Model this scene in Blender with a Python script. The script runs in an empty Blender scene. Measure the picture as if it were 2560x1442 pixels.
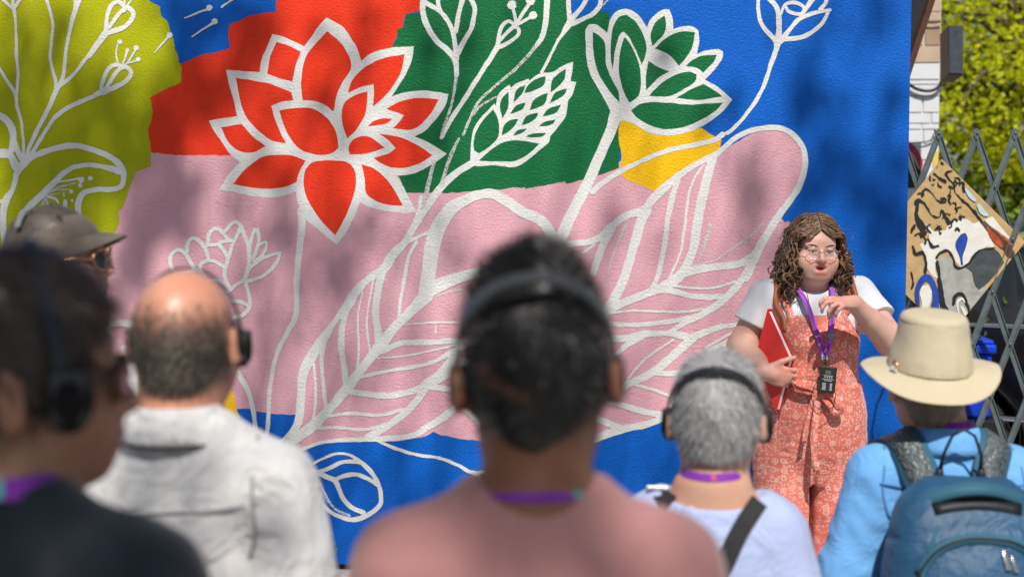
import bpy, bmesh, math, random
import numpy as np
from mathutils import Vector, Matrix
from mathutils.geometry import delaunay_2d_cdt

# ------------------------------------------------------------------ camera, sky, sun, exposure
scene = bpy.context.scene
R = math.radians
CAM = Vector((0.0, -5.85, 1.78)); PITCH = R(4.04); YAW = R(4.5); FPX = 3555.6
cd = bpy.data.cameras.new('camera'); cam = bpy.data.objects.new('camera', cd)
scene.collection.objects.link(cam); scene.camera = cam
cam.location = CAM; cam.rotation_euler = (math.pi / 2 - PITCH, 0, YAW)
cd.sensor_width = 36; cd.lens = 50; cd.clip_start = 0.05; cd.clip_end = 800
cd.dof.use_dof = True; cd.dof.focus_distance = 5.3; cd.dof.aperture_fstop = 2.5

SUN_EL, SUN_AZ = R(52), R(9)                      # azimuth from straight behind the camera, towards the right
SUN = Vector((math.sin(SUN_AZ) * math.cos(SUN_EL), -math.cos(SUN_AZ) * math.cos(SUN_EL), math.sin(SUN_EL)))
world = bpy.data.worlds.new('World'); scene.world = world; world.use_nodes = True
wn = world.node_tree.nodes; wl = world.node_tree.links; wn.clear()
wo = wn.new('ShaderNodeOutputWorld'); wb = wn.new('ShaderNodeBackground'); ws = wn.new('ShaderNodeTexSky')
ws.sky_type = 'NISHITA'; ws.sun_disc = False; ws.sun_elevation = SUN_EL
ws.sun_rotation = math.atan2(SUN.x, SUN.y)
wb.inputs['Strength'].default_value = 0.066
wl.new(ws.outputs[0], wb.inputs[0]); wl.new(wb.outputs[0], wo.inputs[0])
sd = bpy.data.lights.new('sun', 'SUN'); sun = bpy.data.objects.new('sun', sd)
scene.collection.objects.link(sun)
sd.energy = 5.0; sd.angle = R(0.53); sd.color = (1.0, 0.95, 0.87)
sun.rotation_euler = (-SUN).to_track_quat('-Z', 'Y').to_euler(); sun.location = (0, -6, 20)
vs = scene.view_settings
vs.view_transform = 'Standard'; vs.look = 'None'; vs.gamma = 1; vs.use_curve_mapping = False; vs.exposure = 0.04
scene.cycles.use_denoising = True
scene.cycles.max_bounces = 8; scene.cycles.transparent_max_bounces = 16

CROT = cam.rotation_euler.to_matrix()
def ray(px, py):
    return CROT @ Vector(((px - 1280) / FPX, -(py - 721) / FPX, -1.0))
def at_y(px, py, Y):                             # where the sight line meets the plane y = Y
    r = ray(px, py); return CAM + r * ((Y - CAM.y) / r.y)
def at_d(px, py, d):                             # point at camera depth d
    return CAM + ray(px, py) * d

# ------------------------------------------------------------------ helpers
COL = scene.collection.objects
rnd = random.Random(7)
nrs = np.random.RandomState(11)
def link(name, me, mat=None, parent=None, smooth=False):
    o = bpy.data.objects.new(name, me); COL.link(o)
    if mat is not None:
        for m in (mat if isinstance(mat, (list, tuple)) else [mat]): me.materials.append(m)
    if smooth and len(me.polygons):
        me.polygons.foreach_set('use_smooth', np.ones(len(me.polygons), dtype=bool)); me.update()
    if parent is not None: o.parent = parent
    return o
def mesh_np(name, V, F):
    me = bpy.data.meshes.new(name)
    me.from_pydata([tuple(map(float, v)) for v in V], [], [tuple(map(int, f)) for f in F]); me.update()
    return me
def mesh_fast(name, V, Q):
    """quads or triangles of one size, from numpy arrays"""
    V = np.ascontiguousarray(V, dtype=np.float32); Q = np.ascontiguousarray(Q, dtype=np.int32)
    me = bpy.data.meshes.new(name); n = Q.shape[1]
    me.vertices.add(len(V)); me.vertices.foreach_set('co', V.ravel())
    me.loops.add(Q.size); me.loops.foreach_set('vertex_index', Q.ravel())
    me.polygons.add(len(Q)); me.polygons.foreach_set('loop_start', np.arange(0, Q.size, n, dtype=np.int32))
    me.update(calc_edges=True); me.validate()
    return me
def tag(o, label=None, cat=None, group=None, kind=None):
    if label: o['label'] = label
    if cat: o['category'] = cat
    if group: o['group'] = group
    if kind: o['kind'] = kind
    return o
def empty(name, loc=(0, 0, 0), rz=0.0):
    o = bpy.data.objects.new(name, None); COL.link(o); o.location = loc; o.rotation_euler = (0, 0, rz)
    o.empty_display_size = 0.1
    return o
class MB:
    """collects simple solids, builds one mesh"""
    def __init__(s): s.v = []; s.f = []
    def add(s, V, F):
        b = len(s.v); s.v += [tuple(v) for v in V]; s.f += [tuple(i + b for i in f) for f in F]
    def box(s, c, h, M=None, bev=0.0):
        bm = bmesh.new(); bmesh.ops.create_cube(bm, size=2.0)
        for v in bm.verts: v.co = Vector((v.co.x * h[0], v.co.y * h[1], v.co.z * h[2]))
        if bev > 0: bmesh.ops.bevel(bm, geom=bm.edges[:], offset=bev, segments=2, affect='EDGES', profile=0.6)
        bm.verts.index_update()
        T = Matrix.Translation(c) @ (M.to_4x4() if M is not None else Matrix.Identity(4))
        s.add([T @ v.co for v in bm.verts], [[v.index for v in f.verts] for f in bm.faces]); bm.free()
    def tube(s, pts, rad, n=8, flat=1.0, up=(0, 0, 1), closed=False):
        """swept tube; rad number or list; flat scales the axis along 'up'"""
        pts = [Vector(p) for p in pts]; m = len(pts)
        rad = rad if isinstance(rad, (list, tuple)) else [rad] * m
        V = []; upv = Vector(up)
        for i, p in enumerate(pts):
            a = pts[(i - 1) % m] if closed or i > 0 else p
            b = pts[(i + 1) % m] if closed or i < m - 1 else p
            t = (b - a).normalized() if (b - a).length > 1e-9 else Vector((0, 0, 1))
            u = upv - t * upv.dot(t)
            if u.length < 1e-4: u = t.orthogonal()
            u.normalize(); w = t.cross(u)
            for k in range(n):
                an = 2 * math.pi * k / n
                V.append(p + u * (math.cos(an) * rad[i] * flat) + w * (math.sin(an) * rad[i]))
        F = []
        for i in range(m if closed else m - 1):
            j = (i + 1) % m
            for k in range(n):
                F.append((i * n + k, i * n + (k + 1) % n, j * n + (k + 1) % n, j * n + k))
        if not closed: F += [tuple(range(n))[::-1], tuple((m - 1) * n + k for k in range(n))]
        s.add(V, F)
    def lathe(s, prof, n=32, M=None, warp=None):
        V = []
        for r, z in prof:
            for k in range(n):
                a = 2 * math.pi * k / n
                p = Vector((r * math.cos(a), r * math.sin(a), z))
                if warp: p = warp(p, a, r, z)
                V.append(M @ p if M is not None else p)
        F = [(i * n + k, i * n + (k + 1) % n, (i + 1) * n + (k + 1) % n, (i + 1) * n + k)
             for i in range(len(prof) - 1) for k in range(n)]
        s.add(V, F)
    def ribbon(s, pts, nrm, w, th):
        """flat strap: pts centre line, nrm outward normals, width w (number or list), thickness th"""
        pts = [Vector(p) for p in pts]; m = len(pts)
        w = w if isinstance(w, (list, tuple)) else [w] * m
        nrm = [Vector(q).normalized() for q in (nrm if isinstance(nrm, list) else [nrm] * m)]
        V = []
        for i, p in enumerate(pts):
            t = (pts[min(i + 1, m - 1)] - pts[max(i - 1, 0)]).normalized()
            sd_ = t.cross(nrm[i]).normalized() * (w[i] / 2); nn = nrm[i] * (th / 2)
            V += [p - sd_ - nn, p + sd_ - nn, p + sd_ + nn, p - sd_ + nn]
        F = [(i * 4 + k, i * 4 + (k + 1) % 4, i * 4 + 4 + (k + 1) % 4, i * 4 + 4 + k) for i in range(m - 1) for k in range(4)]
        F += [(3, 2, 1, 0), tuple((m - 1) * 4 + k for k in range(4))]
        s.add(V, F)
    def build(s, name, mat, parent=None, smooth=False):
        me = mesh_np(name, s.v, s.f)
        bm = bmesh.new(); bm.from_mesh(me); bmesh.ops.recalc_face_normals(bm, faces=bm.faces[:]); bm.to_mesh(me); bm.free()
        return link(name, me, mat, parent, smooth)
def spline(pts, step=None, n=8, closed=False):
    """Catmull-Rom through points (any dimension, numpy out)"""
    P = [np.array(p, dtype=float) for p in pts]; m = len(P); out = []
    if m < 3 and not closed:
        return np.array([P[0] + (P[1] - P[0]) * k / n for k in range(n + 1)])
    for i in range(m if closed else m - 1):
        p1, p2 = P[i], P[(i + 1) % m]
        p0 = P[(i - 1) % m] if closed or i > 0 else 2 * p1 - p2
        p3 = P[(i + 2) % m] if closed or i + 2 < m else 2 * p2 - p1
        k = n if step is None else max(1, int(np.linalg.norm((p2 - p1)[:2]) / step))
        for j in range(k):
            t = j / k
            out.append(0.5 * (2 * p1 + (p2 - p0) * t + (2 * p0 - 5 * p1 + 4 * p2 - p3) * t * t + (3 * p1 - p0 - 3 * p2 + p3) * t ** 3))
    if not closed: out.append(P[-1])
    return np.array(out)

# ------------------------------------------------------------------ materials
def srgb(r, g, b):
    f = lambda c: c / 12.92 if c <= 0.04045 else ((c + 0.055) / 1.055) ** 2.4
    return (f(r / 255), f(g / 255), f(b / 255), 1)
class NT:
    def __init__(s, name):
        s.m = bpy.data.materials.new(name); s.m.use_nodes = True
        s.n = s.m.node_tree.nodes; s.l = s.m.node_tree.links
        s.b = s.n['Principled BSDF']; s.out = s.n['Material Output']
    def new(s, t, **kw):
        n = s.n.new('ShaderNode' + t)
        for k, v in kw.items():
            if k.startswith('_'): setattr(n, k[1:], v)
            else: n.inputs[k.replace('_', ' ')].default_value = v
        return n
    def link(s, a, b): s.l.new(a, b)
    def coord(s, kind='Object', scale=None):
        c = s.new('TexCoord')
        if scale is None: return c.outputs[kind]
        mp = s.new('Mapping'); mp.inputs['Scale'].default_value = scale
        s.link(c.outputs[kind], mp.inputs['Vector']); return mp.outputs[0]
    def noise(s, vec, scale, detail=4.0, rough=0.55, dist=0.0):
        n = s.new('TexNoise', Scale=scale, Detail=detail, Roughness=rough, Distortion=dist); s.link(vec, n.inputs['Vector']); return n.outputs[0]
    def ramp(s, fac, stops):
        r = s.new('ValToRGB'); e = r.color_ramp.elements
        while len(e) < len(stops): e.new(0.5)
        for i, (p, c) in enumerate(stops): e[i].position = p; e[i].color = c if len(c) == 4 else (*c, 1)
        s.link(fac, r.inputs[0]); return r.outputs[0]
    def mix(s, fac, a, b, blend='MIX'):
        n = s.new('Mix', _data_type='RGBA', _blend_type=blend)
        for sock, v in ((n.inputs[0], fac), (n.inputs[6], a), (n.inputs[7], b)):
            if hasattr(v, 'links'): s.link(v, sock)
            else: sock.default_value = v
        return n.outputs[2]
    def math(s, op, a, b=0.0, c=0.0):
        n = s.new('Math', _operation=op)
        for i, v in enumerate((a, b, c)):
            if hasattr(v, 'links'): s.link(v, n.inputs[i])
            else: n.inputs[i].default_value = v
        return n.outputs[0]
    def bump(s, h, strength=0.5, dist=0.01):
        n = s.new('Bump', Strength=strength, Distance=dist); s.link(h, n.inputs['Height'])
        s.link(n.outputs[0], s.b.inputs['Normal']); return n
    def set(s, **kw):
        for k, v in kw.items():
            sock = s.b.inputs[k.replace('_', ' ')]
            if hasattr(v, 'links'): s.link(v, sock)
            else: sock.default_value = v
        return s
def var_mat(name, col, amount=0.12, scale=6.0, rough=0.75, bump=0.0, bscale=200.0, bdist=0.002, spec=0.3, metal=0.0, coord='Object', hue=None):
    """plain colour with mottling and fine relief"""
    t = NT(name); c = t.coord(coord)
    f = t.noise(c, scale, 5.0, 0.6)
    lo = tuple(x * (1 - amount) for x in col[:3]) + (1,); hi = tuple(min(1, x * (1 + amount)) for x in col[:3]) + (1,)
    if hue: hi = (*hue[:3], 1)
    t.set(Base_Color=t.ramp(f, [(0.3, lo), (0.7, hi)]), Roughness=rough, Metallic=metal)
    t.b.inputs['Specular IOR Level'].default_value = spec
    if bump: t.bump(t.noise(c, bscale, 3.0), bump, bdist)
    return t.m
STUCCO_BUMP = []
def paint_mat(name, col, dry=0.0, rough=0.62, sparkle=False):
    """wall paint over orange-peel render; world coordinates so the relief runs on under every colour"""
    t = NT(name); g = t.new('NewGeometry').outputs['Position']
    big = t.noise(g, 3.0, 4.0, 0.6); mid = t.noise(g, 22.0, 4.0, 0.65)
    lo = tuple(x * 0.90 for x in col[:3]) + (1,); hi = tuple(min(1, x * 1.07) for x in col[:3]) + (1,)
    c = t.ramp(big, [(0.3, lo), (0.7, hi)])
    c = t.mix(t.math('MULTIPLY', mid, 0.30), c, tuple(x * 0.80 for x in col[:3]) + (1,))
    h1 = t.noise(g, 105.0, 3.0, 0.55, 0.35); h2 = t.noise(g, 190.0, 2.0, 0.5)
    h = t.math('ADD', t.math('MULTIPLY', h1, 1.0), t.math('MULTIPLY', h2, 0.35))
    h = t.math('MULTIPLY', h, t.math('ADD', 0.45, t.math('MULTIPLY', t.noise(g, 5.0, 3.0, .6), 1.1)))
    # a few deeper nicks, as in hand-trowelled render
    nk = t.new('TexVoronoi', Scale=26.0, _feature='DISTANCE_TO_EDGE'); mp = t.new('Mapping'); mp.inputs['Scale'].default_value = (0.5, 1, 1.4)
    t.link(g, mp.inputs['Vector']); t.link(mp.outputs[0], nk.inputs['Vector'])
    crack = t.math('MULTIPLY', t.math('LESS_THAN', nk.outputs[0], 0.035), t.math('GREATER_THAN', t.noise(g, 9.0, 2.0), 0.58))
    h = t.math('SUBTRACT', h, t.math('MULTIPLY', crack, 0.25))
    t.set(Base_Color=c, Roughness=rough); t.b.inputs['Specular IOR Level'].default_value = 0.18
    t.bump(h, 0.9, 0.0048)
    if dry > 0:                                  # thin, dragged brush strokes: the colour below shows through
        a = t.noise(g, 190.0, 4.0, 0.75, 0.4)
        f = t.math('GREATER_THAN', a, dry)
        f = t.math('MULTIPLY', f, 0.85)
        t.set(Alpha=f)
    return t.m
WHITE = srgb(232, 230, 224)
PM = dict(
    blue=paint_mat('paint_blue', (0.001, 0.112, 0.53), rough=0.55),
    pink=paint_mat('paint_pink', (0.72, 0.385, 0.45)),
    red=paint_mat('paint_red', (0.80, 0.040, 0.012)),
    green=paint_mat('paint_green', (0.005, 0.140, 0.044), rough=0.45),
    lime=paint_mat('paint_lime', (0.40, 0.42, 0.003)),
    yellow=paint_mat('paint_yellow', (0.86, 0.50, 0.006)),
    white=paint_mat('paint_white', (0.74, 0.735, 0.72)),
    dry=paint_mat('paint_white_dry', (0.72, 0.71, 0.68), dry=0.455),
)
# ------------------------------------------------------------------ the mural wall
def K(ox, oy, s):
    return lambda pts: [(ox + p[0] * s, oy + p[1] * s) + ((p[2] * s,) if len(p) > 2 else ()) for p in pts]
K0 = K(0, 0, 1.0); K1 = K(0, 0, .4438); K2 = K(500, 0, .4438); K3 = K(980, 0, .3883); K4 = K(1420, 0, .4438)
K6 = K(400, 500, .4438); K7 = K(640, 500, .4438); K8 = K(1400, 500, .4161); K9 = K(500, 1000, .3052)
K10 = K(0, 340, .1942); K11 = K(0, 0, .2775); K12 = K(1440, 560, .3052); K13 = K(1820, 0, .2358)
K14 = K(400, 530, .2011); K15 = K(1000, 0, .2358); KA = K(900, 540, .6242)
wall = empty('mural_wall', (0, 0, 0))
tag(wall, 'rendered wall painted with white-outlined flowers and leaves on blue, pink, red, green patches', 'wall')
LAYER = [0]
def union2d(faces2d):
    V = []; F = []
    for f in faces2d:
        ar = sum(f[i][0] * f[(i + 1) % len(f)][1] - f[(i + 1) % len(f)][0] * f[i][1] for i in range(len(f)))
        if ar < 0: f = f[::-1]
        F.append(list(range(len(V), len(V) + len(f)))); V += [Vector((float(p[0]), float(p[1]))) for p in f]
    v, e, fs, ov, oe, of = delaunay_2d_cdt(V, [], F, 0, 1e-3, True)
    def inside(x, y, q):
        c = False; j = len(q) - 1
        for i in range(len(q)):
            if (q[i][1] > y) != (q[j][1] > y) and x < (q[j][0] - q[i][0]) * (y - q[i][1]) / (q[j][1] - q[i][1] + 1e-12) + q[i][0]: c = not c
            j = i
        return c
    keep = []
    for f, o in zip(fs, of):
        if not len(o): continue
        cx = sum(v[i].x for i in f) / len(f); cy = sum(v[i].y for i in f) / len(f)
        if any(inside(cx, cy, [V[i] for i in F[k]]) for k in o): keep.append(f)
    return v, keep
def flat_mesh(name, faces2d, mat, parent, layer=None):
    """union of flat polygons given in photo pixels, laid on the wall as a coat of paint"""
    v, keep = union2d(faces2d)
    if layer is None: LAYER[0] += 1; layer = LAYER[0]
    y = -0.00009 * layer - 0.0002
    W = [at_y(p.x, p.y, 0.0) for p in v]
    me = mesh_np(name, [(w.x, y, w.z) for w in W], keep)
    bm = bmesh.new(); bm.from_mesh(me)
    for g in list(bm.faces):
        if g.normal.y > 0: g.normal_flip()
    bmesh.ops.delete(bm, geom=[q for q in bm.verts if not q.link_faces], context='VERTS')
    bm.to_mesh(me); bm.free()
    return link(name, me, mat, parent)
def smooth_noise(n, corr):
    a = nrs.randn(n + 4 * corr + 2); k = np.hanning(2 * corr + 3); k /= math.sqrt((k ** 2).sum())
    return np.convolve(a, k, 'same')[2 * corr:2 * corr + n]
def stroke(pts, w=None, jit=0.7, step=5.0):
    """brush stroke: list of quads along a spline"""
    pts = [p if len(p) > 2 else (p[0], p[1], w) for p in pts]
    C = spline(pts, step=step)
    if len(C) < 2: return []
    T = np.gradient(C[:, :2], axis=0); T /= np.maximum(np.linalg.norm(T, axis=1), 1e-6)[:, None]
    N = np.stack([-T[:, 1], T[:, 0]], 1); n = len(C)
    wl_ = C[:, 2] / 2 + smooth_noise(n, 2) * jit * .6; wr = C[:, 2] / 2 + smooth_noise(n, 2) * jit * .6
    wl_ = np.maximum(wl_, .8); wr = np.maximum(wr, .8)
    L = C[:, :2] + N * wl_[:, None]; Q = C[:, :2] - N * wr[:, None]
    out = [[L[i], L[i + 1], Q[i + 1], Q[i]] for i in range(n - 1)]
    for c, r in ((C[0], C[0, 2] / 2), (C[-1], C[-1, 2] / 2)):
        if r > 2.0: out.append(disc(c[:2], r * .96, 10))
    return out
def disc(c, r, n=14, jit=0.05):
    return [(c[0] + r * (1 + jit * nrs.randn()) * math.cos(2 * math.pi * k / n), c[1] + r * (1 + jit * nrs.randn()) * math.sin(2 * math.pi * k / n)) for k in range(n)]
def outline(pts, jit=0.6, corner=48, step=6.0):
    """closed outline: smooth where it bends gently, sharp where it turns hard"""
    P = [np.array(p[:2], dtype=float) for p in pts]; m = len(P); cs = []
    for i in range(m):
        a = P[i] - P[i - 1]; b = P[(i + 1) % m] - P[i]
        c = np.dot(a, b) / (np.linalg.norm(a) * np.linalg.norm(b) + 1e-9)
        if math.degrees(math.acos(max(-1, min(1, c)))) > corner: cs.append(i)
    if not cs: out = spline(P, step=step, closed=True)
    else:
        out = []
        for a, b in zip(cs, cs[1:] + [cs[0] + m]):
            seg = [P[i % m] for i in range(a, b + 1)]
            s_ = spline(seg, step=step) if len(seg) > 2 else np.array([seg[0] + (seg[1] - seg[0]) * t for t in np.linspace(0, 1, max(2, int(np.linalg.norm(seg[1] - seg[0]) / step)))])
            out += list(s_[:-1])
        out = np.array(out)
    n = len(out)
    out = out + np.stack([smooth_noise(n, 1), smooth_noise(n, 1)], 1) * jit * .6
    return [tuple(p) for p in out]

# the slab itself: front face in the plane y = 0, its right end at the corner, reaching past the frame on the left and top
edge = at_y(2266, 700, 0.0)
WX0, WX1, WZ0, WZ1 = -4.2, edge.x, at_y(880, 1411, 0).z, 3.6
mb = MB(); mb.box(((WX0 + WX1) / 2, 0.14, (WZ0 + WZ1) / 2), ((WX1 - WX0) / 2, 0.14, (WZ1 - WZ0) / 2), bev=0.006)
slab = mb.build('wall_slab', PM['blue'], wall)
conc = var_mat('concrete', (0.42, 0.40, 0.36), 0.18, 5.0, 0.9, 0.5, 60.0, 0.006)
conc_dark = var_mat('dark_concrete', (0.045, 0.040, 0.034), 0.3, 12.0, 0.9, 0.6, 60.0, 0.01)  # much darker concrete for the thin strip under the slab
mb = MB(); mb.box(((WX0 + WX1) / 2, 0.155, WZ0 - 0.014), ((WX1 - WX0) / 2 - .01, 0.125, 0.0165)); mb.build('base_joint', conc_dark, wall)
mb = MB(); mb.box(((WX0 + WX1) / 2, 0.02, (WZ0 - 0.026) / 2), ((WX1 - WX0) / 2 + .02, 0.27, (WZ0 - 0.026) / 2), bev=0.012); mb.build('footing', conc, wall)

# colour patches
def patch(name, pts, mat, jit=1.6, corner=30):
    return flat_mesh(name, [outline(pts, jit, corner)], PM[mat], wall)
patch('pink_patch', K0([(330, 300), (700, 320), (1100, 400), (1450, 430), (1560, 400), (1640, 470), (1700, 440), (1760, 405), (1800, 385), (1850, 350), (1900, 326), (1960, 324),
      (2000, 350), (2014, 395), (2008, 440), (1985, 490), (1953, 545), (1962, 556), (1972, 553), (1984, 563), (2000, 640), (1995, 800), (1960, 1000), (1893, 1023),
      (1760, 1034), (1665, 1045), (1575, 1074), (1500, 1092), (1400, 1108), (1235, 1103), (1170, 1098), (1110, 1088), (1085, 1078), (1060, 1090), (1000, 1098), (860, 1102), (780, 1112),
      (700, 1142), (680, 1136), (730, 1080), (745, 1035), (711, 1036), (670, 1032), (635, 1026), (595, 1021), (150, 1030), (60, 900), (60, 700), (200, 600)]), 'pink', 1.2)
patch('red_patch', K2([(428, -60), (425, 65), (350, 78), (280, 92), (165, 140), (166, 210), (172, 275), (90, 292), (0, 315), (-110, 365), (-112, 460), (-330, 560), (-330, 862), (-277, 860), (-150, 872), (163, 876),
      (400, 870), (800, 800), (1000, 640), (1085, 500), (1085, 272), (1092, 238), (1108, 214), (1108, 176), (1145, 152), (1158, 82), (1240, 66), (1246, -60)]), 'red')
patch('green_patch', K0([(1052, -40), (1052, 30), (1014, 36), (1010, 68), (993, 76), (993, 94), (984, 106), (980, 130), (960, 300), (985, 420), (1003, 452), (1008, 483), (1060, 482), (1147, 481), (1248, 474), (1310, 467), (1313, 474),
      (1411, 453), (1415, 459), (1489, 441), (1549, 420), (1549, 300), (1600, 220), (1570, 120), (1533, 58), (1523, 52), (1521, 30), (1498, 27), (1470, 40), (1426, 47), (1424, -40)]), 'green')
patch('lime_patch', K1([(-200, -100), (828, -100), (832, 0), (865, 25), (902, 38), (908, 92), (945, 122), (958, 168), (975, 220), (985, 270), (1000, 310), (1008, 350), (1022, 380), (1018, 465), (960, 490), (900, 520), (845, 550), (852, 600), (862, 632), (846, 690), (830, 722),
      (840, 780), (850, 862), (845, 935), (800, 958), (765, 975), (742, 1040), (702, 1140), (668, 1196), (676, 1238), (660, 1280), (640, 1330), (560, 1500), (200, 1650), (-200, 1650)]), 'lime')
patch('yellow_patch', K4([(290, 680), (330, 660), (560, 740), (750, 718), (800, 750), (835, 776), (862, 790), (856, 842), (800, 890), (700, 945), (560, 1040), (498, 1083), (430, 1050), (360, 1020), (290, 985), (300, 900), (286, 800)]), 'yellow')
patch('yellow_patch', K6([(230, 1100), (285, 1066), (340, 1030), (380, 1036), (402, 1050), (412, 1082), (430, 1170), (452, 1225), (380, 1245), (310, 1262), (240, 1200)]), 'yellow', 1.2)
patch('yellow_patch', K0([(270, 890), (346, 885), (352, 985), (300, 1000), (262, 960)]), 'yellow', 1.2)

def motif(name, strokes=(), discs=(), polys=(), label=None, mat='white'):
    fs = []
    for s in strokes: fs += stroke(s)
    for d in discs: fs.append(disc(d[:2], d[2]))
    for p in polys: fs.append(outline(p))
    o = flat_mesh(name, fs, PM[mat], wall)
    if label: o['label'] = label
    return o
def petals(parent, Kf, lists, mat):
    LAYER[0] += 1
    for q in lists: flat_mesh('petal', [outline(Kf(q), .5)], PM[mat], parent, LAYER[0])

# large red lotus
lotus = motif('painted_lotus', polys=[K2([(712, 100), (800, 150), (850, 215), (885, 275), (910, 345), (950, 310), (1010, 285), (1100, 268), (1204, 262), (1195, 330), (1170, 400), (1125, 475), (1080, 545), (1150, 522), (1230, 512), (1310, 516), (1400, 532),
    (1380, 600), (1330, 670), (1270, 735), (1210, 770), (1300, 810), (1390, 866), (1310, 925), (1230, 968), (1170, 985), (1105, 992), (1145, 1050), (1180, 1120), (1222, 1195), (1150, 1200), (1060, 1190), (980, 1175), (900, 1140), (870, 1220), (830, 1300), (770, 1378),
    (700, 1320), (650, 1280), (600, 1240), (565, 1180), (548, 1130), (540, 1075), (480, 1100), (400, 1113), (300, 1105), (200, 1085), (112, 1065), (150, 1000), (190, 950), (225, 915), (170, 870), (130, 810), (80, 740), (52, 682), (120, 668), (210, 655), (190, 570),
    (165, 480), (148, 395), (240, 402), (335, 408), (350, 330), (380, 260), (408, 193), (470, 210), (530, 235), (588, 262), (620, 220), (660, 160)])],
    strokes=[K6([(795, 60, 46), (800, 120, 42), (788, 260, 38), (772, 420, 34), (770, 540, 30), (765, 650, 30), (720, 740, 28), (660, 860, 24), (635, 960, 24), (615, 1100, 24), (612, 1220, 25), (600, 1330, 25), (578, 1430, 26)])], label='large red lotus with thick white outline')
petals(lotus, K2, [
    [(718, 178), (780, 230), (830, 300), (852, 380), (800, 470), (770, 540), (752, 630), (700, 590), (640, 570), (580, 568), (568, 470), (590, 340), (640, 260)],
    [(430, 238), (500, 258), (568, 295), (540, 370), (520, 462), (440, 440), (380, 420), (395, 320)],
    [(203, 440), (300, 455), (400, 475), (515, 520), (528, 566), (460, 575), (402, 598), (425, 680), (460, 760), (485, 808), (400, 790), (310, 720), (250, 640), (220, 540)],
    [(118, 718), (235, 700), (300, 770), (370, 825), (300, 860), (220, 850), (160, 800)],
    [(447, 622), (540, 608), (640, 615), (720, 670), (765, 740), (782, 830), (740, 865), (660, 873), (570, 845), (510, 780), (470, 700)],
    [(1152, 308), (1135, 400), (1085, 490), (1020, 565), (975, 602), (980, 530), (978, 476), (910, 490), (832, 527), (860, 450), (930, 380), (1030, 330)],
    [(943, 515), (940, 600), (925, 660), (880, 730), (830, 782), (805, 710), (798, 640), (815, 580), (870, 540)],
    [(1345, 562), (1300, 640), (1240, 705), (1180, 732), (1085, 722), (1120, 690), (1150, 650), (1100, 632), (1050, 615), (1110, 580), (1200, 555), (1280, 555)],
    [(1083, 670), (1040, 700), (945, 712), (980, 682), (1030, 668)],
    [(1043, 832), (980, 855), (900, 870), (845, 870), (835, 835), (860, 790), (910, 768), (960, 775)],
    [(1310, 874), (1240, 920), (1160, 945), (1090, 945), (1020, 920), (980, 890), (1060, 865), (1102, 835), (1060, 790), (1010, 755), (1120, 772), (1210, 810)],
    [(910, 925), (980, 950), (1050, 1010), (1100, 1080), (1145, 1158), (1060, 1155), (980, 1125), (935, 1085), (928, 1010)],
    [(605, 940), (650, 910), (740, 905), (820, 912), (865, 950), (880, 1020), (862, 1110), (820, 1220), (762, 1325), (680, 1240), (610, 1130), (585, 1050), (588, 980)],
    [(187, 1038), (260, 950), (350, 885), (440, 872), (530, 880), (595, 905), (555, 980), (545, 1025), (470, 1055), (380, 1065), (280, 1055)]], 'red')
# hop cone with overlapping scales
hop = motif('painted_hop_cone', polys=[K3([(505, 1020), (510, 920), (525, 830), (570, 760), (620, 710), (660, 668), (668, 686), (675, 640), (700, 590), (756, 548), (768, 566), (800, 540), (880, 508), (888, 520), (940, 480), (1000, 468), (1045, 462), (1090, 430), (1166, 400), (1160, 470), (1150, 525), (1187, 530),
    (1165, 600), (1135, 650), (1130, 680), (1120, 745), (1105, 770), (1060, 830), (1020, 880), (1012, 915), (960, 960), (900, 1010), (830, 1060), (770, 1078), (660, 1065), (560, 1072), (500, 1055)])],
    strokes=[K3([(150, 1450, 40), (200, 1360, 46), (250, 1290, 46), (330, 1190, 46), (420, 1110, 44), (525, 1045, 44)])])
petals(hop, K3, [
    [(652, 705), (680, 760), (690, 830), (680, 890), (620, 950), (560, 990), (530, 970), (525, 920), (540, 850), (590, 770)],
    [(560, 1035), (620, 980), (690, 930), (770, 905), (860, 910), (950, 925), (900, 975), (840, 1015), (780, 1040), (660, 1040)],
    [(748, 590), (752, 640), (745, 700), (712, 765), (695, 700), (705, 640)], [(858, 550), (840, 600), (785, 662), (790, 610), (815, 570)],
    [(990, 492), (975, 550), (900, 590), (850, 600), (880, 545), (940, 505)], [(1122, 445), (1110, 510), (1070, 560), (1020, 598), (1030, 520), (1070, 475)],
    [(1125, 570), (1110, 610), (1060, 645), (1015, 665), (1050, 600)], [(1003, 600), (985, 665), (940, 695), (885, 712), (910, 650), (960, 615)],
    [(860, 660), (845, 700), (800, 725), (760, 735), (790, 690), (820, 670)], [(1090, 675), (1060, 725), (1010, 745), (970, 752), (1000, 705), (1050, 685)],
    [(942, 725), (925, 765), (880, 795), (835, 805), (860, 755), (900, 735)], [(815, 765), (790, 810), (750, 850), (705, 872), (720, 810), (760, 775)],
    [(1055, 770), (1040, 795), (1000, 812), (945, 815), (985, 785)], [(870, 828), (850, 850), (810, 868), (780, 875), (810, 840)], [(995, 855), (970, 880), (910, 885), (862, 882), (900, 862)]], 'green')
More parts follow.
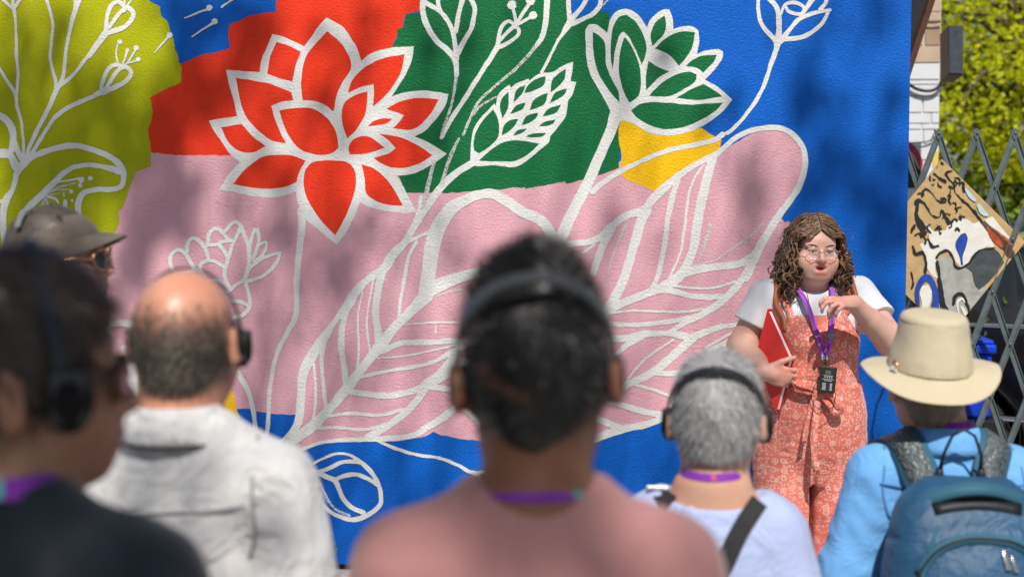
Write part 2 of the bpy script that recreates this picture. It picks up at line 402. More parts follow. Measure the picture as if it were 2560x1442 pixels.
# lily with green petals
lily = motif('painted_lily', polys=[K4([(242, 650), (225, 600), (170, 500), (125, 420), (105, 340), (100, 250), (100, 165), (122, 138), (160, 140), (200, 170), (220, 188), (240, 110), (270, 70), (310, 52), (360, 60), (410, 100), (445, 158), (465, 110), (500, 75), (540, 55), (572, 56), (590, 110), (590, 165), (650, 150),
    (700, 150), (735, 175), (740, 230), (725, 305), (780, 285), (850, 278), (873, 292), (865, 340), (820, 400), (770, 450), (840, 490), (890, 530), (925, 562), (880, 620), (820, 670), (740, 720), (640, 755), (540, 765), (460, 750), (390, 710), (330, 685), (290, 680), (245, 690)])],
    strokes=[K4([(270, 650, 74), (240, 740, 60), (190, 850, 58), (130, 990, 60), (70, 1110, 62), (0, 1250, 64), (-60, 1380, 66), (-120, 1500, 66)])])
petals(lily, K4, [
    [(140, 182), (175, 200), (205, 240), (212, 300), (215, 370), (250, 450), (285, 520), (292, 582), (240, 520), (185, 440), (155, 360), (140, 270)],
    [(245, 200), (258, 140), (290, 95), (330, 85), (380, 125), (420, 190), (442, 260), (435, 320), (415, 365), (385, 290), (345, 215), (315, 180), (290, 200), (262, 300), (252, 400), (240, 320)],
    [(320, 210), (350, 250), (385, 320), (408, 400), (410, 490), (390, 550), (345, 580), (315, 520), (290, 430), (288, 350), (300, 260)],
    [(545, 88), (552, 150), (535, 200), (475, 262), (465, 200), (490, 130)],
    [(490, 275), (540, 225), (600, 190), (660, 178), (715, 185), (705, 250), (670, 320), (625, 372), (600, 340), (560, 305)],
    [(665, 375), (700, 340), (760, 315), (838, 310), (820, 350), (760, 412), (730, 385)], [(452, 345), (510, 380), (572, 405), (510, 440), (440, 510), (440, 420)],
    [(455, 540), (520, 475), (600, 425), (680, 405), (725, 420), (715, 460), (660, 500), (580, 540), (500, 545)], [(610, 552), (690, 505), (765, 475), (830, 515), (870, 545), (760, 562), (690, 563)],
    [(355, 625), (400, 590), (470, 575), (560, 580), (680, 590), (780, 585), (875, 578), (830, 625), (740, 680), (640, 720), (540, 728), (460, 705), (390, 665)]], 'green')
# buds along the top
motif('painted_bud', strokes=[K15([(245, -30, 60), (245, 120, 60), (290, 280, 60), (390, 440, 58), (500, 530, 60), (590, 650, 62), (602, 800, 46)]), K15([(255, 20, 50), (340, 70, 46), (430, 130, 46), (510, 230, 46), (555, 330, 46), (585, 470, 48), (600, 620, 60)]),
    K15([(400, -30, 44), (410, 60, 44), (430, 120, 46)]), K15([(670, -30, 50), (640, 80, 50), (610, 220, 50), (590, 340, 48)]), K15([(735, -30, 50), (785, 60, 50), (790, 150, 50), (760, 290, 50), (690, 420, 52), (610, 570, 60)])])
motif('painted_bud', strokes=[K15([(440, 1460, 40), (560, 1240, 45), (700, 1030, 48), (850, 790, 50), (960, 620, 52), (1040, 490, 64)]), K15([(1040, 480, 50), (1050, 370, 40), (1080, 280, 38), (1120, 238, 36), (1165, 228, 36), (1205, 262, 36)]),
    K15([(1060, 500, 46), (1160, 450, 40), (1240, 390, 38), (1262, 335, 36), (1245, 296, 36), (1205, 290, 36)]), K15([(1060, 430, 40), (1140, 345, 38), (1225, 265, 40)]), K15([(1228, 260, 36), (1215, 150, 36), (1193, 80, 36)]), K15([(1240, 250, 38), (1310, 130, 36), (1375, 45, 36)]), K15([(1255, 260, 32), (1330, 215, 30), (1395, 178, 30)])],
    discs=K15([(1188, 55, 50), (1385, 10, 48), (1410, 165, 44)]))
motif('painted_stem', strokes=[K15([(1560, -30, 60), (1555, 120, 60), (1540, 270, 58), (1505, 400, 54), (1450, 482, 46)])])
motif('painted_bud', strokes=[K15([(1790, -30, 50), (1790, 100, 50), (1802, 220, 60)]), K15([(1995, -30, 46), (1920, 90, 46), (1825, 205, 50)]), K15([(2130, -30, 46), (2120, 60, 46), (2050, 150, 48), (1930, 210, 48), (1825, 255, 60)]), K15([(1812, 225, 84), (1740, 340, 50), (1660, 460, 32), (1570, 640, 28), (1500, 770, 32)])])
motif('dry_brush_line', mat='dry', strokes=[K15([(600, 790, 40), (580, 920, 32), (560, 1050, 30), (520, 1200, 30), (470, 1340, 30), (440, 1440, 28)]), K15([(1450, 480, 42), (1360, 590, 38), (1220, 740, 34), (1060, 870, 30), (900, 1010, 28), (800, 1130, 30), (740, 1270, 28), (670, 1430, 26)]),
    K15([(1080, 1000, 16), (960, 1060, 20), (850, 1130, 24), (780, 1215, 24)]), K3([(430, 895, 18), (380, 1000, 22), (345, 1100, 24), (318, 1200, 26)]), K3([(270, 1040, 26), (240, 1160, 26), (210, 1290, 30), (180, 1430, 30)]), K15([(2150, 60, 18), (2230, -30, 18)]),
    K12([(1100, -5, 30), (1060, 150, 26), (1030, 250, 22), (980, 335, 14)]), K12([(1530, 5, 22), (1400, 120, 20), (1250, 220, 18), (1130, 300, 16), (960, 338, 16)]), K9([(950, 610, 22), (990, 700, 22), (1040, 800, 22), (1110, 890, 22), (1225, 945, 22)]),
    K12([(410, 10, 20), (350, 140, 18), (300, 270, 16), (265, 400, 14)]), K7([(1020, 540, 14), (1090, 515, 14), (1170, 505, 14)])])
# flower on the blue, upper right
motif('painted_bud', strokes=[K13([(320, -30, 40), (320, 120, 40), (340, 220, 42), (400, 320, 46), (500, 425, 56)]), K13([(425, -20, 46), (500, 60, 50), (535, 160, 56), (540, 300, 60), (535, 420, 66)]), K13([(565, 150, 26), (600, 60, 30), (680, 28, 36), (760, 50, 38), (812, 92, 38), (785, 148, 38), (720, 150, 38), (640, 120, 36), (610, 70, 30)]),
    K13([(560, 440, 60), (650, 320, 46), (750, 210, 44), (860, 160, 42), (960, 130, 40), (1082, 108, 34)]), K13([(780, 170, 44), (840, 80, 46), (905, -20, 60)]), K13([(975, 105, 40), (1030, 40, 40), (1052, -30, 40)]), K13([(1072, 105, 32), (1030, 200, 40), (960, 290, 44), (860, 360, 46), (760, 400, 48), (600, 418, 56)]),
    K13([(525, 430, 96), (512, 520, 56), (450, 700, 46), (390, 880, 42), (300, 1060, 42), (180, 1230, 40), (60, 1360, 38), (-20, 1415, 35)]), K4([(872, 758, 32), (820, 790, 30), (700, 820, 29), (560, 850, 28), (430, 900, 26), (300, 965, 28), (200, 1030, 30), (140, 1080, 36)])])
# large leaf on the right
motif('painted_leaf', strokes=[K4([(-60, 1400, 40), (0, 1375, 38), (110, 1365, 36), (190, 1330, 40), (250, 1270, 42), (330, 1215, 42), (430, 1180, 48), (470, 1130, 48), (520, 1080, 50), (600, 1010, 42), (680, 950, 36), (760, 905, 32), (820, 880, 40), (870, 840, 30), (940, 780, 30), (1020, 740, 30), (1110, 722, 30), (1190, 722, 30),
      (1260, 755, 32), (1310, 810, 32), (1335, 880, 32), (1330, 970, 34), (1295, 1060, 36), (1250, 1130, 36), (1190, 1210, 40), (1140, 1290, 44), (1080, 1390, 46), (1042, 1470, 52), (1000, 1560, 56)]),
    K12([(1500, 200, 56), (1430, 350, 60), (1380, 430, 56), (1300, 530, 60), (1220, 610, 60), (1100, 700, 56), (960, 775, 50), (870, 820, 46), (770, 885, 40)]),
    K4([(815, 890, 50), (790, 980, 50), (760, 1100, 52), (730, 1250, 52), (708, 1400, 50)]), K12([(995, -20, 70), (975, 150, 66), (940, 260, 66), (890, 370, 76), (820, 450, 86), (700, 520, 76), (600, 560, 66), (450, 620, 66), (330, 670, 70), (200, 730, 70)]),
    K12([(890, 400, 76), (1000, 370, 70), (1150, 350, 60), (1300, 330, 60), (1420, 290, 72), (1510, 190, 60)]),
    K4([(620, 1020, 30), (585, 1120, 32), (560, 1250, 32), (545, 1380, 32)]), K12([(750, -40, 40), (732, 140, 40), (702, 290, 42), (672, 420, 40), (625, 520, 36)]),
    K4([(765, 930, 12), (710, 1010, 14), (680, 1100, 14), (660, 1250, 14), (640, 1400, 14)]), K12([(905, -40, 16), (870, 170, 16), (840, 280, 16), (765, 440, 16)]),
    K4([(445, 1185, 55), (410, 1250, 55), (375, 1380, 52)]), K12([(540, -40, 70), (480, 150, 72), (430, 330, 72), (380, 480, 76), (310, 620, 80), (230, 740, 80)]),
    K4([(250, 1275, 46), (200, 1370, 42), (175, 1440, 40), (140, 1540, 36)]), K12([(60, 235, 20), (150, 170, 22)]),
    K12([(800, 505, 20), (930, 520, 20), (1080, 525, 20), (1200, 505, 22), (1310, 468, 22)]), K12([(700, 540, 50), (800, 550, 50), (930, 585, 50), (1080, 600, 48), (1210, 590, 42)]),
    K12([(250, 735, 18), (440, 710, 18), (600, 712, 18), (820, 720, 20), (960, 710, 18), (1100, 685, 20)]), K12([(240, 815, 40), (340, 820, 40), (500, 825, 36), (700, 805, 38), (850, 785, 40), (980, 762, 46)])])
motif('painted_leaf', strokes=[K12([(200, 945, 60), (300, 940, 60), (420, 930, 60), (560, 900, 56), (680, 895, 46), (790, 895, 52), (880, 915, 60), (960, 920, 60), (1060, 885, 56), (1150, 850, 50), (1260, 830, 42), (1400, 830, 38), (1520, 850, 34)]), K12([(240, 1130, 34), (340, 1055, 36), (430, 980, 50), (540, 925, 50)]),
    K12([(420, 1275, 18), (520, 1150, 18), (640, 1050, 18), (800, 945, 20)]), K12([(960, 930, 76), (870, 1010, 70), (760, 1110, 70), (660, 1190, 66), (560, 1250, 62), (440, 1300, 62), (340, 1350, 60), (200, 1420, 56)]), K12([(640, 1220, 40), (820, 1220, 50), (980, 1200, 50), (1200, 1120, 46)]),
    K12([(1400, 850, 26), (1260, 900, 22), (1150, 960, 20), (1060, 1012, 16)]), K12([(1480, 905, 50), (1290, 950, 46), (1190, 990, 42), (1050, 1060, 40)]), K12([(490, 1315, 22), (620, 1350, 24), (760, 1398, 24), (900, 1420, 24)]),
    K8([(200, 1170, 24), (260, 1195, 26), (420, 1245, 36), (530, 1275, 38), (660, 1295, 36)]), K8([(200, 1300, 40), (300, 1345, 40), (380, 1375, 40)]), K8([(160, 1450, 50), (240, 1420, 50), (360, 1378, 46), (520, 1345, 42), (640, 1305, 36), (800, 1260, 34), (1000, 1230, 30)])])
# large leaf in the middle, its arch and stems
motif('painted_leaf', strokes=[K7([(1700, 260, 60), (1620, 130, 60), (1526, 80, 60), (1480, 55, 60), (1400, 0, 58), (1320, -35, 55), (1240, -25, 54), (1180, 0, 58), (1100, 50, 74), (1030, 150, 86), (995, 260, 86), (975, 400, 82), (952, 545, 82)]),
    K7([(965, 530, 88), (880, 620, 60), (790, 710, 52), (700, 820, 64), (620, 920, 50), (510, 1060, 60), (420, 1170, 48), (310, 1280, 62), (200, 1360, 50), (40, 1455, 62)]), K7([(965, 510, 88), (1080, 460, 70), (1200, 420, 60), (1330, 395, 55)]),
    K7([(1020, -30, 24), (940, 80, 34), (880, 170, 40), (840, 240, 40), (770, 310, 54), (720, 390, 54), (640, 440, 40), (560, 520, 50), (520, 590, 54), (440, 690, 30), (380, 780, 54), (320, 870, 60), (270, 970, 56), (255, 1100, 46), (245, 1220, 46), (215, 1300, 46), (130, 1390, 50), (40, 1460, 56)]),
    K7([(932, -20, 20), (910, 90, 26), (860, 205, 32)]), K7([(980, 180, 22), (900, 215, 20), (845, 242, 22)]), K7([(905, 235, 20), (860, 320, 20), (835, 450, 20), (815, 570, 18), (798, 700, 18)]), K7([(718, 380, 46), (690, 500, 40), (675, 640, 40), (690, 760, 42), (690, 840, 40)]),
    K7([(668, 425, 12), (640, 560, 10), (625, 700, 10), (645, 870, 10)]), K7([(602, 510, 8), (575, 660, 10), (580, 850, 14), (568, 975, 14)]), K7([(522, 585, 40), (490, 700, 36), (480, 820, 36), (500, 960, 36), (515, 1065, 42)]), K7([(388, 770, 36), (370, 900, 26), (380, 1030, 20), (397, 1195, 22)]), K7([(320, 875, 16), (335, 1030, 16), (335, 1150, 16), (318, 1270, 18)]),
    K7([(850, 702, 10), (1000, 690, 12), (1150, 690, 12)]), K7([(715, 850, 36), (820, 805, 32), (960, 800, 32), (1150, 790, 32)]), K7([(690, 890, 10), (850, 875, 12), (1000, 845, 12), (1130, 815, 12)]), K7([(590, 995, 20), (720, 965, 20), (880, 940, 22), (1000, 910, 22), (1120, 850, 34)]),
    K7([(1150, 820, 44), (1090, 920, 50), (1020, 1000, 60), (960, 1040, 60), (920, 1110, 42), (850, 1190, 40), (760, 1260, 40), (630, 1335, 42)]), K7([(1250, 890, 46), (1170, 930, 46), (1060, 990, 46), (955, 1045, 56)]), K7([(520, 1075, 32), (650, 1095, 34), (760, 1100, 36), (880, 1075, 36), (965, 1042, 40)]), K7([(955, 1048, 36), (1060, 1060, 32), (1180, 1080, 30)]),
    K7([(410, 1215, 20), (540, 1200, 20), (700, 1210, 20), (840, 1175, 20)]), K7([(320, 1282, 18), (460, 1280, 18), (610, 1290, 18), (730, 1262, 18)]), K7([(1012, 705, 8), (1012, 755, 8)]),
    K9([(560, 520, 24), (640, 490, 26), (800, 420, 28), (960, 355, 28), (1100, 330, 32), (1300, 320, 40), (1450, 315, 46), (1640, 305, 48), (1780, 275, 50), (1870, 215, 56), (1980, 150, 60), (2100, 60, 60), (2250, 0, 56)]), K7([(1170, 1170, 30), (1270, 1260, 30), (1350, 1340, 32), (1420, 1400, 30)])])
motif('painted_leaf', strokes=[K9([(600, 500, 40), (700, 505, 46), (780, 535, 42), (860, 560, 42), (960, 590, 42), (1050, 630, 40), (1110, 660, 38), (1140, 730, 36), (1180, 810, 36), (1250, 880, 36), (1340, 918, 42)]),
    K9([(880, 550, 18), (980, 490, 20), (1080, 445, 22), (1170, 435, 22), (1240, 455, 24), (1310, 500, 30), (1380, 560, 34), (1440, 640, 34), (1475, 730, 34), (1485, 820, 34), (1455, 880, 36), (1380, 935, 40), (1300, 970, 42), (1220, 975, 36), (1110, 935, 34), (1010, 860, 32), (940, 760, 32), (905, 660, 30), (865, 575, 28)]),
    K9([(960, 588, 30), (1060, 555, 30), (1150, 510, 32), (1240, 500, 34), (1330, 512, 34)]), K9([(1100, 650, 38), (1190, 615, 34), (1280, 605, 34), (1370, 640, 34), (1462, 695, 34)])])
motif('painted_tendril', strokes=[K9([(1440, 325, 20), (1520, 360, 26), (1600, 392, 28), (1730, 435, 28), (1850, 455, 25), (1966, 470, 25)]), KA([(310, 966, 12), (350, 978, 13), (400, 1000, 13), (460, 1028, 14), (550, 1010, 13), (640, 985, 12)]), KA([(455, 1025, 16), (500, 1060, 15), (560, 1090, 14)])])
motif('painted_stem', strokes=[K6([(380, 900, 36), (430, 960, 36), (480, 1040, 30), (515, 1130, 28), (535, 1250, 26), (538, 1400, 26)])])
# small flower sketch on pink
motif('painted_flower', strokes=[K14([(240, 830, 54), (160, 720, 50), (130, 620, 50), (145, 530, 50), (210, 475, 50), (270, 480, 50), (330, 530, 50), (380, 620, 50), (440, 730, 50)]), K14([(338, 490, 50), (345, 400, 50), (390, 335, 48), (440, 330, 48), (500, 370, 50), (560, 450, 52), (605, 580, 46)]),
    K14([(592, 410, 50), (610, 280, 48), (660, 215, 46), (720, 205, 46), (770, 240, 48), (820, 310, 48), (885, 360, 46)]), K14([(810, 240, 50), (880, 160, 46), (940, 125, 46), (990, 150, 48), (1015, 205, 56), (1060, 310, 50), (1100, 420, 50), (1110, 540, 50), (1100, 680, 48), (1050, 840, 50)]),
    K14([(1000, 200, 56), (960, 290, 48), (910, 400, 46), (860, 540, 50), (825, 660, 50), (805, 780, 48), (830, 880, 46), (875, 965, 46)]), K14([(600, 412, 44), (700, 400, 44), (780, 370, 46), (890, 355, 46)]), K14([(735, 405, 44), (800, 480, 44), (845, 570, 46)]),
    K14([(500, 740, 50), (510, 650, 48), (560, 615, 46), (640, 605, 46), (720, 630, 46), (810, 690, 46)]), K14([(230, 800, 46), (290, 770, 46), (360, 740, 44), (480, 720, 50), (560, 790, 46)]), K14([(600, 850, 40), (720, 850, 42), (800, 890, 44), (870, 970, 46)]),
    K14([(850, 990, 46), (950, 900, 46), (1050, 835, 50), (1110, 700, 48), (1180, 640, 50), (1280, 570, 46), (1420, 520, 42), (1495, 508, 36)]), K14([(1490, 515, 40), (1470, 600, 46), (1400, 700, 46), (1300, 780, 46), (1200, 830, 46), (1070, 860, 50)]),
    K14([(1110, 600, 50), (1120, 420, 46), (1150, 300, 44), (1200, 188, 46), (1230, 290, 42), (1230, 380, 42), (1190, 500, 40), (1150, 600, 40)]), K14([(1230, 410, 40), (1322, 370, 38), (1315, 460, 40), (1260, 550, 40), (1180, 620, 40)]),
    K14([(1060, 860, 46), (1090, 970, 46), (1115, 1080, 48), (1110, 1180, 50), (1030, 1280, 50), (900, 1320, 46)]), K14([(900, 1105, 50), (940, 1110, 50), (1020, 1120, 48), (1105, 1165, 46)])])
# plant on the lime patch
motif('painted_leaf', strokes=[K10([(60, 1400, 75), (55, 1330, 75), (45, 1150, 80), (50, 950, 86), (90, 810, 92), (160, 700, 66), (200, 580, 70), (220, 470, 86), (290, 370, 110), (400, 280, 80), (560, 210, 75), (760, 150, 75), (960, 125, 75), (1130, 160, 75), (1330, 230, 75), (1480, 310, 82), (1570, 420, 86), (1595, 540, 70), (1560, 650, 66), (1440, 690, 66),
      (1250, 690, 66), (1110, 720, 70), (1030, 800, 76), (1005, 920, 76), (1030, 1100, 70), (1080, 1200, 66)]), K10([(220, 1200, 60), (240, 1110, 66), (290, 1010, 80), (420, 870, 86), (560, 740, 86), (700, 600, 80), (820, 480, 70), (960, 400, 60), (1150, 375, 60), (1350, 400, 70), (1540, 455, 92)]),
    K10([(-40, 215, 90), (90, 220, 92), (160, 280, 92), (210, 400, 110)]), K10([(-30, 870, 40), (70, 820, 50)]), K11([(-20, 1035, 60), (60, 1080, 66), (110, 1160, 66), (125, 1260, 62), (105, 1350, 62), (60, 1390, 70), (-20, 1385, 70)]), K11([(132, 1280, 46), (165, 1370, 46), (200, 1430, 60)])])
motif('painted_stem', strokes=[K11([(-20, 590, 28), (60, 720, 30), (140, 850, 32), (155, 960, 32), (190, 1080, 28), (205, 1200, 27), (215, 1330, 27), (210, 1430, 30)]), K11([(122, 50, 36), (140, 180, 26), (150, 380, 28), (150, 500, 27), (165, 650, 27), (160, 770, 27), (150, 870, 28)]), K11([(20, -8, 20), (112, 75, 28)]), K11([(115, -20, 30), (120, 70, 34)]), K11([(190, -8, 26), (128, 80, 30)]),
    K11([(415, -20, 28), (455, 110, 27), (480, 240, 27), (465, 380, 28), (455, 520, 28), (480, 650, 30), (505, 740, 30), (500, 820, 30)]), K11([(705, -20, 90), (690, 60, 52), (650, 200, 36), (600, 430, 34), (580, 620, 32), (560, 720, 40), (500, 840, 48), (430, 1000, 42), (330, 1190, 40), (260, 1350, 36), (235, 1440, 36)]),
    K11([(960, 270, 28), (860, 410, 30), (740, 580, 32), (660, 680, 32), (550, 770, 36)]), K11([(960, 830, 40), (865, 860, 38), (730, 920, 38), (600, 980, 38), (480, 1080, 38), (390, 1220, 36), (280, 1400, 36)])])
motif('painted_bud', strokes=[K1([(500, 320, 26), (590, 195, 40)]), K1([(598, 175, 24), (605, 90, 24), (630, 30, 24), (670, 12, 24), (702, 45, 22), (700, 65, 20)]), K1([(615, 155, 22), (680, 70, 22), (718, 42, 22)]), K1([(595, 190, 34), (690, 160, 28), (745, 110, 26), (752, 70, 24), (715, 42, 24)]), K1([(703, 25, 10), (705, -25, 10)]), K1([(718, 30, 10), (755, -15, 10)])])
motif('painted_bud', strokes=[K1([(540, 535, 28), (585, 512, 40)]), K1([(572, 495, 24), (590, 430, 24), (620, 382, 24), (660, 366, 24), (695, 385, 22)]), K1([(600, 495, 24), (650, 420, 24), (695, 370, 24)]), K1([(585, 518, 32), (680, 480, 28), (735, 430, 24), (736, 398, 24), (705, 372, 24)]), K1([(665, 355, 8), (655, 310, 8), (665, 250, 8)]), K1([(695, 355, 10), (716, 295, 10)]), K1([(725, 350, 10), (764, 285, 11)]), K1([(715, 358, 10), (778, 342, 10)])],
    discs=K1([(676, 238, 14), (718, 285, 12), (768, 272, 16), (780, 335, 14)]))
motif('painted_seeds', strokes=[K1([(868, 302, 6), (945, 215, 14)]), K1([(1080, 210, 6), (1140, 170, 10), (1205, 130, 14)]), K1([(1038, 106, 6), (1100, 80, 10), (1172, 55, 14)]), K1([(1250, 42, 12), (1315, -5, 14)])], discs=K1([(957, 200, 17), (1210, 122, 18), (1180, 46, 17)]))
motif('painted_stamens', strokes=[K10([(735, 598, 22), (1035, 545, 30)]), K10([(610, 775, 30), (720, 810, 42), (758, 862, 32)]), K10([(845, 840, 56), (845, 960, 52)]), K10([(825, 735, 22), (830, 772, 22)]), K10([(590, 800, 20), (640, 940, 30)])], discs=K10([(1050, 565, 42), (1036, 635, 30), (1166, 545, 33), (922, 715, 29), (932, 830, 20)]))
motif('dry_brush_line', mat='dry', strokes=[K10([(640, 700, 24), (800, 650, 22), (985, 602, 20)]), K10([(620, 730, 26), (760, 690, 24), (900, 692, 22)]), K10([(610, 765, 22), (770, 738, 20)]), K10([(580, 800, 30), (535, 950, 42)])])
motif('painted_petal', strokes=[K0([(215, 850, 22), (250, 822, 20), (290, 808, 18), (330, 812, 20), (350, 840, 20)]), K0([(312, 870, 18), (326, 905, 26), (333, 950, 30), (330, 1020, 30)])], polys=[K0([(290, 925), (305, 914), (314, 928), (299, 940)]), K0([(298, 946), (316, 932), (325, 946), (307, 959)])])
# ------------------------------------------------------------------ smooth solids from signed distances (bodies, clothes)
class Field:
    def __init__(s, lo, hi, res):
        s.res = res; s.lo = np.array(lo, float); n = np.ceil((np.array(hi, float) - s.lo) / res).astype(int) + 1
        s.n = n; s.f = np.full(n, 0.08, np.float32)
        s.ax = [s.lo[i] + res * np.arange(n[i]) for i in range(3)]
    def block(s, lo, hi, pad):
        sl = []
        for i in range(3):
            a = int(max(0, math.floor((lo[i] - pad - s.lo[i]) / s.res))); b = int(min(s.n[i], math.ceil((hi[i] + pad - s.lo[i]) / s.res) + 1))
            if a >= b: return None
            sl.append(slice(a, b))
        return tuple(sl)
    def op(s, fn, lo, hi, k=0.01, mode='u'):
        b = s.block(lo, hi, k + 3 * s.res)
        if b is None: return
        X, Y, Z = np.ix_(s.ax[0][b[0]], s.ax[1][b[1]], s.ax[2][b[2]])
        d = fn(X, Y, Z).astype(np.float32); a = s.f[b]
        if mode == 'u':
            h = np.clip(0.5 + 0.5 * (d - a) / k, 0, 1); s.f[b] = d * (1 - h) + a * h - k * h * (1 - h)
        else:                                     # cut
            d = -d; h = np.clip(0.5 - 0.5 * (d - a) / k, 0, 1); s.f[b] = d * (1 - h) + a * h + k * h * (1 - h)
    # ---- primitives
    def cone(s, p, q, r0, r1, k=0.015, mode='u', sq=None):
        p = np.array(p, float); q = np.array(q, float); r = max(r0, r1) * 1.05; ab = q - p; L = float(ab @ ab) + 1e-9
        def fn(X, Y, Z):
            dx, dy, dz = X - p[0], Y - p[1], Z - p[2]
            t = np.clip((dx * ab[0] + dy * ab[1] + dz * ab[2]) / L, 0, 1)
            ex, ey, ez = dx - t * ab[0], dy - t * ab[1], dz - t * ab[2]
            if sq: ex, ey, ez = ex / sq[0], ey / sq[1], ez / sq[2]
            return np.sqrt(ex * ex + ey * ey + ez * ez) - (r0 + (r1 - r0) * t)
        m = max(sq) if sq else 1.0
        s.op(fn, np.minimum(p, q) - r * m, np.maximum(p, q) + r * m, k, mode)
    def chain(s, pts, rs, k=0.012, sq=None):
        for i in range(len(pts) - 1): s.cone(pts[i], pts[i + 1], rs[i], rs[i + 1], k, sq=sq)
    def ell(s, c, r, k=0.015, mode='u', M=None):
        c = np.array(c, float); r = np.array(r, float); A = np.array(M) if M is not None else None; m = r.max() if M is not None else r
        def fn(X, Y, Z):
            x, y, z = X - c[0], Y - c[1], Z - c[2]
            if A is not None: x, y, z = (A[0, 0] * x + A[1, 0] * y + A[2, 0] * z, A[0, 1] * x + A[1, 1] * y + A[2, 1] * z, A[0, 2] * x + A[1, 2] * y + A[2, 2] * z)
            k0 = np.sqrt((x / r[0]) ** 2 + (y / r[1]) ** 2 + (z / r[2]) ** 2)
            k1 = np.sqrt((x / r[0] ** 2) ** 2 + (y / r[1] ** 2) ** 2 + (z / r[2] ** 2) ** 2) + 1e-6
            return k0 * (k0 - 1) / k1
        s.op(fn, c - m, c + m, k, mode)
    def loft(s, rows, k=0.02, mode='u', pw=2.0, disp=None):
        """rows: (z, cx, cy, rx, ry)"""
        rows = sorted(rows); zz = np.array([r[0] for r in rows]); D = spline(rows, n=6)
        z0, z1 = zz[0], zz[-1]; mx = D[:, 3].max() + abs(D[:, 1]).max(); my = D[:, 4].max() + abs(D[:, 2]).max()
        def fn(X, Y, Z):
            zc = np.clip(Z, z0, z1); cx, cy, rx, ry = (np.interp(zc, D[:, 0], D[:, i]) for i in (1, 2, 3, 4))
            a = np.abs((X - cx) / rx); b = np.abs((Y - cy) / ry)
            g = (a ** pw + b ** pw) ** (1 / pw)
            d = (g - 1) * np.minimum(rx, ry)
            dz = np.maximum(np.maximum(z0 - Z, Z - z1), 0)
            d = np.where(dz > 0, np.sqrt(np.maximum(d, 0) ** 2 + dz ** 2) + np.minimum(d, 0) * 0, d)
            if disp is not None: d = d - disp(X, Y, Z)
            return d
        s.op(fn, (-mx, -my, z0), (mx, my, z1), k, mode)
    def plane_cut(s, n, o, k=0.004):
        """remove the half space in front of the plane (n, o)"""
        n = np.array(n, float); n /= np.linalg.norm(n); c = float(n @ np.array(o, float))
        X, Y, Z = np.ix_(*s.ax); d = (X * n[0] + Y * n[1] + Z * n[2] - c).astype(np.float32)
        s.f = np.maximum(s.f, d)
    def displace(s, fn):
        X, Y, Z = np.ix_(*s.ax); s.f = s.f - fn(X, Y, Z).astype(np.float32)
    def mesh(s, name, relax=2):
        """surface nets"""
        f = s.f; f = np.pad(f, 1, constant_values=0.05); ins = f < 0; n = f.shape
        c = [ins[i:n[0] - 1 + i, j:n[1] - 1 + j, k:n[2] - 1 + k] for i in (0, 1) for j in (0, 1) for k in (0, 1)]
        cnt = sum(a.astype(np.int8) for a in c); act = (cnt > 0) & (cnt < 8)
        idx = np.full(act.shape, -1, np.int32); I = np.argwhere(act); idx[act] = np.arange(len(I), dtype=np.int32)
        acc = np.zeros((len(I), 3)); num = np.zeros(len(I)); cor = [(i, j, k) for i in (0, 1) for j in (0, 1) for k in (0, 1)]
        val = {o: f[I[:, 0] + o[0], I[:, 1] + o[1], I[:, 2] + o[2]] for o in cor}
        for a in cor:
            for ax in range(3):
                if a[ax]: continue
                b = tuple(1 if i == ax else a[i] for i in range(3)); va, vb = val[a], val[b]
                m = (va < 0) != (vb < 0); t = np.where(m, va / np.where(m, va - vb, 1), 0)
                p = np.tile(np.array(a, float), (len(I), 1)); p[:, ax] += t
                acc += p * m[:, None]; num += m
        V = (I + acc / num[:, None] - 1) * s.res + s.lo
        Q = []
        for ax in range(3):
            u, w = [(1, 2), (2, 0), (0, 1)][ax]
            A = np.moveaxis(ins, ax, 0); e = np.moveaxis(A[:-1] != A[1:], 0, ax); sg = np.moveaxis(A[:-1], 0, ax)
            P = np.argwhere(e); P = P[(P[:, u] > 0) & (P[:, w] > 0) & (P[:, u] < n[u] - 1) & (P[:, w] < n[w] - 1)]
            if not len(P): continue
            def g(du, dw):
                q = P.copy(); q[:, u] -= du; q[:, w] -= dw; return idx[q[:, 0], q[:, 1], q[:, 2]]
            q = np.stack([g(1, 1), g(0, 1), g(0, 0), g(1, 0)], 1); fl = ~sg[P[:, 0], P[:, 1], P[:, 2]]
            q[fl] = q[fl][:, ::-1]; Q.append(q)
        Q = np.concatenate(Q); Q = Q[(Q >= 0).all(1)]
        E = np.concatenate([Q[:, [0, 1]], Q[:, [1, 2]], Q[:, [2, 3]], Q[:, [3, 0]]])
        for _ in range(relax):                    # gentle relaxation takes the voxel steps out
            S = np.zeros_like(V); C = np.zeros(len(V))
            for j in range(3): S[:, j] = np.bincount(E[:, 0], V[E[:, 1], j], len(V)) + np.bincount(E[:, 1], V[E[:, 0], j], len(V))
            C = np.bincount(E[:, 0], minlength=len(V)) + np.bincount(E[:, 1], minlength=len(V))
            V = V * .5 + .5 * S / np.maximum(C, 1)[:, None]
        return mesh_fast(name, V, Q), V
def vnoise(seed, nfreq=10, fmin=4, fmax=30, an=(1, 1, 1)):
    """cheap smooth noise: a sum of random plane waves"""
    r = np.random.RandomState(seed); K_ = []
    for _ in range(nfreq):
        d = r.randn(3) * np.array(an); d /= np.linalg.norm(d); fq = r.uniform(fmin, fmax); K_.append((d * fq, r.uniform(0, 6.28), 1.0 / (1 + fq / fmin)))
    def fn(X, Y, Z):
        o = 0
        for k_, ph, a in K_: o = o + a * np.sin(k_[0] * X + k_[1] * Y + k_[2] * Z + ph)
        return o / math.sqrt(nfreq)
    return fn
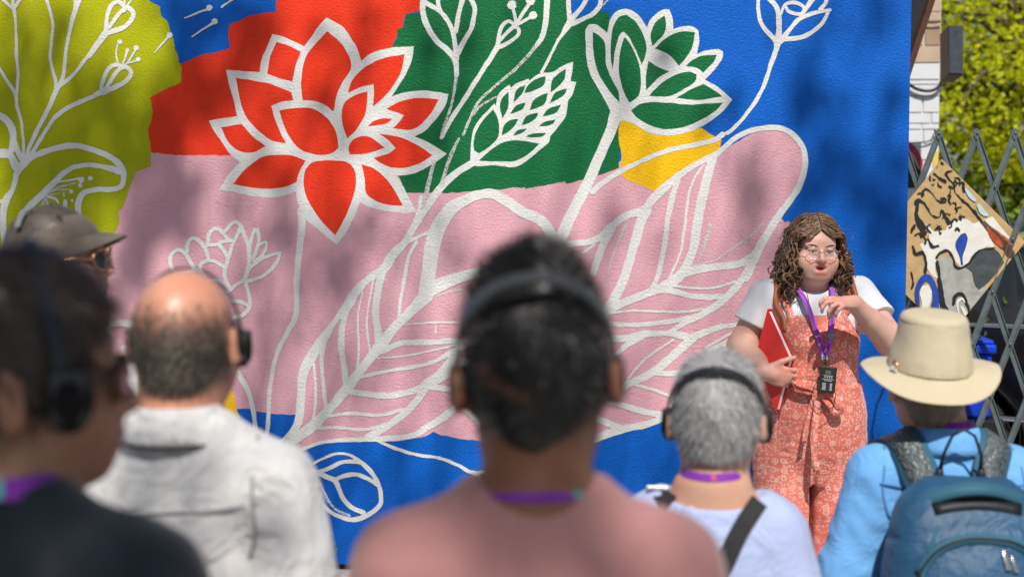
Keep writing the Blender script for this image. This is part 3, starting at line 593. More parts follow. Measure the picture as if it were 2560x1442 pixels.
def ridged(seed, **kw):
    f = vnoise(seed, **kw)
    return lambda X, Y, Z: 0.6 - np.abs(f(X, Y, Z)) * 1.2
def rotm(yaw=0, pitch=0, roll=0):
    return Matrix.Rotation(yaw, 3, 'Z') @ Matrix.Rotation(pitch, 3, 'X') @ Matrix.Rotation(roll, 3, 'Y')

def head_sdf(F, T, s=1.0, face=True, ears=True, mouth=0.0, wide=1.0, eo=.005):
    """head with its centre at T.translation; local face direction is -Y"""
    Rm = T.to_3x3()
    def P(x, y, z): return tuple(T @ Vector((x * s * wide, y * s, z * s)))
    def E(c, r, k=.012, mode='u', rot=None):
        M = Rm if rot is None else Rm @ rot
        F.ell(P(*c), (r[0] * s * wide, r[1] * s, r[2] * s), k, mode, np.array(M))
    E((0, .012, .034), (.077, .097, .088), .02)
    E((0, .020, .005), (.073, .086, .085), .02)
    E((0, -.028, -.045), (.060, .066, .066), .03)
    E((0, -.062, -.088), (.030, .026, .022), .03)
    for sx in (-1, 1):
        E((sx * .040, -.056, -.030), (.032, .036, .034), .02)
        E((sx * .052, -.010, -.062), (.018, .036, .028), .03)
        if ears:
            rt = Matrix.Rotation(sx * R(22), 3, 'Z') @ Matrix.Rotation(R(-10), 3, 'X')
            E((sx * (.083 + eo), .018, -.002), (.0085, .021, .035), .006, rot=rt)
            E((sx * .078, .008, -.022), (.009, .012, .014), .008)
            E((sx * (.094 + eo), .010, .002), (.007, .011, .019), .006, 'c', rot=rt)
    if face:
        E((0, -.066, .035), (.055, .026, .030), .03)
        for sx in (-1, 1):
            E((sx * .031, -.0815, .026), (.024, .010, .0065), .010)
            E((sx * .032, -.101, .006), (.017, .013, .0105), .010, 'c')
        F.cone(P(0, -.090, .014), P(0, -.112, -.022), .0075 * s, .0115 * s, .012)
        E((0, -.108, -.026), (.012, .011, .0095), .008)
        for sx in (-1, 1): E((sx * .0125, -.100, -.028), (.0078, .010, .0075), .006)
        E((0, -.088, -.056), (.030, .014, .022), .014)
        if mouth > 0:
            E((0, -.096, -.046), (.026, .0080, .0052), .004)
            E((0, -.095, -.046 - .0115 - mouth * 1.6), (.0225, .0090, .0062), .004)
            E((0, -.100, -.0505 - mouth * .8), (.0215, .020, mouth), .003, 'c')
        else:
            E((0, -.0965, -.052), (.021, .0075, .0042), .004); E((0, -.0965, -.061), (.018, .0078, .0052), .004)
    return P

# ------------------------------------------------------------------ skin, cloth, hair materials
def skin_mat(name, col, red=0.25, rough=0.5):
    t = NT(name); c = t.coord('Object'); n1 = t.noise(c, 14.0, 4.0, 0.6); n2 = t.noise(c, 90.0, 3.0, 0.6)
    a = tuple(col[:3]) + (1,); b = (min(1, col[0] * 1.06), col[1] * (1 - red), col[2] * (1 - red), 1)
    cc = t.mix(t.math('MULTIPLY', t.ramp(n1, [(0.38, (0, 0, 0)), (0.72, (1, 1, 1))]), 0.75), a, b)
    cc = t.mix(t.math('MULTIPLY', n2, 0.22), cc, tuple(x * .72 for x in col[:3]) + (1,))
    at = t.new('Attribute', _attribute_name='tint')
    cc = t.mix(1.0, cc, at.outputs['Color'], 'MULTIPLY')
    t.set(Base_Color=cc, Roughness=rough); t.b.inputs['Specular IOR Level'].default_value = 0.42
    t.b.inputs['Subsurface Weight'].default_value = 0.12; t.b.inputs['Subsurface Radius'].default_value = (0.012, 0.005, 0.003); t.b.inputs['Subsurface Scale'].default_value = 1.0
    t.bump(t.noise(c, 420.0, 3.0), 0.25, 0.0012)
    return t.m
def cloth_mat(name, col, weave=900.0, amount=0.1, rough=0.85, sheen=0.15, big=5.0, wr=0.25, plaid=None, fold=0.0):
    t = NT(name); c = t.coord('Object'); n1 = t.noise(c, big, 4.0, 0.6)
    lo = tuple(x * (1 - amount) for x in col[:3]) + (1,); hi = tuple(min(1, x * (1 + amount)) for x in col[:3]) + (1,)
    cc = t.ramp(n1, [(0.3, lo), (0.7, hi)])
    if plaid:
        sx = t.new('SeparateXYZ'); t.link(c, sx.inputs[0])
        for ch, fr in ((0, plaid[0]), (2, plaid[0])):
            v = t.math('FRACT', t.math('MULTIPLY', sx.outputs[ch], fr)); cc = t.mix(t.math('MULTIPLY', t.math('LESS_THAN', v, 0.32), plaid[1]), cc, plaid[2])
    t.set(Base_Color=cc, Roughness=rough); t.b.inputs['Specular IOR Level'].default_value = 0.2
    t.b.inputs['Sheen Weight'].default_value = sheen
    w = t.noise(c, weave, 2.0); m = t.noise(c, 55.0, 3.0, 0.5, 0.5)
    hgt = t.math('ADD', t.math('MULTIPLY', w, 0.12), t.math('MULTIPLY', m, wr))
    if fold:                                      # soft creases
        fo = t.new('TexNoise', Scale=11.0, Detail=2.5, Roughness=.5, Distortion=1.6); t.link(c, fo.inputs['Vector'])
        rd = t.math('ABSOLUTE', t.math('SUBTRACT', fo.outputs[0], .5)); hgt = t.math('SUBTRACT', hgt, t.math('MULTIPLY', rd, fold))
    t.bump(hgt, 0.5, 0.006)
    return t.m
def hair_mat(name, dark, light, rough=0.42, spec=0.5):
    t = NT(name); at = t.new('Attribute', _attribute_name='rnd')
    cc = t.ramp(at.outputs['Fac'], [(0.0, dark), (0.55, tuple((a + b) / 2 for a, b in zip(dark, light))), (1.0, light)])
    t.set(Base_Color=cc, Roughness=rough); t.b.inputs['Specular IOR Level'].default_value = spec
    return t.m
def set_attr(me, name, vals, kind='FLOAT'):
    a = me.attributes.new(name, kind, 'POINT')
    a.data.foreach_set('value' if kind == 'FLOAT' else 'color', np.ascontiguousarray(vals, np.float32).ravel())
def hair_strips(name, roots, dirs, nrms, length, width, mat, parent, curl=0.0, seg=4, droop=0.0, seed=1):
    """thin tapering strands; arrays of roots, comb directions and surface normals"""
    r = np.random.RandomState(seed); n = len(roots); L = (length if np.ndim(length) else np.full(n, length)) * r.uniform(.7, 1.3, n)
    d = dirs / np.maximum(np.linalg.norm(dirs, axis=1), 1e-6)[:, None]; side = np.cross(d, nrms); side /= np.maximum(np.linalg.norm(side, axis=1), 1e-6)[:, None]
    V = np.zeros((n, seg + 1, 2, 3)); ph = r.uniform(0, 6.28, n); p = roots.copy()
    for j in range(seg + 1):
        t = j / seg; w = width * (1 - .75 * t)
        off = side * (np.sin(ph + t * 5) * curl * t)[:, None] + nrms * (np.cos(ph + t * 5) * curl * t)[:, None]
        q = p + off; V[:, j, 0] = q - side * w / 2; V[:, j, 1] = q + side * w / 2
        dd = d + np.array([0, 0, -droop * t]) - nrms * (0.25 * t); dd /= np.linalg.norm(dd, axis=1)[:, None]
        p = p + dd * (L / seg)[:, None]
    b = np.arange(n)[:, None] * (2 * (seg + 1)) + np.arange(seg)[None] * 2; b = b.ravel()
    me = mesh_fast(name, V.reshape(-1, 3), np.stack([b, b + 1, b + 3, b + 2], 1))
    if len(me.vertices) == n * 2 * (seg + 1): set_attr(me, 'rnd', np.repeat(r.rand(n), 2 * (seg + 1)))
    return link(name, me, mat, parent, True)
# ------------------------------------------------------------------ people: shared builders
black_cord = var_mat('black_cord', (0.012, 0.012, 0.014), 0.2, 30, 0.5, spec=0.4)
black_plastic = var_mat('black_plastic', (0.016, 0.017, 0.019), 0.25, 20, 0.38, 0.15, 300, 0.0006, 0.5)
foam_black = var_mat('ear_foam', (0.010, 0.010, 0.011), 0.3, 80, 0.95, 0.5, 500, 0.002, 0.15)
shoe_mat = var_mat('shoe_leather', (0.05, 0.045, 0.04), 0.3, 15, 0.6)
sole_mat = var_mat('shoe_sole', (0.35, 0.34, 0.32), 0.2, 15, 0.8)
V3 = lambda *a: Vector(a)
def hand_sdf(F, wrist, u, n, thumb, curls, spread=0.012, size=1.0, thumb_curl=(0.3, 0.3), thumb_dir=None, k=0.006, lens=(.070, .078, .073, .058)):
    """u: along the fingers, n: the way the palm faces, thumb: towards the thumb side; curls per finger (three angles each)"""
    u = Vector(u).normalized(); n = (Vector(n) - u * Vector(n).dot(u)).normalized(); t = u.cross(n).normalized()
    if t.dot(Vector(thumb)) < 0: t = -t
    W = Vector(wrist); z = size
    A = Matrix((t, u, n)).transposed()
    F.ell(W + u * .046 * z, (.039 * z, .054 * z, .0155 * z), .012, M=np.array(A))
    F.cone(W - u * .01, W + u * .03 * z, .024 * z, .026 * z, .015)
    tips = []
    for i in range(4):
        off = (.030 - .020 * i) * z; b = W + u * (.082 - .006 * abs(i - 1)) * z + t * off
        d = (u + t * (1.5 - i) * spread * 6).normalized(); L = lens[i] * z; p = b - d * .012; ang = 0
        seg = [.46, .30, .24]; r = [.0098, .0090, .0080, .0068]
        rr = [x * z * (0.86 if i == 3 else 1.0) for x in r]
        F.cone(b - d * .03 * z, b, rr[0] * 1.15, rr[0] * 1.05, k); p = b
        for j in range(3):
            ang += curls[i][j]; q = p + (d * math.cos(ang) + n * math.sin(ang)) * (L * seg[j])
            F.cone(p, q, rr[j], rr[j + 1], .003); p = q
        tips.append(p)
    td = Vector(thumb_dir).normalized() if thumb_dir is not None else (u * .62 + t * .72 + n * .35).normalized()
    b = W + u * .022 * z + t * .028 * z; m = b + td * .034 * z
    F.cone(b, m, .0155 * z, .0118 * z, .010); e = (td * math.cos(thumb_curl[0]) + (u * .6 + n * .6).normalized() * math.sin(thumb_curl[0])).normalized()
    q = m + e * .030 * z; F.cone(m, q, .0112 * z, .0100 * z, .004)
    e2 = (e * math.cos(thumb_curl[1]) + (u * .5 + n * .7).normalized() * math.sin(thumb_curl[1])).normalized()
    F.cone(q, q + e2 * .024 * z, .0098 * z, .0080 * z, .004)
    return tips
RELAX = [[.25, .35, .2]] * 4
def shoes(root, ax, H, mat=None):
    for sx in (-1, 1):
        F = Field((sx * ax - .08, -.24, -.01), (sx * ax + .08, .12, .14), .007)
        F.ell((sx * ax, -.055, .045), (.047, .135, .045), .02); F.ell((sx * ax, .03, .06), (.042, .055, .06), .02)
        F.plane_cut((0, 0, -1), (0, 0, .018))
        me, V = F.mesh('shoe'); o = link('shoe', me, mat or shoe_mat, root, True)
        mb = MB(); mb.box((sx * ax, -.045, .011), (.045, .135, .0105), bev=.006); mb.build('sole', sole_mat, o)
def body_legs(F, H, hipx, ax):
    for sx in (-1, 1):
        F.chain([(sx * hipx, .01, .50 * H), (sx * (hipx + .01), -.005, .285 * H), (sx * ax, .02, .055 * H), (sx * ax, .02, .05)], [.072, .048, .036, .034], .02)
        F.cone((sx * ax, .02, .045), (sx * ax, -.12, .035), .036, .028, .02)
def trousers(root, H, waist, mat, hipx, ax, rx=.17, ry=.125, flare=0.0, res=.012, hem=.06):
    F = Field((-.32, -.25, hem - .01), (.32, .25, waist + .03), res)
    F.loft([(.46 * H, 0, .01, rx * .98, ry), (.52 * H, 0, .015, rx * 1.04, ry * 1.08), (waist, 0, .01, rx * .92, ry * .95)], .03)
    for sx in (-1, 1): F.chain([(sx * hipx, .01, .49 * H), (sx * (hipx + .012), 0, .28 * H), (sx * ax, .015, hem)], [.098, .078 + flare, .070 + flare], .03)
    F.plane_cut((0, 0, -1), (0, 0, hem)); F.displace(lambda X, Y, Z: .004 * ridged(5, fmin=25, fmax=90, an=(.6, .6, 1.4))(X, Y, Z))
    me, V = F.mesh('trousers'); return link('trousers', me, mat, root, True)
def tint_white(me): set_attr(me, 'tint', np.ones((len(me.vertices), 4)), 'FLOAT_COLOR')
def person_root(label, px, d, face, cat='person', off=0.0):
    """feet under the pixel column px at depth d; face: turn to the right of straight ahead, in degrees (180 = facing the camera)"""
    p = at_d(px, 470, d); o = empty('person', (p.x, p.y, 0), math.pi - R(face) + 0.0)
    tag(o, label, cat); return o
def hair_cap(root, T, s, th, cuts, mat, n, length, width, comb=None, crown=(0, .05, .12), res=.006, name='hair', lift=.25, rand=.35, seed=3, lumps=.004, droop=.3, keep=None, top=0.0, curl=.002, shell=True, wide=1.0, topw=.070):
    """a close-fitting volume of hair plus many fine strands over it; head-local cuts are (normal, point)"""
    c = np.array(T.translation); F = Field(c - .19, c + .19, res); Rm = np.array(T.to_3x3())
    P = lambda x, y, z: tuple(T @ Vector((x * s * wide, y * s, z * s)))
    def E(cc, r, k=.02): F.ell(P(*cc), ((r[0] * wide) * s + th, r[1] * s + th, r[2] * s + th), k, M=Rm)
    E((0, .012, .034), (.077, .097, .088)); E((0, .020, .005), (.073, .086, .085)); E((0, .035, -.045), (.055, .055, .06))
    if top: F.ell(P(0, .012, .070), (topw * s + th, .090 * s + th, .055 * s + top), .03, M=Rm)
    for nn, pp in cuts: F.plane_cut(tuple(T.to_3x3() @ Vector(nn)), P(*pp))
    F.displace(lambda X, Y, Z: lumps * vnoise(seed, 14, 40, 160)(X, Y, Z))
    me, V = F.mesh(name)
    N = np.zeros(len(me.vertices) * 3, np.float32); me.vertices.foreach_get('normal', N); N = N.reshape(-1, 3).astype(float)
    V = np.zeros(len(me.vertices) * 3, np.float32); me.vertices.foreach_get('co', V); V = V.reshape(-1, 3).astype(float)
    r = np.random.RandomState(seed); idx = r.randint(0, len(V), n)
    if keep is not None:
        L = (V - c) @ Rm; idx = idx[[bool(keep(*(L[i] / s), r.rand())) for i in idx]]
    cr = np.array(P(*crown)); D = V[idx] - cr
    if comb is not None: D = D * .25 + np.array(T.to_3x3() @ Vector(comb))[None] * .1
    Nn = N[idx]; D = D / np.maximum(np.linalg.norm(D, axis=1), 1e-6)[:, None]; D = D - Nn * (D * Nn).sum(1)[:, None]
    D = D / np.maximum(np.linalg.norm(D, axis=1), 1e-3)[:, None] + r.randn(len(idx), 3) * rand + Nn * lift
    o = hair_strips(name, V[idx] - Nn * .003, D, Nn, length, width, mat, root, curl=curl, seed=seed, droop=droop)
    if shell:
        set_attr(me, 'rnd', np.clip(.28 + .25 * vnoise(seed + 1, 12, 60, 300)(V[:, 0], V[:, 1], V[:, 2]), 0, 1)); link('hair_mass', me, mat, o, True)
    return o
def headphones(label, T, s, tilt, ear=(0.103, 0.108), pad=(.014, .030, .036), band_r=.006, over=(.018, .030), group=None, pads=(1, 1), wide=1.0, width=None, fy=-.010, bm=None):
    """band over the crown, tilted back by 'tilt', with an ear pad on each side"""
    o = empty('headphones', T.translation); tag(o, label, 'headphones', group)
    Rm = T.to_3x3(); c = T.translation
    pts = []; rx = ear[0] * s; rz = (.122 * s + over[1])
    for k in range(25):
        a = R(-8) + (math.pi + R(16)) * k / 24
        x = math.cos(a) * (rx + over[0] * math.sin(max(0, min(math.pi, a)))); zz = max(0, math.sin(a)) * rz + min(0, math.sin(a)) * .05
        v = Vector((x, zz * math.sin(tilt) + (.012 if a > 9 else fy + .022 * max(0, math.sin(a))) * s, zz * math.cos(tilt))); pts.append(Rm @ v)
    mb = MB(); nr = [p.normalized() for p in pts]; mb.ribbon(pts, nr, width or band_r * 2.6, band_r * .8); b = mb.build('headband', bm or black_plastic, o, False)
    for sx, on in ((-1, pads[0]), (1, pads[1])):
        if not on: continue
        mb = MB(); mb.lathe([(0.001, -.016), (.7, -.016), (.95, -.011), (1, 0), (.93, .010), (.6, .016), (.001, .017)], 24, Matrix.Diagonal((pad[1], pad[2], 1, 1)).to_4x4())
        M = Rm.to_4x4() @ Matrix.Translation(((ear[0] - .003) * s * sx, fy * s, -.004 * s)) @ Matrix.Rotation(R(90) * sx, 4, 'Y') @ Matrix.Rotation(R(90), 4, 'Z')
        mb.v = [M @ Vector(v) for v in mb.v]; mb.build('ear_pad', foam_black, o, True)
        mb = MB(); mb.box(Rm @ Vector(((ear[0] + .008) * s * sx, fy * s, 0)), (.004, pad[1] * .72, pad[2] * .8), Rm, .004); mb.build('housing', black_plastic, o, True)
    return o
purple = cloth_mat('lanyard_webbing', (0.20, 0.028, 0.34), 700, 0.15, 0.7, 0.1, 30, 0.05)
teal = cloth_mat('lanyard_teal_patch', (0.05, 0.42, 0.30), 700, 0.1, 0.7, 0.1, 30, 0.05)
pinkp = cloth_mat('lanyard_pink_patch', (0.45, 0.08, 0.20), 700, 0.1, 0.7, 0.1, 30, 0.05)
def neck_lanyard(label, root, c, rx, ry, drop, w, front_z, patches=(), tiltx=0.0, group='purple lanyards worn round the neck'):
    """webbing loop resting round the neck and hanging down the chest; in the wearer's coordinates"""
    o = empty('lanyard'); o.location = root.location; o.rotation_euler = root.rotation_euler; tag(o, label, 'lanyard', group)
    pts = []; nr = []
    for k in range(33):
        a = R(-150) + R(300) * k / 32 + R(90)        # open towards the chest
        x, y = math.cos(a) * rx, math.sin(a) * ry; fr = max(0, -math.sin(a))
        pts.append(Vector((c[0] + x, c[1] + y, c[2] - drop * fr ** 1.2 + tiltx * x))); nr.append(Vector((math.cos(a), math.sin(a), .55)))
    for q, e in ((pts[0], 0), (pts[-1], 1)):
        ex = [q.lerp(Vector((.0, -.15 + c[1], front_z)), t) + Vector((0, -.03 * math.sin(t * 3.1), 0)) for t in (.25, .5, .75, 1.0)]
        en = [Vector((0, -1, .2))] * 4
        if e: pts += ex; nr += en
        else: pts = ex[::-1] + pts; nr = en + nr
    mb = MB(); mb.ribbon(pts, nr, w, .0022); mb.build('webbing', purple, o)
    for (a0, a1, m) in patches:
        i0, i1 = int(a0 * len(pts)), int(a1 * len(pts)); mb = MB(); mb.ribbon([p + q.normalized() * .0014 for p, q in zip(pts[i0:i1], nr[i0:i1])], nr[i0:i1], w * .9, .0008); mb.build('printed_patch', m, o)
    mb = MB(); mb.box((0, c[1] - .185, front_z - .05), (.035, .003, .05), bev=.002); mb.build('badge', var_mat('badge_card', (.7, .7, .68), .05), o)
    return o
def T_head(x, y, z, yaw=0, pitch=0, roll=0):
    return Matrix.Translation((x, y, z)) @ rotm(R(yaw), R(pitch), R(roll)).to_4x4()
def W_of(root, T):
    return Matrix.Translation(root.location) @ Matrix.Rotation(root.rotation_euler.z, 4, 'Z') @ T

def crowd(label, px, d, face, hc, hs, head, skin, shirt_mat, sh, torso, arms, sleeve=.55, neckline=(.075, .062, -.115), trs=None, belly=0.0, seed=1, res=.008, wr=.004, sleeve_r=(.072, .066), hx=0.0, hy=0.0, hair_h=.12, nk=(.058, .060), nz=None, trap=.042, eo=.006, tint=None):
    """a standing person seen from behind. hc: ear height, sh: (shoulder x, shoulder height); arms: per side (elbow, wrist)"""
    root = person_root(label, px, d, face); H = hc + .122 * hs
    T = T_head(hx, hy, hc, *head)
    F = Field((-.38, -.42, 0), (.38, .26, H + .02), res)
    head_sdf(F, T, hs, eo=eo)
    nz = nz or sh[1] + .055
    F.cone((hx * .8, hy * .8 + .020, hc - .05), (0, .035, nz), nk[0], nk[1], .03)
    F.loft([(.50 * H, 0, .01, torso[2] * .88, .10), (.62 * H, 0, 0, torso[1] * .9, .10), (.75 * H, 0, .01, torso[0] * .9, .10), (nz, 0, .03, .07, .055)], .04)
    wr_ = []
    for sx, (el, wp, hn) in zip((-1, 1), arms):
        S = (sx * sh[0], .02, sh[1]); F.chain([S, el, wp], [.052, .041, .028], .03)
        dv = (Vector(wp) - Vector(el)).normalized(); hand_sdf(F, wp, hn[0] if hn else dv, hn[1] if hn else (-sx, 0, 0), hn[2] if hn else (0, -1, 0), hn[3] if hn else RELAX)
    body_legs(F, H, .085, .10)
    me, V = F.mesh('body')
    if tint is None: tint_white(me)
    else:
        L = (V - np.array(T.translation)) @ np.array(T.to_3x3()) / hs; set_attr(me, 'tint', tint(L[:, 0], L[:, 1], L[:, 2]), 'FLOAT_COLOR')
    link('body', me, skin, root, True)
    # shirt
    F = Field((-.42, -.34, .44 * H), (.42, .28, hc), res * 1.05)
    cw, ww, hw = torso
    F.loft([(.47 * H, 0, .01, hw, .125 + belly), (.56 * H, 0, 0, ww, .115 + belly), (.66 * H, 0, .0, (cw + ww) / 2, .115 + belly * .6), (sh[1] - .09, 0, .012, cw, .118), (sh[1] - .005, 0, .022, cw * .82, .096), ((sh[1] + nz) / 2, 0, .030, cw * .52, .076), (nz, 0, .034, .076, .062)], .035)
    for sx, (el, wp, hn) in zip((-1, 1), arms):
        S = Vector((sx * sh[0], .02, sh[1])); E_ = Vector(el); Wp = Vector(wp)
        F.cone((sx * .060, .03, nz - .030), S, trap, sleeve_r[0] * .90, .035)
        if sleeve <= 1: F.chain([S, S.lerp(E_, sleeve)], [sleeve_r[0], sleeve_r[1]], .03)
        else: F.chain([S, E_, E_.lerp(Wp, sleeve - 1)], [sleeve_r[0], sleeve_r[1] * .92, sleeve_r[1] * .72], .03)
        if sleeve <= 1: dv = (E_ - S).normalized(); q = S.lerp(E_, sleeve)
        else: dv = (Wp - E_).normalized(); q = E_.lerp(Wp, sleeve - 1)
        # flat cuff
        F.op(lambda X, Y, Z, q=q, dv=dv: np.maximum(-((X - q.x) * dv.x + (Y - q.y) * dv.y + (Z - q.z) * dv.z), np.sqrt((X - q.x) ** 2 + (Y - q.y) ** 2 + (Z - q.z) ** 2) - .10), np.array(q) - .11, np.array(q) + .11, .004, 'c')
    F.ell((0, .03 + neckline[3] if len(neckline) > 3 else .03, nz + .02), (neckline[0], neckline[1], .05 if len(neckline) < 5 else neckline[4]), .006, 'c')
    rg = ridged(seed, nfreq=11, fmin=26, fmax=95, an=(.8, .8, .8)); bg = vnoise(seed + 50, 8, 12, 40)
    F.displace(lambda X, Y, Z: wr * rg(X, Y, Z) + wr * .8 * bg(X, Y, Z))
    me, V = F.mesh('shirt'); shirt = link('shirt', me, shirt_mat, root, True)
    trousers(root, H, .50 * H, trs, .085, .10, rx=hw * .96, ry=.118 + belly * .6)
    shoes(root, .10, H)
    return root, T, nz, shirt
def side_arms(sx_w, el_z, wr_z, fy=-.02):
    return [((-sx_w, .03, el_z), (-sx_w - .01, fy - .06, wr_z), None), ((sx_w, .03, el_z), (sx_w + .01, fy - .06, wr_z), None)]
# ------------------------------------------------------------------ the listeners
jeans = cloth_mat('dark_denim', (0.03, 0.045, 0.08), 700, .2); khaki = cloth_mat('khaki_cotton', (0.26, 0.21, 0.14), 700, .12)
grey_tr = cloth_mat('grey_cotton', (0.10, 0.10, 0.11), 700, .15)
skin_brown = skin_mat('skin_brown', (0.23, 0.105, 0.055)); skin_tan = skin_mat('skin_tan', (0.36, 0.19, 0.115))
skin_red = skin_mat('skin_ruddy', (0.60, 0.30, 0.20), rough=.36); skin_fair = skin_mat('skin_fair', (0.58, 0.34, 0.24)); skin_old = skin_mat('skin_freckled', (0.50, 0.28, 0.19))
hair_black = hair_mat('hair_black', (0.005, 0.004, 0.004), (0.019, 0.015, 0.013), .36, .5); hair_dkbrown = hair_mat('hair_dark_brown', (0.016, 0.010, 0.007), (0.075, 0.045, 0.030), .42)
hair_salt = hair_mat('hair_brown_grey', (0.035, 0.026, 0.02), (0.20, 0.165, 0.13), .5); hair_grey = hair_mat('hair_grey', (0.16, 0.16, 0.17), (0.56, 0.55, 0.54), .5)
hair_sandy = hair_mat('hair_sandy', (0.12, 0.075, 0.045), (0.34, 0.24, 0.16), .5)

# man in the mauve t-shirt
band_grey = var_mat('band_grey', (.055, .058, .062), .15, 20, .32, spec=.5)
mauve = cloth_mat('mauve_jersey', (0.385, 0.185, 0.180), 1100, .05, .9, .25, 4, .10)
A, TA, nzA, shA = crowd('person in mauve t-shirt with short black hair, back to camera, wearing headphones', 1342, 1.70, -4, 1.546, 1.0, (0, 0, 3), skin_brown, mauve, (.150, 1.318), (.188, .180, .185),
    side_arms(.215, 1.07, .83), nz=1.425, eo=.013, sleeve=.62, neckline=(.066, .060, 0, -.002, .045), trs=jeans, seed=4, res=.0065, wr=.0045, nk=(.060, .062))
hair_cap(A, TA, 1.0, .0015, [((0, -.8, -.65), (0, -.075, .03)), ((0, -.25, -1), (0, .05, -.056))], hair_black, 12000, .026, .0018, keep=lambda x, y, z, q: z > -.042 + .02 * q, crown=(.02, .075, .09), top=.047, topw=.076, lumps=.008, lift=.34, curl=.009, res=.005)
headphones('black headphones on the person in mauve t-shirt', W_of(A, TA), 1.0, R(38), ear=(.095, .1), over=(.018, .048), band_r=.0065, width=.015, bm=band_grey, pad=(.012, .026, .030))
neck_lanyard('purple lanyard at the neck of the person in mauve t-shirt', A, (0, .034, 1.432), .068, .066, .05, .021, 1.10, [(.42, .455, teal), (.50, .53, pinkp), (.60, .64, teal)], group=None)

# man in navy, turned to the right
navy = cloth_mat('navy_fleece', (0.0075, 0.014, 0.022), 800, .25, .92, .3, 6, .2)
B, TB, nzB, shB = crowd('person in dark navy jacket with brown hair, headphones and dark glasses, looking right', 36, 1.58, 22, 1.558, 1.04, (-44, 0, 0), skin_tan, navy, (.172, 1.345), (.215, .20, .20),
    side_arms(.25, 1.10, .86), nz=1.452, sleeve=1.85, neckline=(.064, .060, 0, 0, .04), trs=grey_tr, seed=9, res=.0065, wr=.005, sleeve_r=(.080, .075), hy=-.01)
hair_cap(B, TB, 1.04, .012, [((0, -.9, -.45), (0, -.070, .045)), ((0, -.75, -.8), (0, -.01, -.02)), ((0, -.1, -1), (0, .05, -.085))], hair_dkbrown, 8000, .040, .0018, crown=(0, .06, .11), top=.026, lumps=.005, lift=.2, curl=.003, res=.005, comb=(0, -.6, -.3))
headphones('black headphones on the person in dark navy jacket', W_of(B, TB), 1.04, R(4), ear=(.104, .1), over=(.008, .036), band_r=.007, pad=(.014, .027, .037), width=.016, fy=-.040)
neck_lanyard('purple lanyard with teal patch at the neck of the person in navy', B, (0, .030, 1.462), .080, .078, .05, .024, 1.12, [(.60, .64, teal), (.36, .39, pinkp)], group=None)
def sunglasses(label, W, s, frame, lens, lw=.030, lh=.022, wrap=.018):
    o = empty('sunglasses', W.translation); tag(o, label, 'glasses'); Rm = W.to_3x3()
    for sx in (-1, 1):
        ring = [Rm @ Vector((sx * (.034 + lw * math.cos(a)) * s, (-.108 + wrap * (.034 + lw * math.cos(a)) / .064 * .9 * abs(math.cos(a)) ** .5 if math.cos(a) > 0 else -.108) * s, (.006 + lh * math.sin(a) * (1.1 if math.sin(a) < 0 else .85)) * s)) for a in [2 * math.pi * k / 24 for k in range(24)]]
        mb = MB(); mb.tube(ring, .0022, 6, closed=True); fr = mb.build('frame', frame, o, True)
        mb = MB(); c = sum(ring, Vector()) / 24; mb.add([c + Rm @ Vector((0, -.003, 0))] + ring, [(0, 1 + k, 1 + (k + 1) % 24) for k in range(24)]); mb.build('lens', lens, fr, True)
        mb = MB(); mb.tube([ring[0], Rm @ Vector((sx * .082 * s, -.06 * s, .012 * s)), Rm @ Vector((sx * .086 * s, .0, .014 * s)), Rm @ Vector((sx * .085 * s, .02 * s, .004 * s))], [.0032, .003, .0026, .002], 6); mb.build('temple', frame, o, True)
    mb = MB(); mb.tube([Rm @ Vector((x * s, -.110 * s, .010 * s)) for x in (-.008, 0, .008)], .0022, 6); mb.build('bridge', frame, o, True)
    return o
dark_lens = NT('dark_lens').set(Base_Color=(.012, .008, .012, 1), Roughness=.08).m
tortoise = var_mat('tortoiseshell', (.05, .028, .008), .6, 60, .3, spec=.5); gold = var_mat('gold_metal', (.75, .42, .22), .05, 20, .25, metal=1.0)
sunglasses('dark tortoiseshell glasses on the person in dark navy jacket', W_of(B, TB), 1.04, tortoise, dark_lens, .031, .024)

# balding man in the white linen shirt
def bald_tint(x, y, z):
    lim = .022 + .42 * np.maximum(0, np.abs(x) - .035) + .18 * np.maximum(0, y - .06)
    f = 1 / (1 + np.exp((z - lim) / .010)) * (1 / (1 + np.exp((-.068 - z) / .006))) * (1 / (1 + np.exp((-.012 - y) / .008))) * (np.abs(x) < .086)
    t = np.ones((len(x), 4)); c = (.20, .22, .26)
    for i in range(3): t[:, i] = 1 - f * (1 - c[i])
    return t
linen = cloth_mat('white_linen', (0.64, 0.63, 0.625), 700, .05, .9, .15, 6, .5, plaid=(9.0, .14, (.36, .37, .42, 1)), fold=8.0)
C, TC, nzC, shC = crowd('balding person in rumpled white linen shirt, back to camera, wearing headphones', 450, 2.32, 4, 1.523, 1.0, (0, 5, 0), skin_red, linen, (.150, 1.290), (.190, .195, .20),
    [((-.205, .04, 1.08), (-.18, -.17, 1.02), None), ((.210, .05, 1.10), (.20, -.15, 1.02), None)], nz=1.405, tint=bald_tint, sleeve=.80, neckline=(.064, .060, 0, 0, .03), trs=khaki, belly=.02, seed=21, res=.0075, wr=.013, sleeve_r=(.074, .084), hx=-.006)
def bald_keep(x, y, z, q):
    e = math.hypot(x * 1.0, (y - .012) * .85); t = (z - .045) / .05
    lim = .016 + .42 * max(0.0, abs(x) - .035) + .18 * max(0.0, y - .06)
    return z < lim + .055 * (q ** 1.6) or q > .985
hair_cap(C, TC, 1.0, .0015, [((0, -.9, -.45), (0, -.035, .02)), ((0, -.1, -1), (0, .05, -.075)), ((0, .42, 1.0), (0, .09, .075))], hair_salt, 15000, .015, .0013, crown=(0, .02, .12), lumps=.0006, lift=.30, rand=.35, curl=.002, res=.005, keep=bald_keep, shell=False)
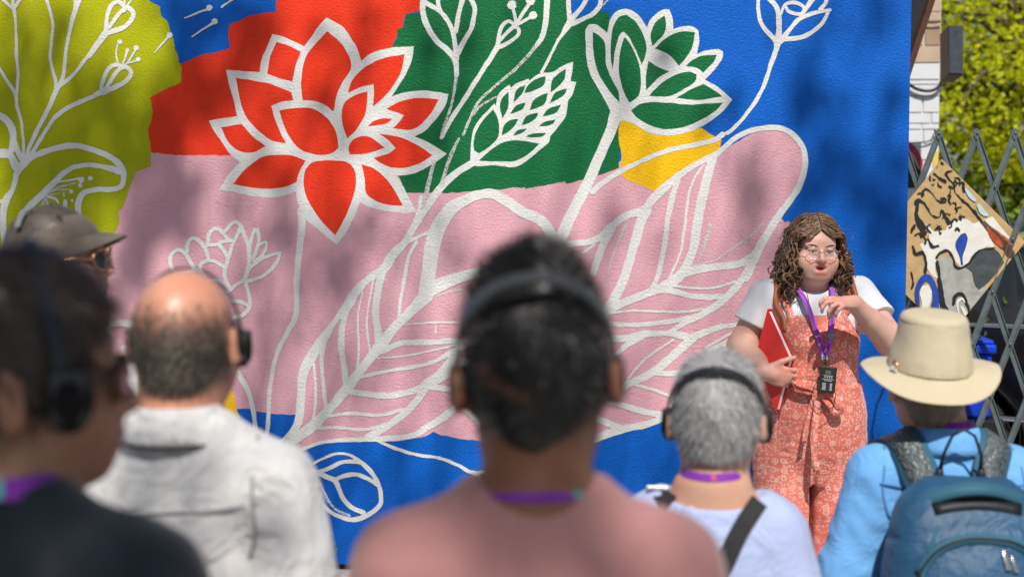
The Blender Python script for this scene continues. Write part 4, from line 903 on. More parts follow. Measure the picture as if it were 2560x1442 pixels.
hair_cap(C, TC, 1.0, .0022, [((0, -.9, -.45), (0, -.03, .01)), ((0, -.1, -1), (0, .05, -.06)), ((0, .30, 1.0), (0, .09, .004))], hair_salt, 9000, .016, .0014, crown=(0, .02, .12), lumps=.0022, lift=.25, rand=.3, curl=.002, res=.004, seed=8, shell=False)
headphones('black headphones with thin band on the balding person in white shirt', W_of(C, TC), 1.0, R(-4), ear=(.092, .1), over=(.006, .005), band_r=.0042, pads=(1, 1), pad=(.012, .026, .032))
def collar(root, c, rx, ry, h, mat, flare=.012, tilt=0.0, open_=40, name='collar', n=36):
    """stand collar with its fold, open at the throat"""
    rows = [(0.0, 0.0), (h * .55, -.004), (h, -.006), (h * 1.04, -.002), (h, .004), (h * .5, .007 + flare * .4), (-.004, .008 + flare), (-.020, .009 + flare), (-.022, .004 + flare)]
    V = []; m = n + 1
    for k in range(m):
        a = R(-90 + open_) + R(360 - 2 * open_) * k / n
        for z, e in rows: V.append((c[0] + math.cos(a) * (rx + e), c[1] + math.sin(a) * (ry + e), c[2] + z - .012 * max(0, -math.sin(a)) + tilt * math.sin(a)))
    q = len(rows); F = [(k * q + j, (k + 1) * q + j, (k + 1) * q + j + 1, k * q + j + 1) for k in range(n) for j in range(q - 1)]
    mb = MB(); mb.add(V, F); o = mb.build(name, mat, root, True); return o
collar(C, (0, .033, 1.392), .068, .066, .038, linen, flare=.012)
cordC = empty('neck_cord'); cordC.location = C.location; cordC.rotation_euler = C.rotation_euler
tag(cordC, 'thin black cord under the collar of the white linen shirt', 'cord')
mb = MB(); mb.tube([(math.cos(a) * .0935, .033 + math.sin(a) * .0915, 1.374 - .05 * max(0, -math.sin(a))) for a in [R(-70 + 320 * k / 30) for k in range(31)]] + [(-.02, -.16, 1.18)], .0028, 6); mb.build('loop', black_cord, cordC, True)
mb = MB(); mb.box((-.02, -.165, 1.15), (.028, .008, .045), bev=.004); mb.build('receiver', black_plastic, cordC)

# person in the cap
tee_grey = cloth_mat('faded_grey_jersey', (.20, .19, .18), 1000, .1)
D, TD, nzD, shD = crowd('person in grey-brown baseball cap and dark glasses, seen in profile facing right', 142, 3.1, 84, 1.615, 1.0, (0, -4, 0), skin_fair, tee_grey, (.175, 1.42), (.20, .18, .18), side_arms(.24, 1.15, .9), sleeve=.6, trs=jeans, seed=31, res=.009, hair_h=.1)
hair_cap(D, TD, 1.02, .004, [((0, -.9, -.3), (0, -.02, .0)), ((0, 0, -1), (0, .05, -.07))], hair_salt, 1200, .018, .002, seed=5)
capm = cloth_mat('cap_twill', (.150, .122, .100), 900, .15, .9, .1, 18, .4); cap_dark = var_mat('cap_eyelet', (.03, .028, .028), .2); strap_metal = var_mat('buckle_metal', (.62, .60, .56), .1, 20, .35, metal=.8)
WD = W_of(D, TD)
capo = empty('baseball_cap', WD.translation); tag(capo, 'washed grey-brown baseball cap with curved peak on the person in profile', 'cap'); capo.rotation_euler = WD.to_euler(); capo.scale = (.96, .95, .95)
F = Field((-.12, -.14, .02), (.12, .14, .18), .004)
F.ell((0, .008, .038), (.088, .109, .092), .01); F.plane_cut((0, .12, -1), (0, 0, .036)); F.displace(lambda X, Y, Z: .0022 * vnoise(3, 8, 20, 60)(X, Y, Z) - .0015 * np.exp(-(np.sin(np.arctan2(X, -Y + 1e-6) * 3) / .06) ** 2))
me, V = F.mesh('crown'); link('crown', me, capm, capo, True)
mb = MB(); nn = 14; mm = 8; V = []
for j in range(mm + 1):
    for k in range(nn + 1):
        a = R(-78) + R(156) * k / nn; t = j / mm; rr = 1 + t * .50 * max(0.0, math.cos(a)) ** .6
        x = math.sin(a) * .090 * (1 + t * .05); y = -math.cos(a) * .108 * rr
        V.append((x, y, .050 - .010 * t - 3.2 * x * x * (.5 + t) + .012))
up = [Vector(v) + Vector((0, 0, .003)) for v in V]; dn = [Vector(v) for v in V]; q = nn + 1
mb.add(up + dn, [(j * q + k, j * q + k + 1, (j + 1) * q + k + 1, (j + 1) * q + k) for j in range(mm) for k in range(nn)] + [(len(V) + j * q + k, len(V) + (j + 1) * q + k, len(V) + (j + 1) * q + k + 1, len(V) + j * q + k + 1) for j in range(mm) for k in range(nn)]
       + [(mm * q + k, mm * q + k + 1, len(V) + mm * q + k + 1, len(V) + mm * q + k) for k in range(nn)]); mb.build('peak', capm, capo, True)
mb = MB(); mb.lathe([(.001, .004), (.008, .003), (.009, 0), (.001, -.001)], 12, Matrix.Translation((0, .008, .140))); mb.build('top_button', capm, capo, True)
for ax_, ay_ in ((-.5, .25), (-.62, -.3), (.6, .2), (.5, -.4)):
    z_ = .042 + .098 * math.sqrt(max(0, 1 - (ax_ * 1.05) ** 2 - (ay_ * 1.05) ** 2)); mb = MB(); mb.lathe([(.001, .002), (.004, .0018), (.0045, 0)], 8, Matrix.Translation((ax_ * .093, .008 + ay_ * .114, z_))); mb.build('eyelet', cap_dark, capo)
pts = [Vector((-.093 * math.cos(a) * .98, .035 + .03 * math.cos(a), .042 + .1 * math.sin(a) * .98)) for a in [R(30), R(40), R(50), R(60)]]
mb = MB(); mb.ribbon(pts, [Vector((-math.cos(R(45)), .25, math.sin(R(45))))] * 4, .014, .002); mb.build('band', strap_metal, capo)
sunglasses('wraparound dark glasses on the person in the baseball cap', WD, 1.02, gold, dark_lens, .030, .022)

# grey-haired woman in lavender blue
lav = cloth_mat('lavender_jersey', (0.37, 0.43, 0.66), 1000, .06, .9, .2, 5, .15, fold=4.0)
E, TE, nzE, shE = crowd('person with cropped grey hair in lavender-blue top with black shoulder strap, wearing headphones', 1790, 2.80, 6, 1.312, .98, (0, 2, 0), skin_fair, lav, (.118, 1.108), (.160, .172, .190),
    side_arms(.172, .90, .70), nz=1.205, sleeve=.62, neckline=(.122, .098, 0, .006, .078), trs=grey_tr, belly=.02, seed=41, res=.0075, wr=.005, sleeve_r=(.062, .072), nk=(.052, .054), hx=-.006, eo=.012)
hair_cap(E, TE, .98, .009, [((0, -.8, -.6), (0, -.065, .02)), ((0, -.2, -1), (0, .05, -.062))], hair_grey, 11000, .027, .0017, keep=lambda x, y, z, q: z > -.050 + .02 * q, crown=(.01, .06, .115), top=.026, lumps=.005, lift=.17, rand=.22, curl=.004, res=.005)
headphones('black headphones on the grey-haired person in lavender-blue', W_of(E, TE), .98, R(40), ear=(.099, .1), over=(.012, .034), band_r=.0050, pad=(.012, .027, .034), width=.014)
neck_lanyard('purple lanyard at the neck of the grey-haired person', E, (0, .030, 1.222), .060, .062, .05, .016, .95, [(.50, .55, pinkp)], group=None)
bag = empty('shoulder_bag'); bag.location = E.location; bag.rotation_euler = E.rotation_euler; tag(bag, 'black shoulder bag with webbing straps over the lavender-blue top', 'bag')
webb = var_mat('black_webbing', (.022, .022, .024), .2, 40, .75, .3, 400, .001)
def on_shirt(shirt, pts, off=.004):
    """lay points onto a garment: nearest surface point, lifted by off; in the wearer's coordinates"""
    out = []; nr = []
    for p in pts:
        ok, co, no, i = shirt.closest_point_on_mesh(Vector(p))
        out.append(co + no * off); nr.append(no.copy())
    for _ in range(3 if len(out) > 6 else 0): out = [out[0]] + [(out[i - 1] + out[i] * 2 + out[i + 1]) / 4 for i in range(1, len(out) - 1)] + [out[-1]]
    for _ in range(3): nr = [(nr[max(i - 1, 0)] + nr[i] + nr[min(i + 1, len(nr) - 1)]).normalized() for i in range(len(nr))]
    return out, nr
bpy.context.view_layer.update()
pts = [(-.098 + .16 * t, .06 + .10 * min(1, t * 4 + .2), 1.190 - .30 * t) for t in np.linspace(0, 1.3, 22)]
P_, N_ = on_shirt(shE, pts, .003); mb = MB(); mb.ribbon(P_, N_, .036, .003); mb.build('strap', webb, bag)
pts = [(.105 + .02 * t, .06 - .16 * t, 1.185 - .02 * t) for t in np.linspace(-.5, 1, 8)]
P_, N_ = on_shirt(shE, pts, .003); mb = MB(); mb.ribbon(P_, N_, .034, .003); mb.build('strap', webb, bag)
mb = MB(); mb.box(P_[3] + N_[3] * .004, (.021, .016, .004), rotm(0, .3, 0), .002); mb.build('buckle', strap_metal, bag)
mb = MB(); mb.box((.16, .20, .80), (.13, .045, .10), bev=.02); mb.build('pouch', webb, bag, True)
logo = var_mat('reflective_dot', (.16, .19, .24), .1)
P_, N_ = on_shirt(shE, [(.0, .16, 1.115)], .002); mb = MB(); mb.lathe([(.005, .0), (.008, .0006), (.0082, -.001)], 14, Matrix.Translation(P_[0]) @ N_[0].to_track_quat('Z', 'Y').to_matrix().to_4x4()); mb.build('printed_dot', logo, E)

# person in the sun hat with the backpack
skyb = cloth_mat('sky_blue_poplin', (0.145, 0.37, 0.72), 1200, .04, .8, .1, 6, .12, fold=3.0)
G_, TF, nzF, shF = crowd('person in wide-brimmed tan hat and light blue shirt carrying a backpack', 2370, 3.40, -3, 1.296, 1.0, (0, 8, 0), skin_old, skyb, (.160, 1.085), (.200, .205, .205),
    side_arms(.232, .85, .64), nz=1.185, sleeve=1.75, neckline=(.062, .058, 0, 0, .03), trs=khaki, seed=55, res=.008, wr=.011, sleeve_r=(.070, .076), hx=.034, eo=.010)
collar(G_, (0, .033, 1.174), .068, .066, .040, skyb, flare=.014)
hair_cap(G_, TF, 1.0, .003, [((0, -.9, -.45), (0, -.03, .0)), ((0, -.1, -1), (0, .05, -.085)), ((0, 0, 1), (0, 0, .04))], hair_sandy, 2600, .020, .0018, crown=(0, .02, .12), lumps=.002, seed=6)
neck_lanyard('purple lanyard inside the collar of the light blue shirt', G_, (0, .032, 1.222), .062, .060, .05, .016, .95, group=None)
WF = W_of(G_, TF)
hatm = cloth_mat('tan_hat_canvas', (0.52, 0.445, 0.31), 1000, .05, .85, .1, 8, .3)
hat = empty('sun_hat', WF.translation + Vector((0, 0, .055))); tag(hat, 'tan canvas sun hat with tall crown and wide brim on the backpack wearer', 'hat'); hat.rotation_euler = (R(-6), R(-2), WF.to_euler().z)
def oval(p, a, r, z): return Vector((p.x * .93, p.y * 1.08, p.z))
mb = MB(); mb.lathe([(.001, .132), (.050, .132), (.070, .130), (.079, .126), (.084, .118), (.085, .112), (.0835, .108)], 48, None, oval); mb.build('crown_top', hatm, hat, True)
F = Field((-.12, -.14, -.02), (.12, .14, .13), .004)
F.loft([(-.005, 0, 0, .100, .116), (.03, 0, 0, .094, .110), (.08, 0, 0, .083, .097), (.116, 0, 0, .077, .089)], .004); F.displace(lambda X, Y, Z: .0042 * ridged(12, nfreq=8, fmin=30, fmax=110, an=(1, 1, .6))(X, Y, Z))
me, V = F.mesh('crown_wall'); link('crown_wall', me, hatm, hat, True)
def brimw(p, a, r, z):
    t = max(0, (r - .098) / .070); s_ = abs(math.cos(a)); back = max(0, math.sin(a))
    return Vector((p.x * .95, p.y * 1.06, p.z + t * (.030 * s_ ** 2 * (1 if math.cos(a) < 0 else .4) - .030 * back - .012) + .002 * math.sin(5 * a) * t))
prof = [(.096, .004)] + [(.098 + .070 * t, -.002 - .004 * t) for t in np.linspace(0, 1, 14)] + [(.171, -.0075), (.168, -.010)] + [(.098 + .070 * t, -.005 - .004 * t) for t in np.linspace(1, 0, 8)]
mb = MB(); mb.lathe(prof, 72, None, brimw); mb.build('brim', hatm, hat, True)
mb = MB(); mb.lathe([(.1005, .0), (.1015, .006), (.0985, .014), (.097, .015)], 48, None, oval); mb.build('hat_band', hatm, hat, True)
mb = MB(); mb.tube([(.094, .03, .018), (.100, .05, .020), (.095, .07, .016)], .003, 6); mb.build('cord_loop', gold, hat, True)
mb = MB(); mb.box((.100, .055, .004), (.002, .010, .005), Matrix.Rotation(.5, 3, 'Z'), .001); mb.build('fabric_tag', var_mat('white_tag', (.8, .8, .78), .05), hat)
mb = MB(); mb.tube([(.10, .01, -.03), (.12, .0, -.10), (.125, -.01, -.17), (.11, -.04, -.22)], .0022, 6); mb.build('chin_cord', black_cord, hat, True)
# seams of the two woven shirts
def seam(shirt, pts, mat, w=.005):
    P_, N_ = on_shirt(shirt, [tuple(p) for p in spline(pts, n=4)], .0012); mb = MB(); mb.ribbon(P_, N_, w, .0024); mb.build('seam', mat, shirt, True)
lin_seam = cloth_mat('linen_seam', (.30, .30, .32), 700); sky_seam = cloth_mat('blue_seam', (.07, .20, .44), 700)
for sh_, mt_, zs, xs in ((shC, lin_seam, 1.275, .150), (shF, sky_seam, 1.075, .162)):
    seam(sh_, [(-xs - .01, .10, zs + .01), (-.08, .16, zs + .004), (0, .18, zs), (.08, .16, zs + .004), (xs + .01, .10, zs + .01)], mt_)
    for sx in (-1, 1): seam(sh_, [(sx * (xs - .012), .04, zs + .10), (sx * xs, .10, zs + .05), (sx * (xs + .006), .13, zs - .01), (sx * (xs - .004), .13, zs - .07)], mt_)
# backpack
bp = empty('backpack'); bp.location = G_.location + Vector((0, 0, -.010)); bp.rotation_euler = G_.rotation_euler; tag(bp, 'teal-blue backpack with grey straps and silver zip pulls on the light blue shirt', 'backpack')
nyl = cloth_mat('teal_nylon', (0.012, 0.068, 0.150), 1500, .18, .5, .05, 7, .35, fold=3.5); nyl.node_tree.nodes['Principled BSDF'].inputs['Specular IOR Level'].default_value = .5
nyl2 = cloth_mat('teal_trim', (0.032, 0.110, 0.170), 1500, .12, .55, .05, 7, .2); dark_tr = var_mat('dark_trim', (.012, .016, .022), .3, 30, .5)
mesh_gr = NT('quilted_grey'); c_ = mesh_gr.coord('Object'); vv = mesh_gr.new('TexVoronoi', Scale=120.0); mesh_gr.link(c_, vv.inputs['Vector'])
mesh_gr.set(Base_Color=mesh_gr.ramp(vv.outputs[0], [(.1, (.025, .035, .042, 1)), (.6, (.11, .13, .135, 1))]), Roughness=.38); mesh_gr.bump(vv.outputs[0], .9, .004); mesh_gr = mesh_gr.m
F = Field((-.27, .07, .52), (.27, .42, 1.19), .0075)
F.loft([(.57, 0, .235, .180, .095), (.63, 0, .245, .190, .110), (.85, 0, .245, .195, .112), (1.00, 0, .235, .185, .100), (1.08, 0, .215, .150, .080), (1.125, 0, .195, .098, .055)], .02, pw=2.6)
F.ell((0, .33, .80), (.155, .055, .19), .02)
F.displace(lambda X, Y, Z: .0055 * ridged(77, nfreq=9, fmin=22, fmax=80, an=(1, .6, .7))(X, Y, Z) - .004 * np.exp(-((Z - 1.045 + 1.3 * X * X) / .006) ** 2))
me, V = F.mesh('main_compartment'); packb = link('main_compartment', me, nyl, bp, True)
bpy.context.view_layer.update()
arc = [(x, .40, 1.052 - 2.3 * x * x - 40 * x ** 4) for x in np.linspace(-.170, .170, 25)]
P_, N_ = on_shirt(packb, arc, .002); mb = MB(); mb.ribbon(P_, N_, .022, .005); zipb = mb.build('zip_band', nyl2, bp, True)
P2, N2 = on_shirt(packb, arc, .006); mb = MB(); mb.ribbon(P2, N2, .005, .003); mb.build('zip_teeth', dark_tr, zipb)
arc = [(x, .40, .905 + .0 * x) for x in np.linspace(-.11, .11, 15)]; P3, N3 = on_shirt(packb, arc, .003); mb = MB(); mb.ribbon(P3, N3, .010, .005); mb.build('pocket_seam', nyl2, bp, True)
for x0, z0, z1 in ((.150, 1.06, .62), (-.150, 1.06, .62)):
    P_, N_ = on_shirt(packb, [(x0 * (1 - .35 * max(0, t_ - .75) / .25), .36, z1 + (z0 - z1) * t_) for t_ in np.linspace(0, 1, 14)], .002); mb = MB(); mb.ribbon(P_, N_, .009, .006); mb.build('piping', nyl2, bp, True)
P_, N_ = on_shirt(packb, [(x_, .30, 1.10 - 1.5 * x_ * x_) for x_ in np.linspace(-.10, .10, 11)], .0015); mb = MB(); mb.ribbon(P_, N_, .030, .003); mb.build('dark_yoke', dark_tr, bp, True)
silver = var_mat('zip_silver', (.72, .70, .66), .1, 40, .22, metal=1.0)
for x_, z_, w_, h_ in ((-.062, 1.015, .0075, .022), (-.083, 1.005, .006, .018), (.100, .952, .008, .008), (.062, .930, .006, .007), (.0, .85, .018, .010)):
    Q, M_ = on_shirt(packb, [(x_, .42, z_)], .006); mb = MB(); mb.box(Q[0], (w_, .0035, h_), M_[0].to_track_quat('Y', 'Z').to_matrix(), .0018); mb.build('zip_pull', silver, bp, True)
mb = MB(); pts = [Vector((x, .245 + .045 * math.cos(x / .13 * 1.45), 1.125 - 2.8 * x * x)) for x in np.linspace(-.13, .13, 19)]
mb.ribbon(pts, [Vector((0, .75, .6))] * 19, .032, .010); hd = mb.build('grab_handle', nyl2, bp, True)
mb = MB(); mb.ribbon([p + Vector((0, .0, -.017)) for p in pts], [Vector((0, .75, .6))] * 19, .008, .013); mb.build('handle_piping', dark_tr, hd)
mb = MB(); mb.tube([(-.047, .150, 1.13), (-.044, .165, 1.175), (-.026, .172, 1.222), (0, .175, 1.238), (.026, .172, 1.222), (.044, .165, 1.175), (.047, .150, 1.13)], [.006, .004, .0036, .0036, .0036, .004, .006], 8); mb.build('hang_loop', dark_tr, bp, True)
for sx in (-1, 1):
    mb = MB(); mb.lathe([(.001, .016), (.008, .015), (.013, -.012), (.001, -.016)], 10, Matrix.Translation((sx * .048, .152, 1.128))); mb.build('loop_anchor', dark_tr, bp, True)
    key = [(sx * .078, .19, 1.09), (sx * .090, .155, 1.125), (sx * .105, .11, 1.165), (sx * .118, .05, 1.19), (sx * .120, -.02, 1.18), (sx * .135, -.09, 1.13), (sx * .14, -.13, 1.02), (sx * .17, -.10, .85), (sx * .19, .05, .74), (sx * .15, .16, .66)]
    P_, N_ = on_shirt(shF, [tuple(p) for p in spline(key, n=4)], .008); P_[0] = Vector(key[0]); P_[1] = P_[1].lerp(Vector(key[0]), .55); P_[2] = P_[2].lerp(Vector(key[0]), .25); P_ = [p + Vector((0, 0, .010)) for p in P_]
    for _ in range(2): P_ = [P_[0]] + [(P_[i - 1] + P_[i] * 2 + P_[i + 1]) / 4 for i in range(1, len(P_) - 1)] + [P_[-1]]
    mb = MB(); mb.ribbon(P_, N_, .088, .010); st = mb.build('shoulder_strap', nyl2, bp, True)
    mb = MB(); mb.ribbon([p + n * .0065 for p, n in zip(P_, N_)], N_, .060, .006); mb.build('strap_pad', mesh_gr, st, True)
# ------------------------------------------------------------------ the guide, facing the listeners
GD = 5.27; gp = at_d(2035, 470, GD)
G = empty('person', (gp.x, gp.y, 0), YAW); tag(G, 'person with curly brown hair in coral patterned jumpsuit speaking in front of the mural', 'person')
skin_g = skin_mat('skin_pale', (0.64, 0.40, 0.32), red=.22, rough=.48)
TG = T_head(.004, -.012, 1.546, 3, 2, 2); HS = .97
F = Field((-.36, -.40, 0), (.36, .20, 1.70), .0042)
head_sdf(F, TG, HS, ears=True, mouth=.0098, wide=1.02)
hl = lambda x, y, z: tuple(TG @ Vector((x * HS, y * HS, z * HS)))
F.ell(hl(0, -.030, -.085), (.058, .055, .035), .03)                       # soft jaw and chin
for sx in (-1, 1):
    F.ell(hl(sx * .046, -.050, -.045), (.028, .034, .036), .02)
    F.ell(hl(sx * .032, -.0865, .0135), (.0165, .0085, .0048), .004); F.ell(hl(sx * .032, -.0865, -.004), (.0155, .0075, .0038), .004)
F.cone(hl(0, .015, -.06), (0, .035, 1.375), .058, .064, .03)
F.loft([(.80, 0, .01, .17, .11), (1.02, 0, .0, .155, .11), (1.20, 0, .0, .145, .10), (1.36, 0, .02, .12, .075), (1.40, 0, .03, .07, .055)], .04)
elR, wrR = (-.262, .005, 1.190), (-.205, -.185, 1.118); elL, wrL = (.262, -.135, 1.222), (.092, -.262, 1.372)
F.chain([(-.170, .01, 1.375), elR, wrR], [.058, .049, .029], .03); F.chain([(.168, .01, 1.388), elL, wrL], [.060, .052, .029], .03)
F.cone((-.25, -.04, 1.18), (-.225, -.11, 1.145), .048, .040, .02); F.cone((.24, -.155, 1.245), (.17, -.20, 1.305), .050, .041, .02)
hand_sdf(F, wrR, (.86, -.10, -.22), (.15, 1, .05), (.1, 0, 1), [[.55, .9, .6], [.6, .95, .6], [.65, 1.0, .6], [.7, 1.0, .6]], .006, .98, (.5, .5), thumb_dir=(.75, -.15, .45))
hand_sdf(F, wrL, (-.80, -.42, .10), (-.1, .35, -.95), (.1, .6, -.4), [[.18, .75, .9], [.30, .85, .7], [.45, .8, .6], [.6, .7, .5]], .022, .96, (.15, .25), thumb_dir=(-.62, .22, -.85))
for sx in (-1, 1):
    F.chain([(sx * .10, .01, .82), (sx * .10, 0, .50), (sx * .10, .03, .30), (sx * .10, .03, .08)], [.075, .056, .054, .036], .02); F.cone((sx * .10, .03, .045), (sx * .11, -.13, .032), .036, .028, .02)
me, V = F.mesh('body', 1)
Vn = np.zeros(len(me.vertices) * 3, np.float32); me.vertices.foreach_get('co', Vn); Vn = Vn.reshape(-1, 3).astype(float)
Rg = np.array(TG.to_3x3()); L = (Vn - np.array(TG.translation)) @ Rg / HS
tint = np.ones((len(L), 4)); x, y, z = L[:, 0], L[:, 1], L[:, 2]
def blob(cx, cz, rx, rz, front=-.05): return np.exp(-(((x - cx) / rx) ** 2 + ((z - cz) / rz) ** 2) ** 1.5) * (y < front)
def tintmul(w, c):
    for i in range(3): tint[:, i] *= 1 + (c[i] - 1) * w
tintmul(blob(0, -.0455, .029, .0070, -.080), (.92, .46, .46)); tintmul(blob(0, -.0705, .025, .0090, -.076), (1.0, .48, .45))
tintmul(np.clip(blob(0, -.0570, .0225, .0080, -.06) * (y > -.0925), 0, 1), (.20, .06, .06))
for sx in (-1, 1): tintmul(blob(sx * .042, -.030, .022, .018), (1.06, .82, .80)); tintmul(blob(sx * .032, .006, .020, .011), (.86, .74, .72))
tintmul(blob(0, -.028, .014, .010), (1.04, .84, .82))
for wp in (wrR, wrL): tintmul(np.exp(-(((Vn - np.array(wp) - np.array([-.07 if wp is wrL else .07, -.03, 0])) / .055) ** 2).sum(1)), (1.06, .78, .74))
set_attr(me, 'tint', np.clip(tint, 0, 1.1), 'FLOAT_COLOR'); link('body', me, skin_g, G, True)
eyew = NT('eye_white').set(Base_Color=(.62, .56, .53, 1), Roughness=.15).m; iris = NT('iris_brown').set(Base_Color=(.035, .022, .015, 1), Roughness=.1).m
browm = hair_mat('brow_brown', (.05, .028, .016), (.09, .05, .03), .6)
for sx in (-1, 1):
    mb = MB(); M_ = TG @ Matrix.Translation((sx * .0315 * HS, -.0800 * HS, .0052 * HS)); mb.lathe([(.0116 * math.sin(R(a)) + 1e-5, .0116 * math.cos(R(a))) for a in range(0, 181, 15)], 20, M_); ey = mb.build('eye', eyew, G, True)
    mb = MB(); M2 = M_ @ Matrix.Rotation(R(90), 4, 'X'); mb.lathe([(.0001, .0120), (.0030, .0118), (.0052, .0106), (.0056, .0098)], 16, M2); mb.build('iris', iris, ey, True)
    arcp = [TG @ Vector((sx * (.0315 + .0165 * t) * HS, (-.0935 + .006 * t * t + (.004 if t * sx > 9 else 0)) * HS, (.0098 - .0038 * t * t) * HS)) for t in np.linspace(-1, 1, 9)]
    mb = MB(); mb.tube(arcp, [.0006, .0010, .0013, .0014, .0014, .0014, .0013, .0011, .0007], 5); mb.build('eyelashes', iris, G, True)
    arcp = [TG @ Vector((sx * (.034 + .019 * t) * HS, (-.0935 + .009 * max(0, t) ** 2) * HS, (.0265 + (.004 * (1 - t * t) - .003 * -t * 1.2)) * HS)) for t in np.linspace(-1, 1, 11)]
    mb = MB(); mb.tube(arcp, [.0018, .0028, .0032, .0033, .0032, .003, .0028, .0024, .002, .0016, .001], 6, flat=.7); e_ = mb.build('eyebrow', browm, G, True); set_attr(e_.data, 'rnd', np.full(len(e_.data.vertices), .4))
    mb = MB(); c_ = TG @ Vector((sx * .0815 * HS, -.004, -.045 * HS)); mb.tube([c_ + Vector((0, .0065 * math.cos(a), .0085 * math.sin(a))) for a in [2 * math.pi * k / 16 for k in range(16)]], .0014, 6, closed=True); mb.build('earring', gold, G, True)
teeth = NT('teeth').set(Base_Color=(.62, .55, .48, 1), Roughness=.3).m
mb = MB(); mb.tube([TG @ Vector((x_ * HS, (-.0885 + 9 * x_ * x_) * HS, -.0520 * HS)) for x_ in np.linspace(-.012, .012, 7)], .0022, 6); mb.build('teeth', teeth, G, True)
# white t-shirt
teem = cloth_mat('white_jersey', (.66, .66, .69), 1200, .03, .9, .15, 6, .12)
F = Field((-.34, -.24, .98), (.34, .22, 1.45), .0055)
F.loft([(1.0, 0, 0, .16, .125), (1.16, 0, -.005, .160, .130), (1.24, 0, -.012, .162, .138), (1.33, 0, .005, .150, .108), (1.385, 0, .022, .118, .078), (1.425, 0, .034, .072, .060)], .03)
for S, E_, sx in (((-.170, .012, 1.372), elR, -1), ((.168, .012, 1.386), elL, 1)):
    S = Vector(S); E_ = Vector(E_); q = S.lerp(E_, .56); dv = (E_ - S).normalized(); F.cone((sx * .055, .03, 1.405), S, .040, .060, .03); F.chain([S, q + dv * .03], [.066, .078], .025)
    F.op(lambda X, Y, Z, q=q, dv=dv: np.maximum(-((X - q.x) * dv.x + (Y - q.y) * dv.y + (Z - q.z) * dv.z), np.sqrt((X - q.x) ** 2 + (Y - q.y) ** 2 + (Z - q.z) ** 2) - .12), np.array(q) - .13, np.array(q) + .13, .004, 'c')
F.ell((0, .015, 1.435), (.074, .085, .058), .006, 'c'); rg = ridged(61, nfreq=10, fmin=40, fmax=150, an=(.8, .8, .8)); F.displace(lambda X, Y, Z: .0034 * rg(X, Y, Z))
me, V = F.mesh('t_shirt', 1); tee = link('t_shirt', me, teem, G, True)
# jumpsuit
t = NT('coral_print'); c = t.coord('Object'); mp = t.new('Mapping'); mp.inputs['Scale'].default_value = (1, 0.25, 1); t.link(c, mp.inputs['Vector'])
dn = t.new('TexNoise', Scale=9.0, Detail=2.0); t.link(mp.outputs[0], dn.inputs['Vector'])
vA = t.new('TexVoronoi', Scale=30.0, Randomness=.55); t.link(mp.outputs[0], vA.inputs['Vector']); dA = vA.outputs['Distance']
ringA = t.math('LESS_THAN', t.math('ABSOLUTE', t.math('SUBTRACT', dA, .30)), .045); ringB = t.math('LESS_THAN', t.math('ABSOLUTE', t.math('SUBTRACT', dA, .14)), .030)
rsel = t.math('GREATER_THAN', t.new('SeparateColor').outputs[0], .5); sc_ = [n for n in t.n if n.bl_idname == 'ShaderNodeSeparateColor'][0]; t.link(vA.outputs['Color'], sc_.inputs[0])
vB = t.new('TexVoronoi', Scale=92.0, Randomness=.8); t.link(mp.outputs[0], vB.inputs['Vector']); dotB = t.math('LESS_THAN', t.math('ABSOLUTE', t.math('SUBTRACT', vB.outputs['Distance'], .26)), .12)
m1 = t.math('MULTIPLY', t.math('MAXIMUM', ringA, ringB), rsel); m2 = t.math('MULTIPLY', dotB, .62); m2 = t.math('MULTIPLY', m2, t.math('GREATER_THAN', t.math('MAXIMUM', dA, t.math('SUBTRACT', 1.0, rsel)), .36))
pat = t.math('MAXIMUM', t.math('MULTIPLY', m1, .85), m2); base = t.ramp(dn.outputs[0], [(.35, (.62, .155, .115, 1)), (.65, (.72, .205, .155, 1))])
t.set(Base_Color=t.mix(pat, base, (.84, .52, .45, 1)), Roughness=.85); t.b.inputs['Specular IOR Level'].default_value = .2; t.b.inputs['Sheen Weight'].default_value = .15
hh = t.math('ADD', t.math('MULTIPLY', t.noise(c, 48.0, 3.0, .55, .8), .6), t.math('MULTIPLY', t.noise(c, 800.0, 2.0), .1)); t.bump(hh, .6, .008); coral = t.m
F = Field((-.27, -.24, .35), (.27, .22, 1.34), .0055)
F.loft([(.68, 0, .005, .194, .096), (.75, 0, .005, .203, .116), (.80, 0, .005, .207, .134), (.88, 0, .005, .207, .150), (.95, 0, 0, .205, .155), (1.03, 0, -.008, .186, .152), (1.085, 0, -.008, .168, .140), (1.15, 0, -.008, .168, .140), (1.225, 0, -.018, .170, .155), (1.29, 0, -.008, .150, .132), (1.34, 0, .0, .125, .105)], .02)
for sx in (-1, 1):
    F.chain([(sx * .101, .005, .80), (sx * .103, 0, .58), (sx * .102, .005, .36)], [.108, .105, .102], .010)
    F.ell((sx * .205, .0, 1.335), (.082, .20, .100), .01, 'c')
F.plane_cut((0, .10, 1), (0, -.12, 1.316)); F.plane_cut((.0, 0, -1), (0, 0, .372))
rg1 = ridged(71, nfreq=12, fmin=45, fmax=190, an=(.35, .4, 1.6)); rg2 = ridged(72, nfreq=8, fmin=30, fmax=110, an=(1.3, 1, .35))
def wrinkle(X, Y, Z):
    hipz = np.exp(-((Z - .80) / .16) ** 2); wa = np.exp(-((Z - 1.07) / .05) ** 2); leg = np.clip((.62 - Z) / .2, 0, 1)
    return (.0018 + .0050 * hipz + .0045 * wa) * rg1(X, Y, Z) + (.0016 + .0055 * leg) * rg2(X, Y, Z)
F.displace(wrinkle)
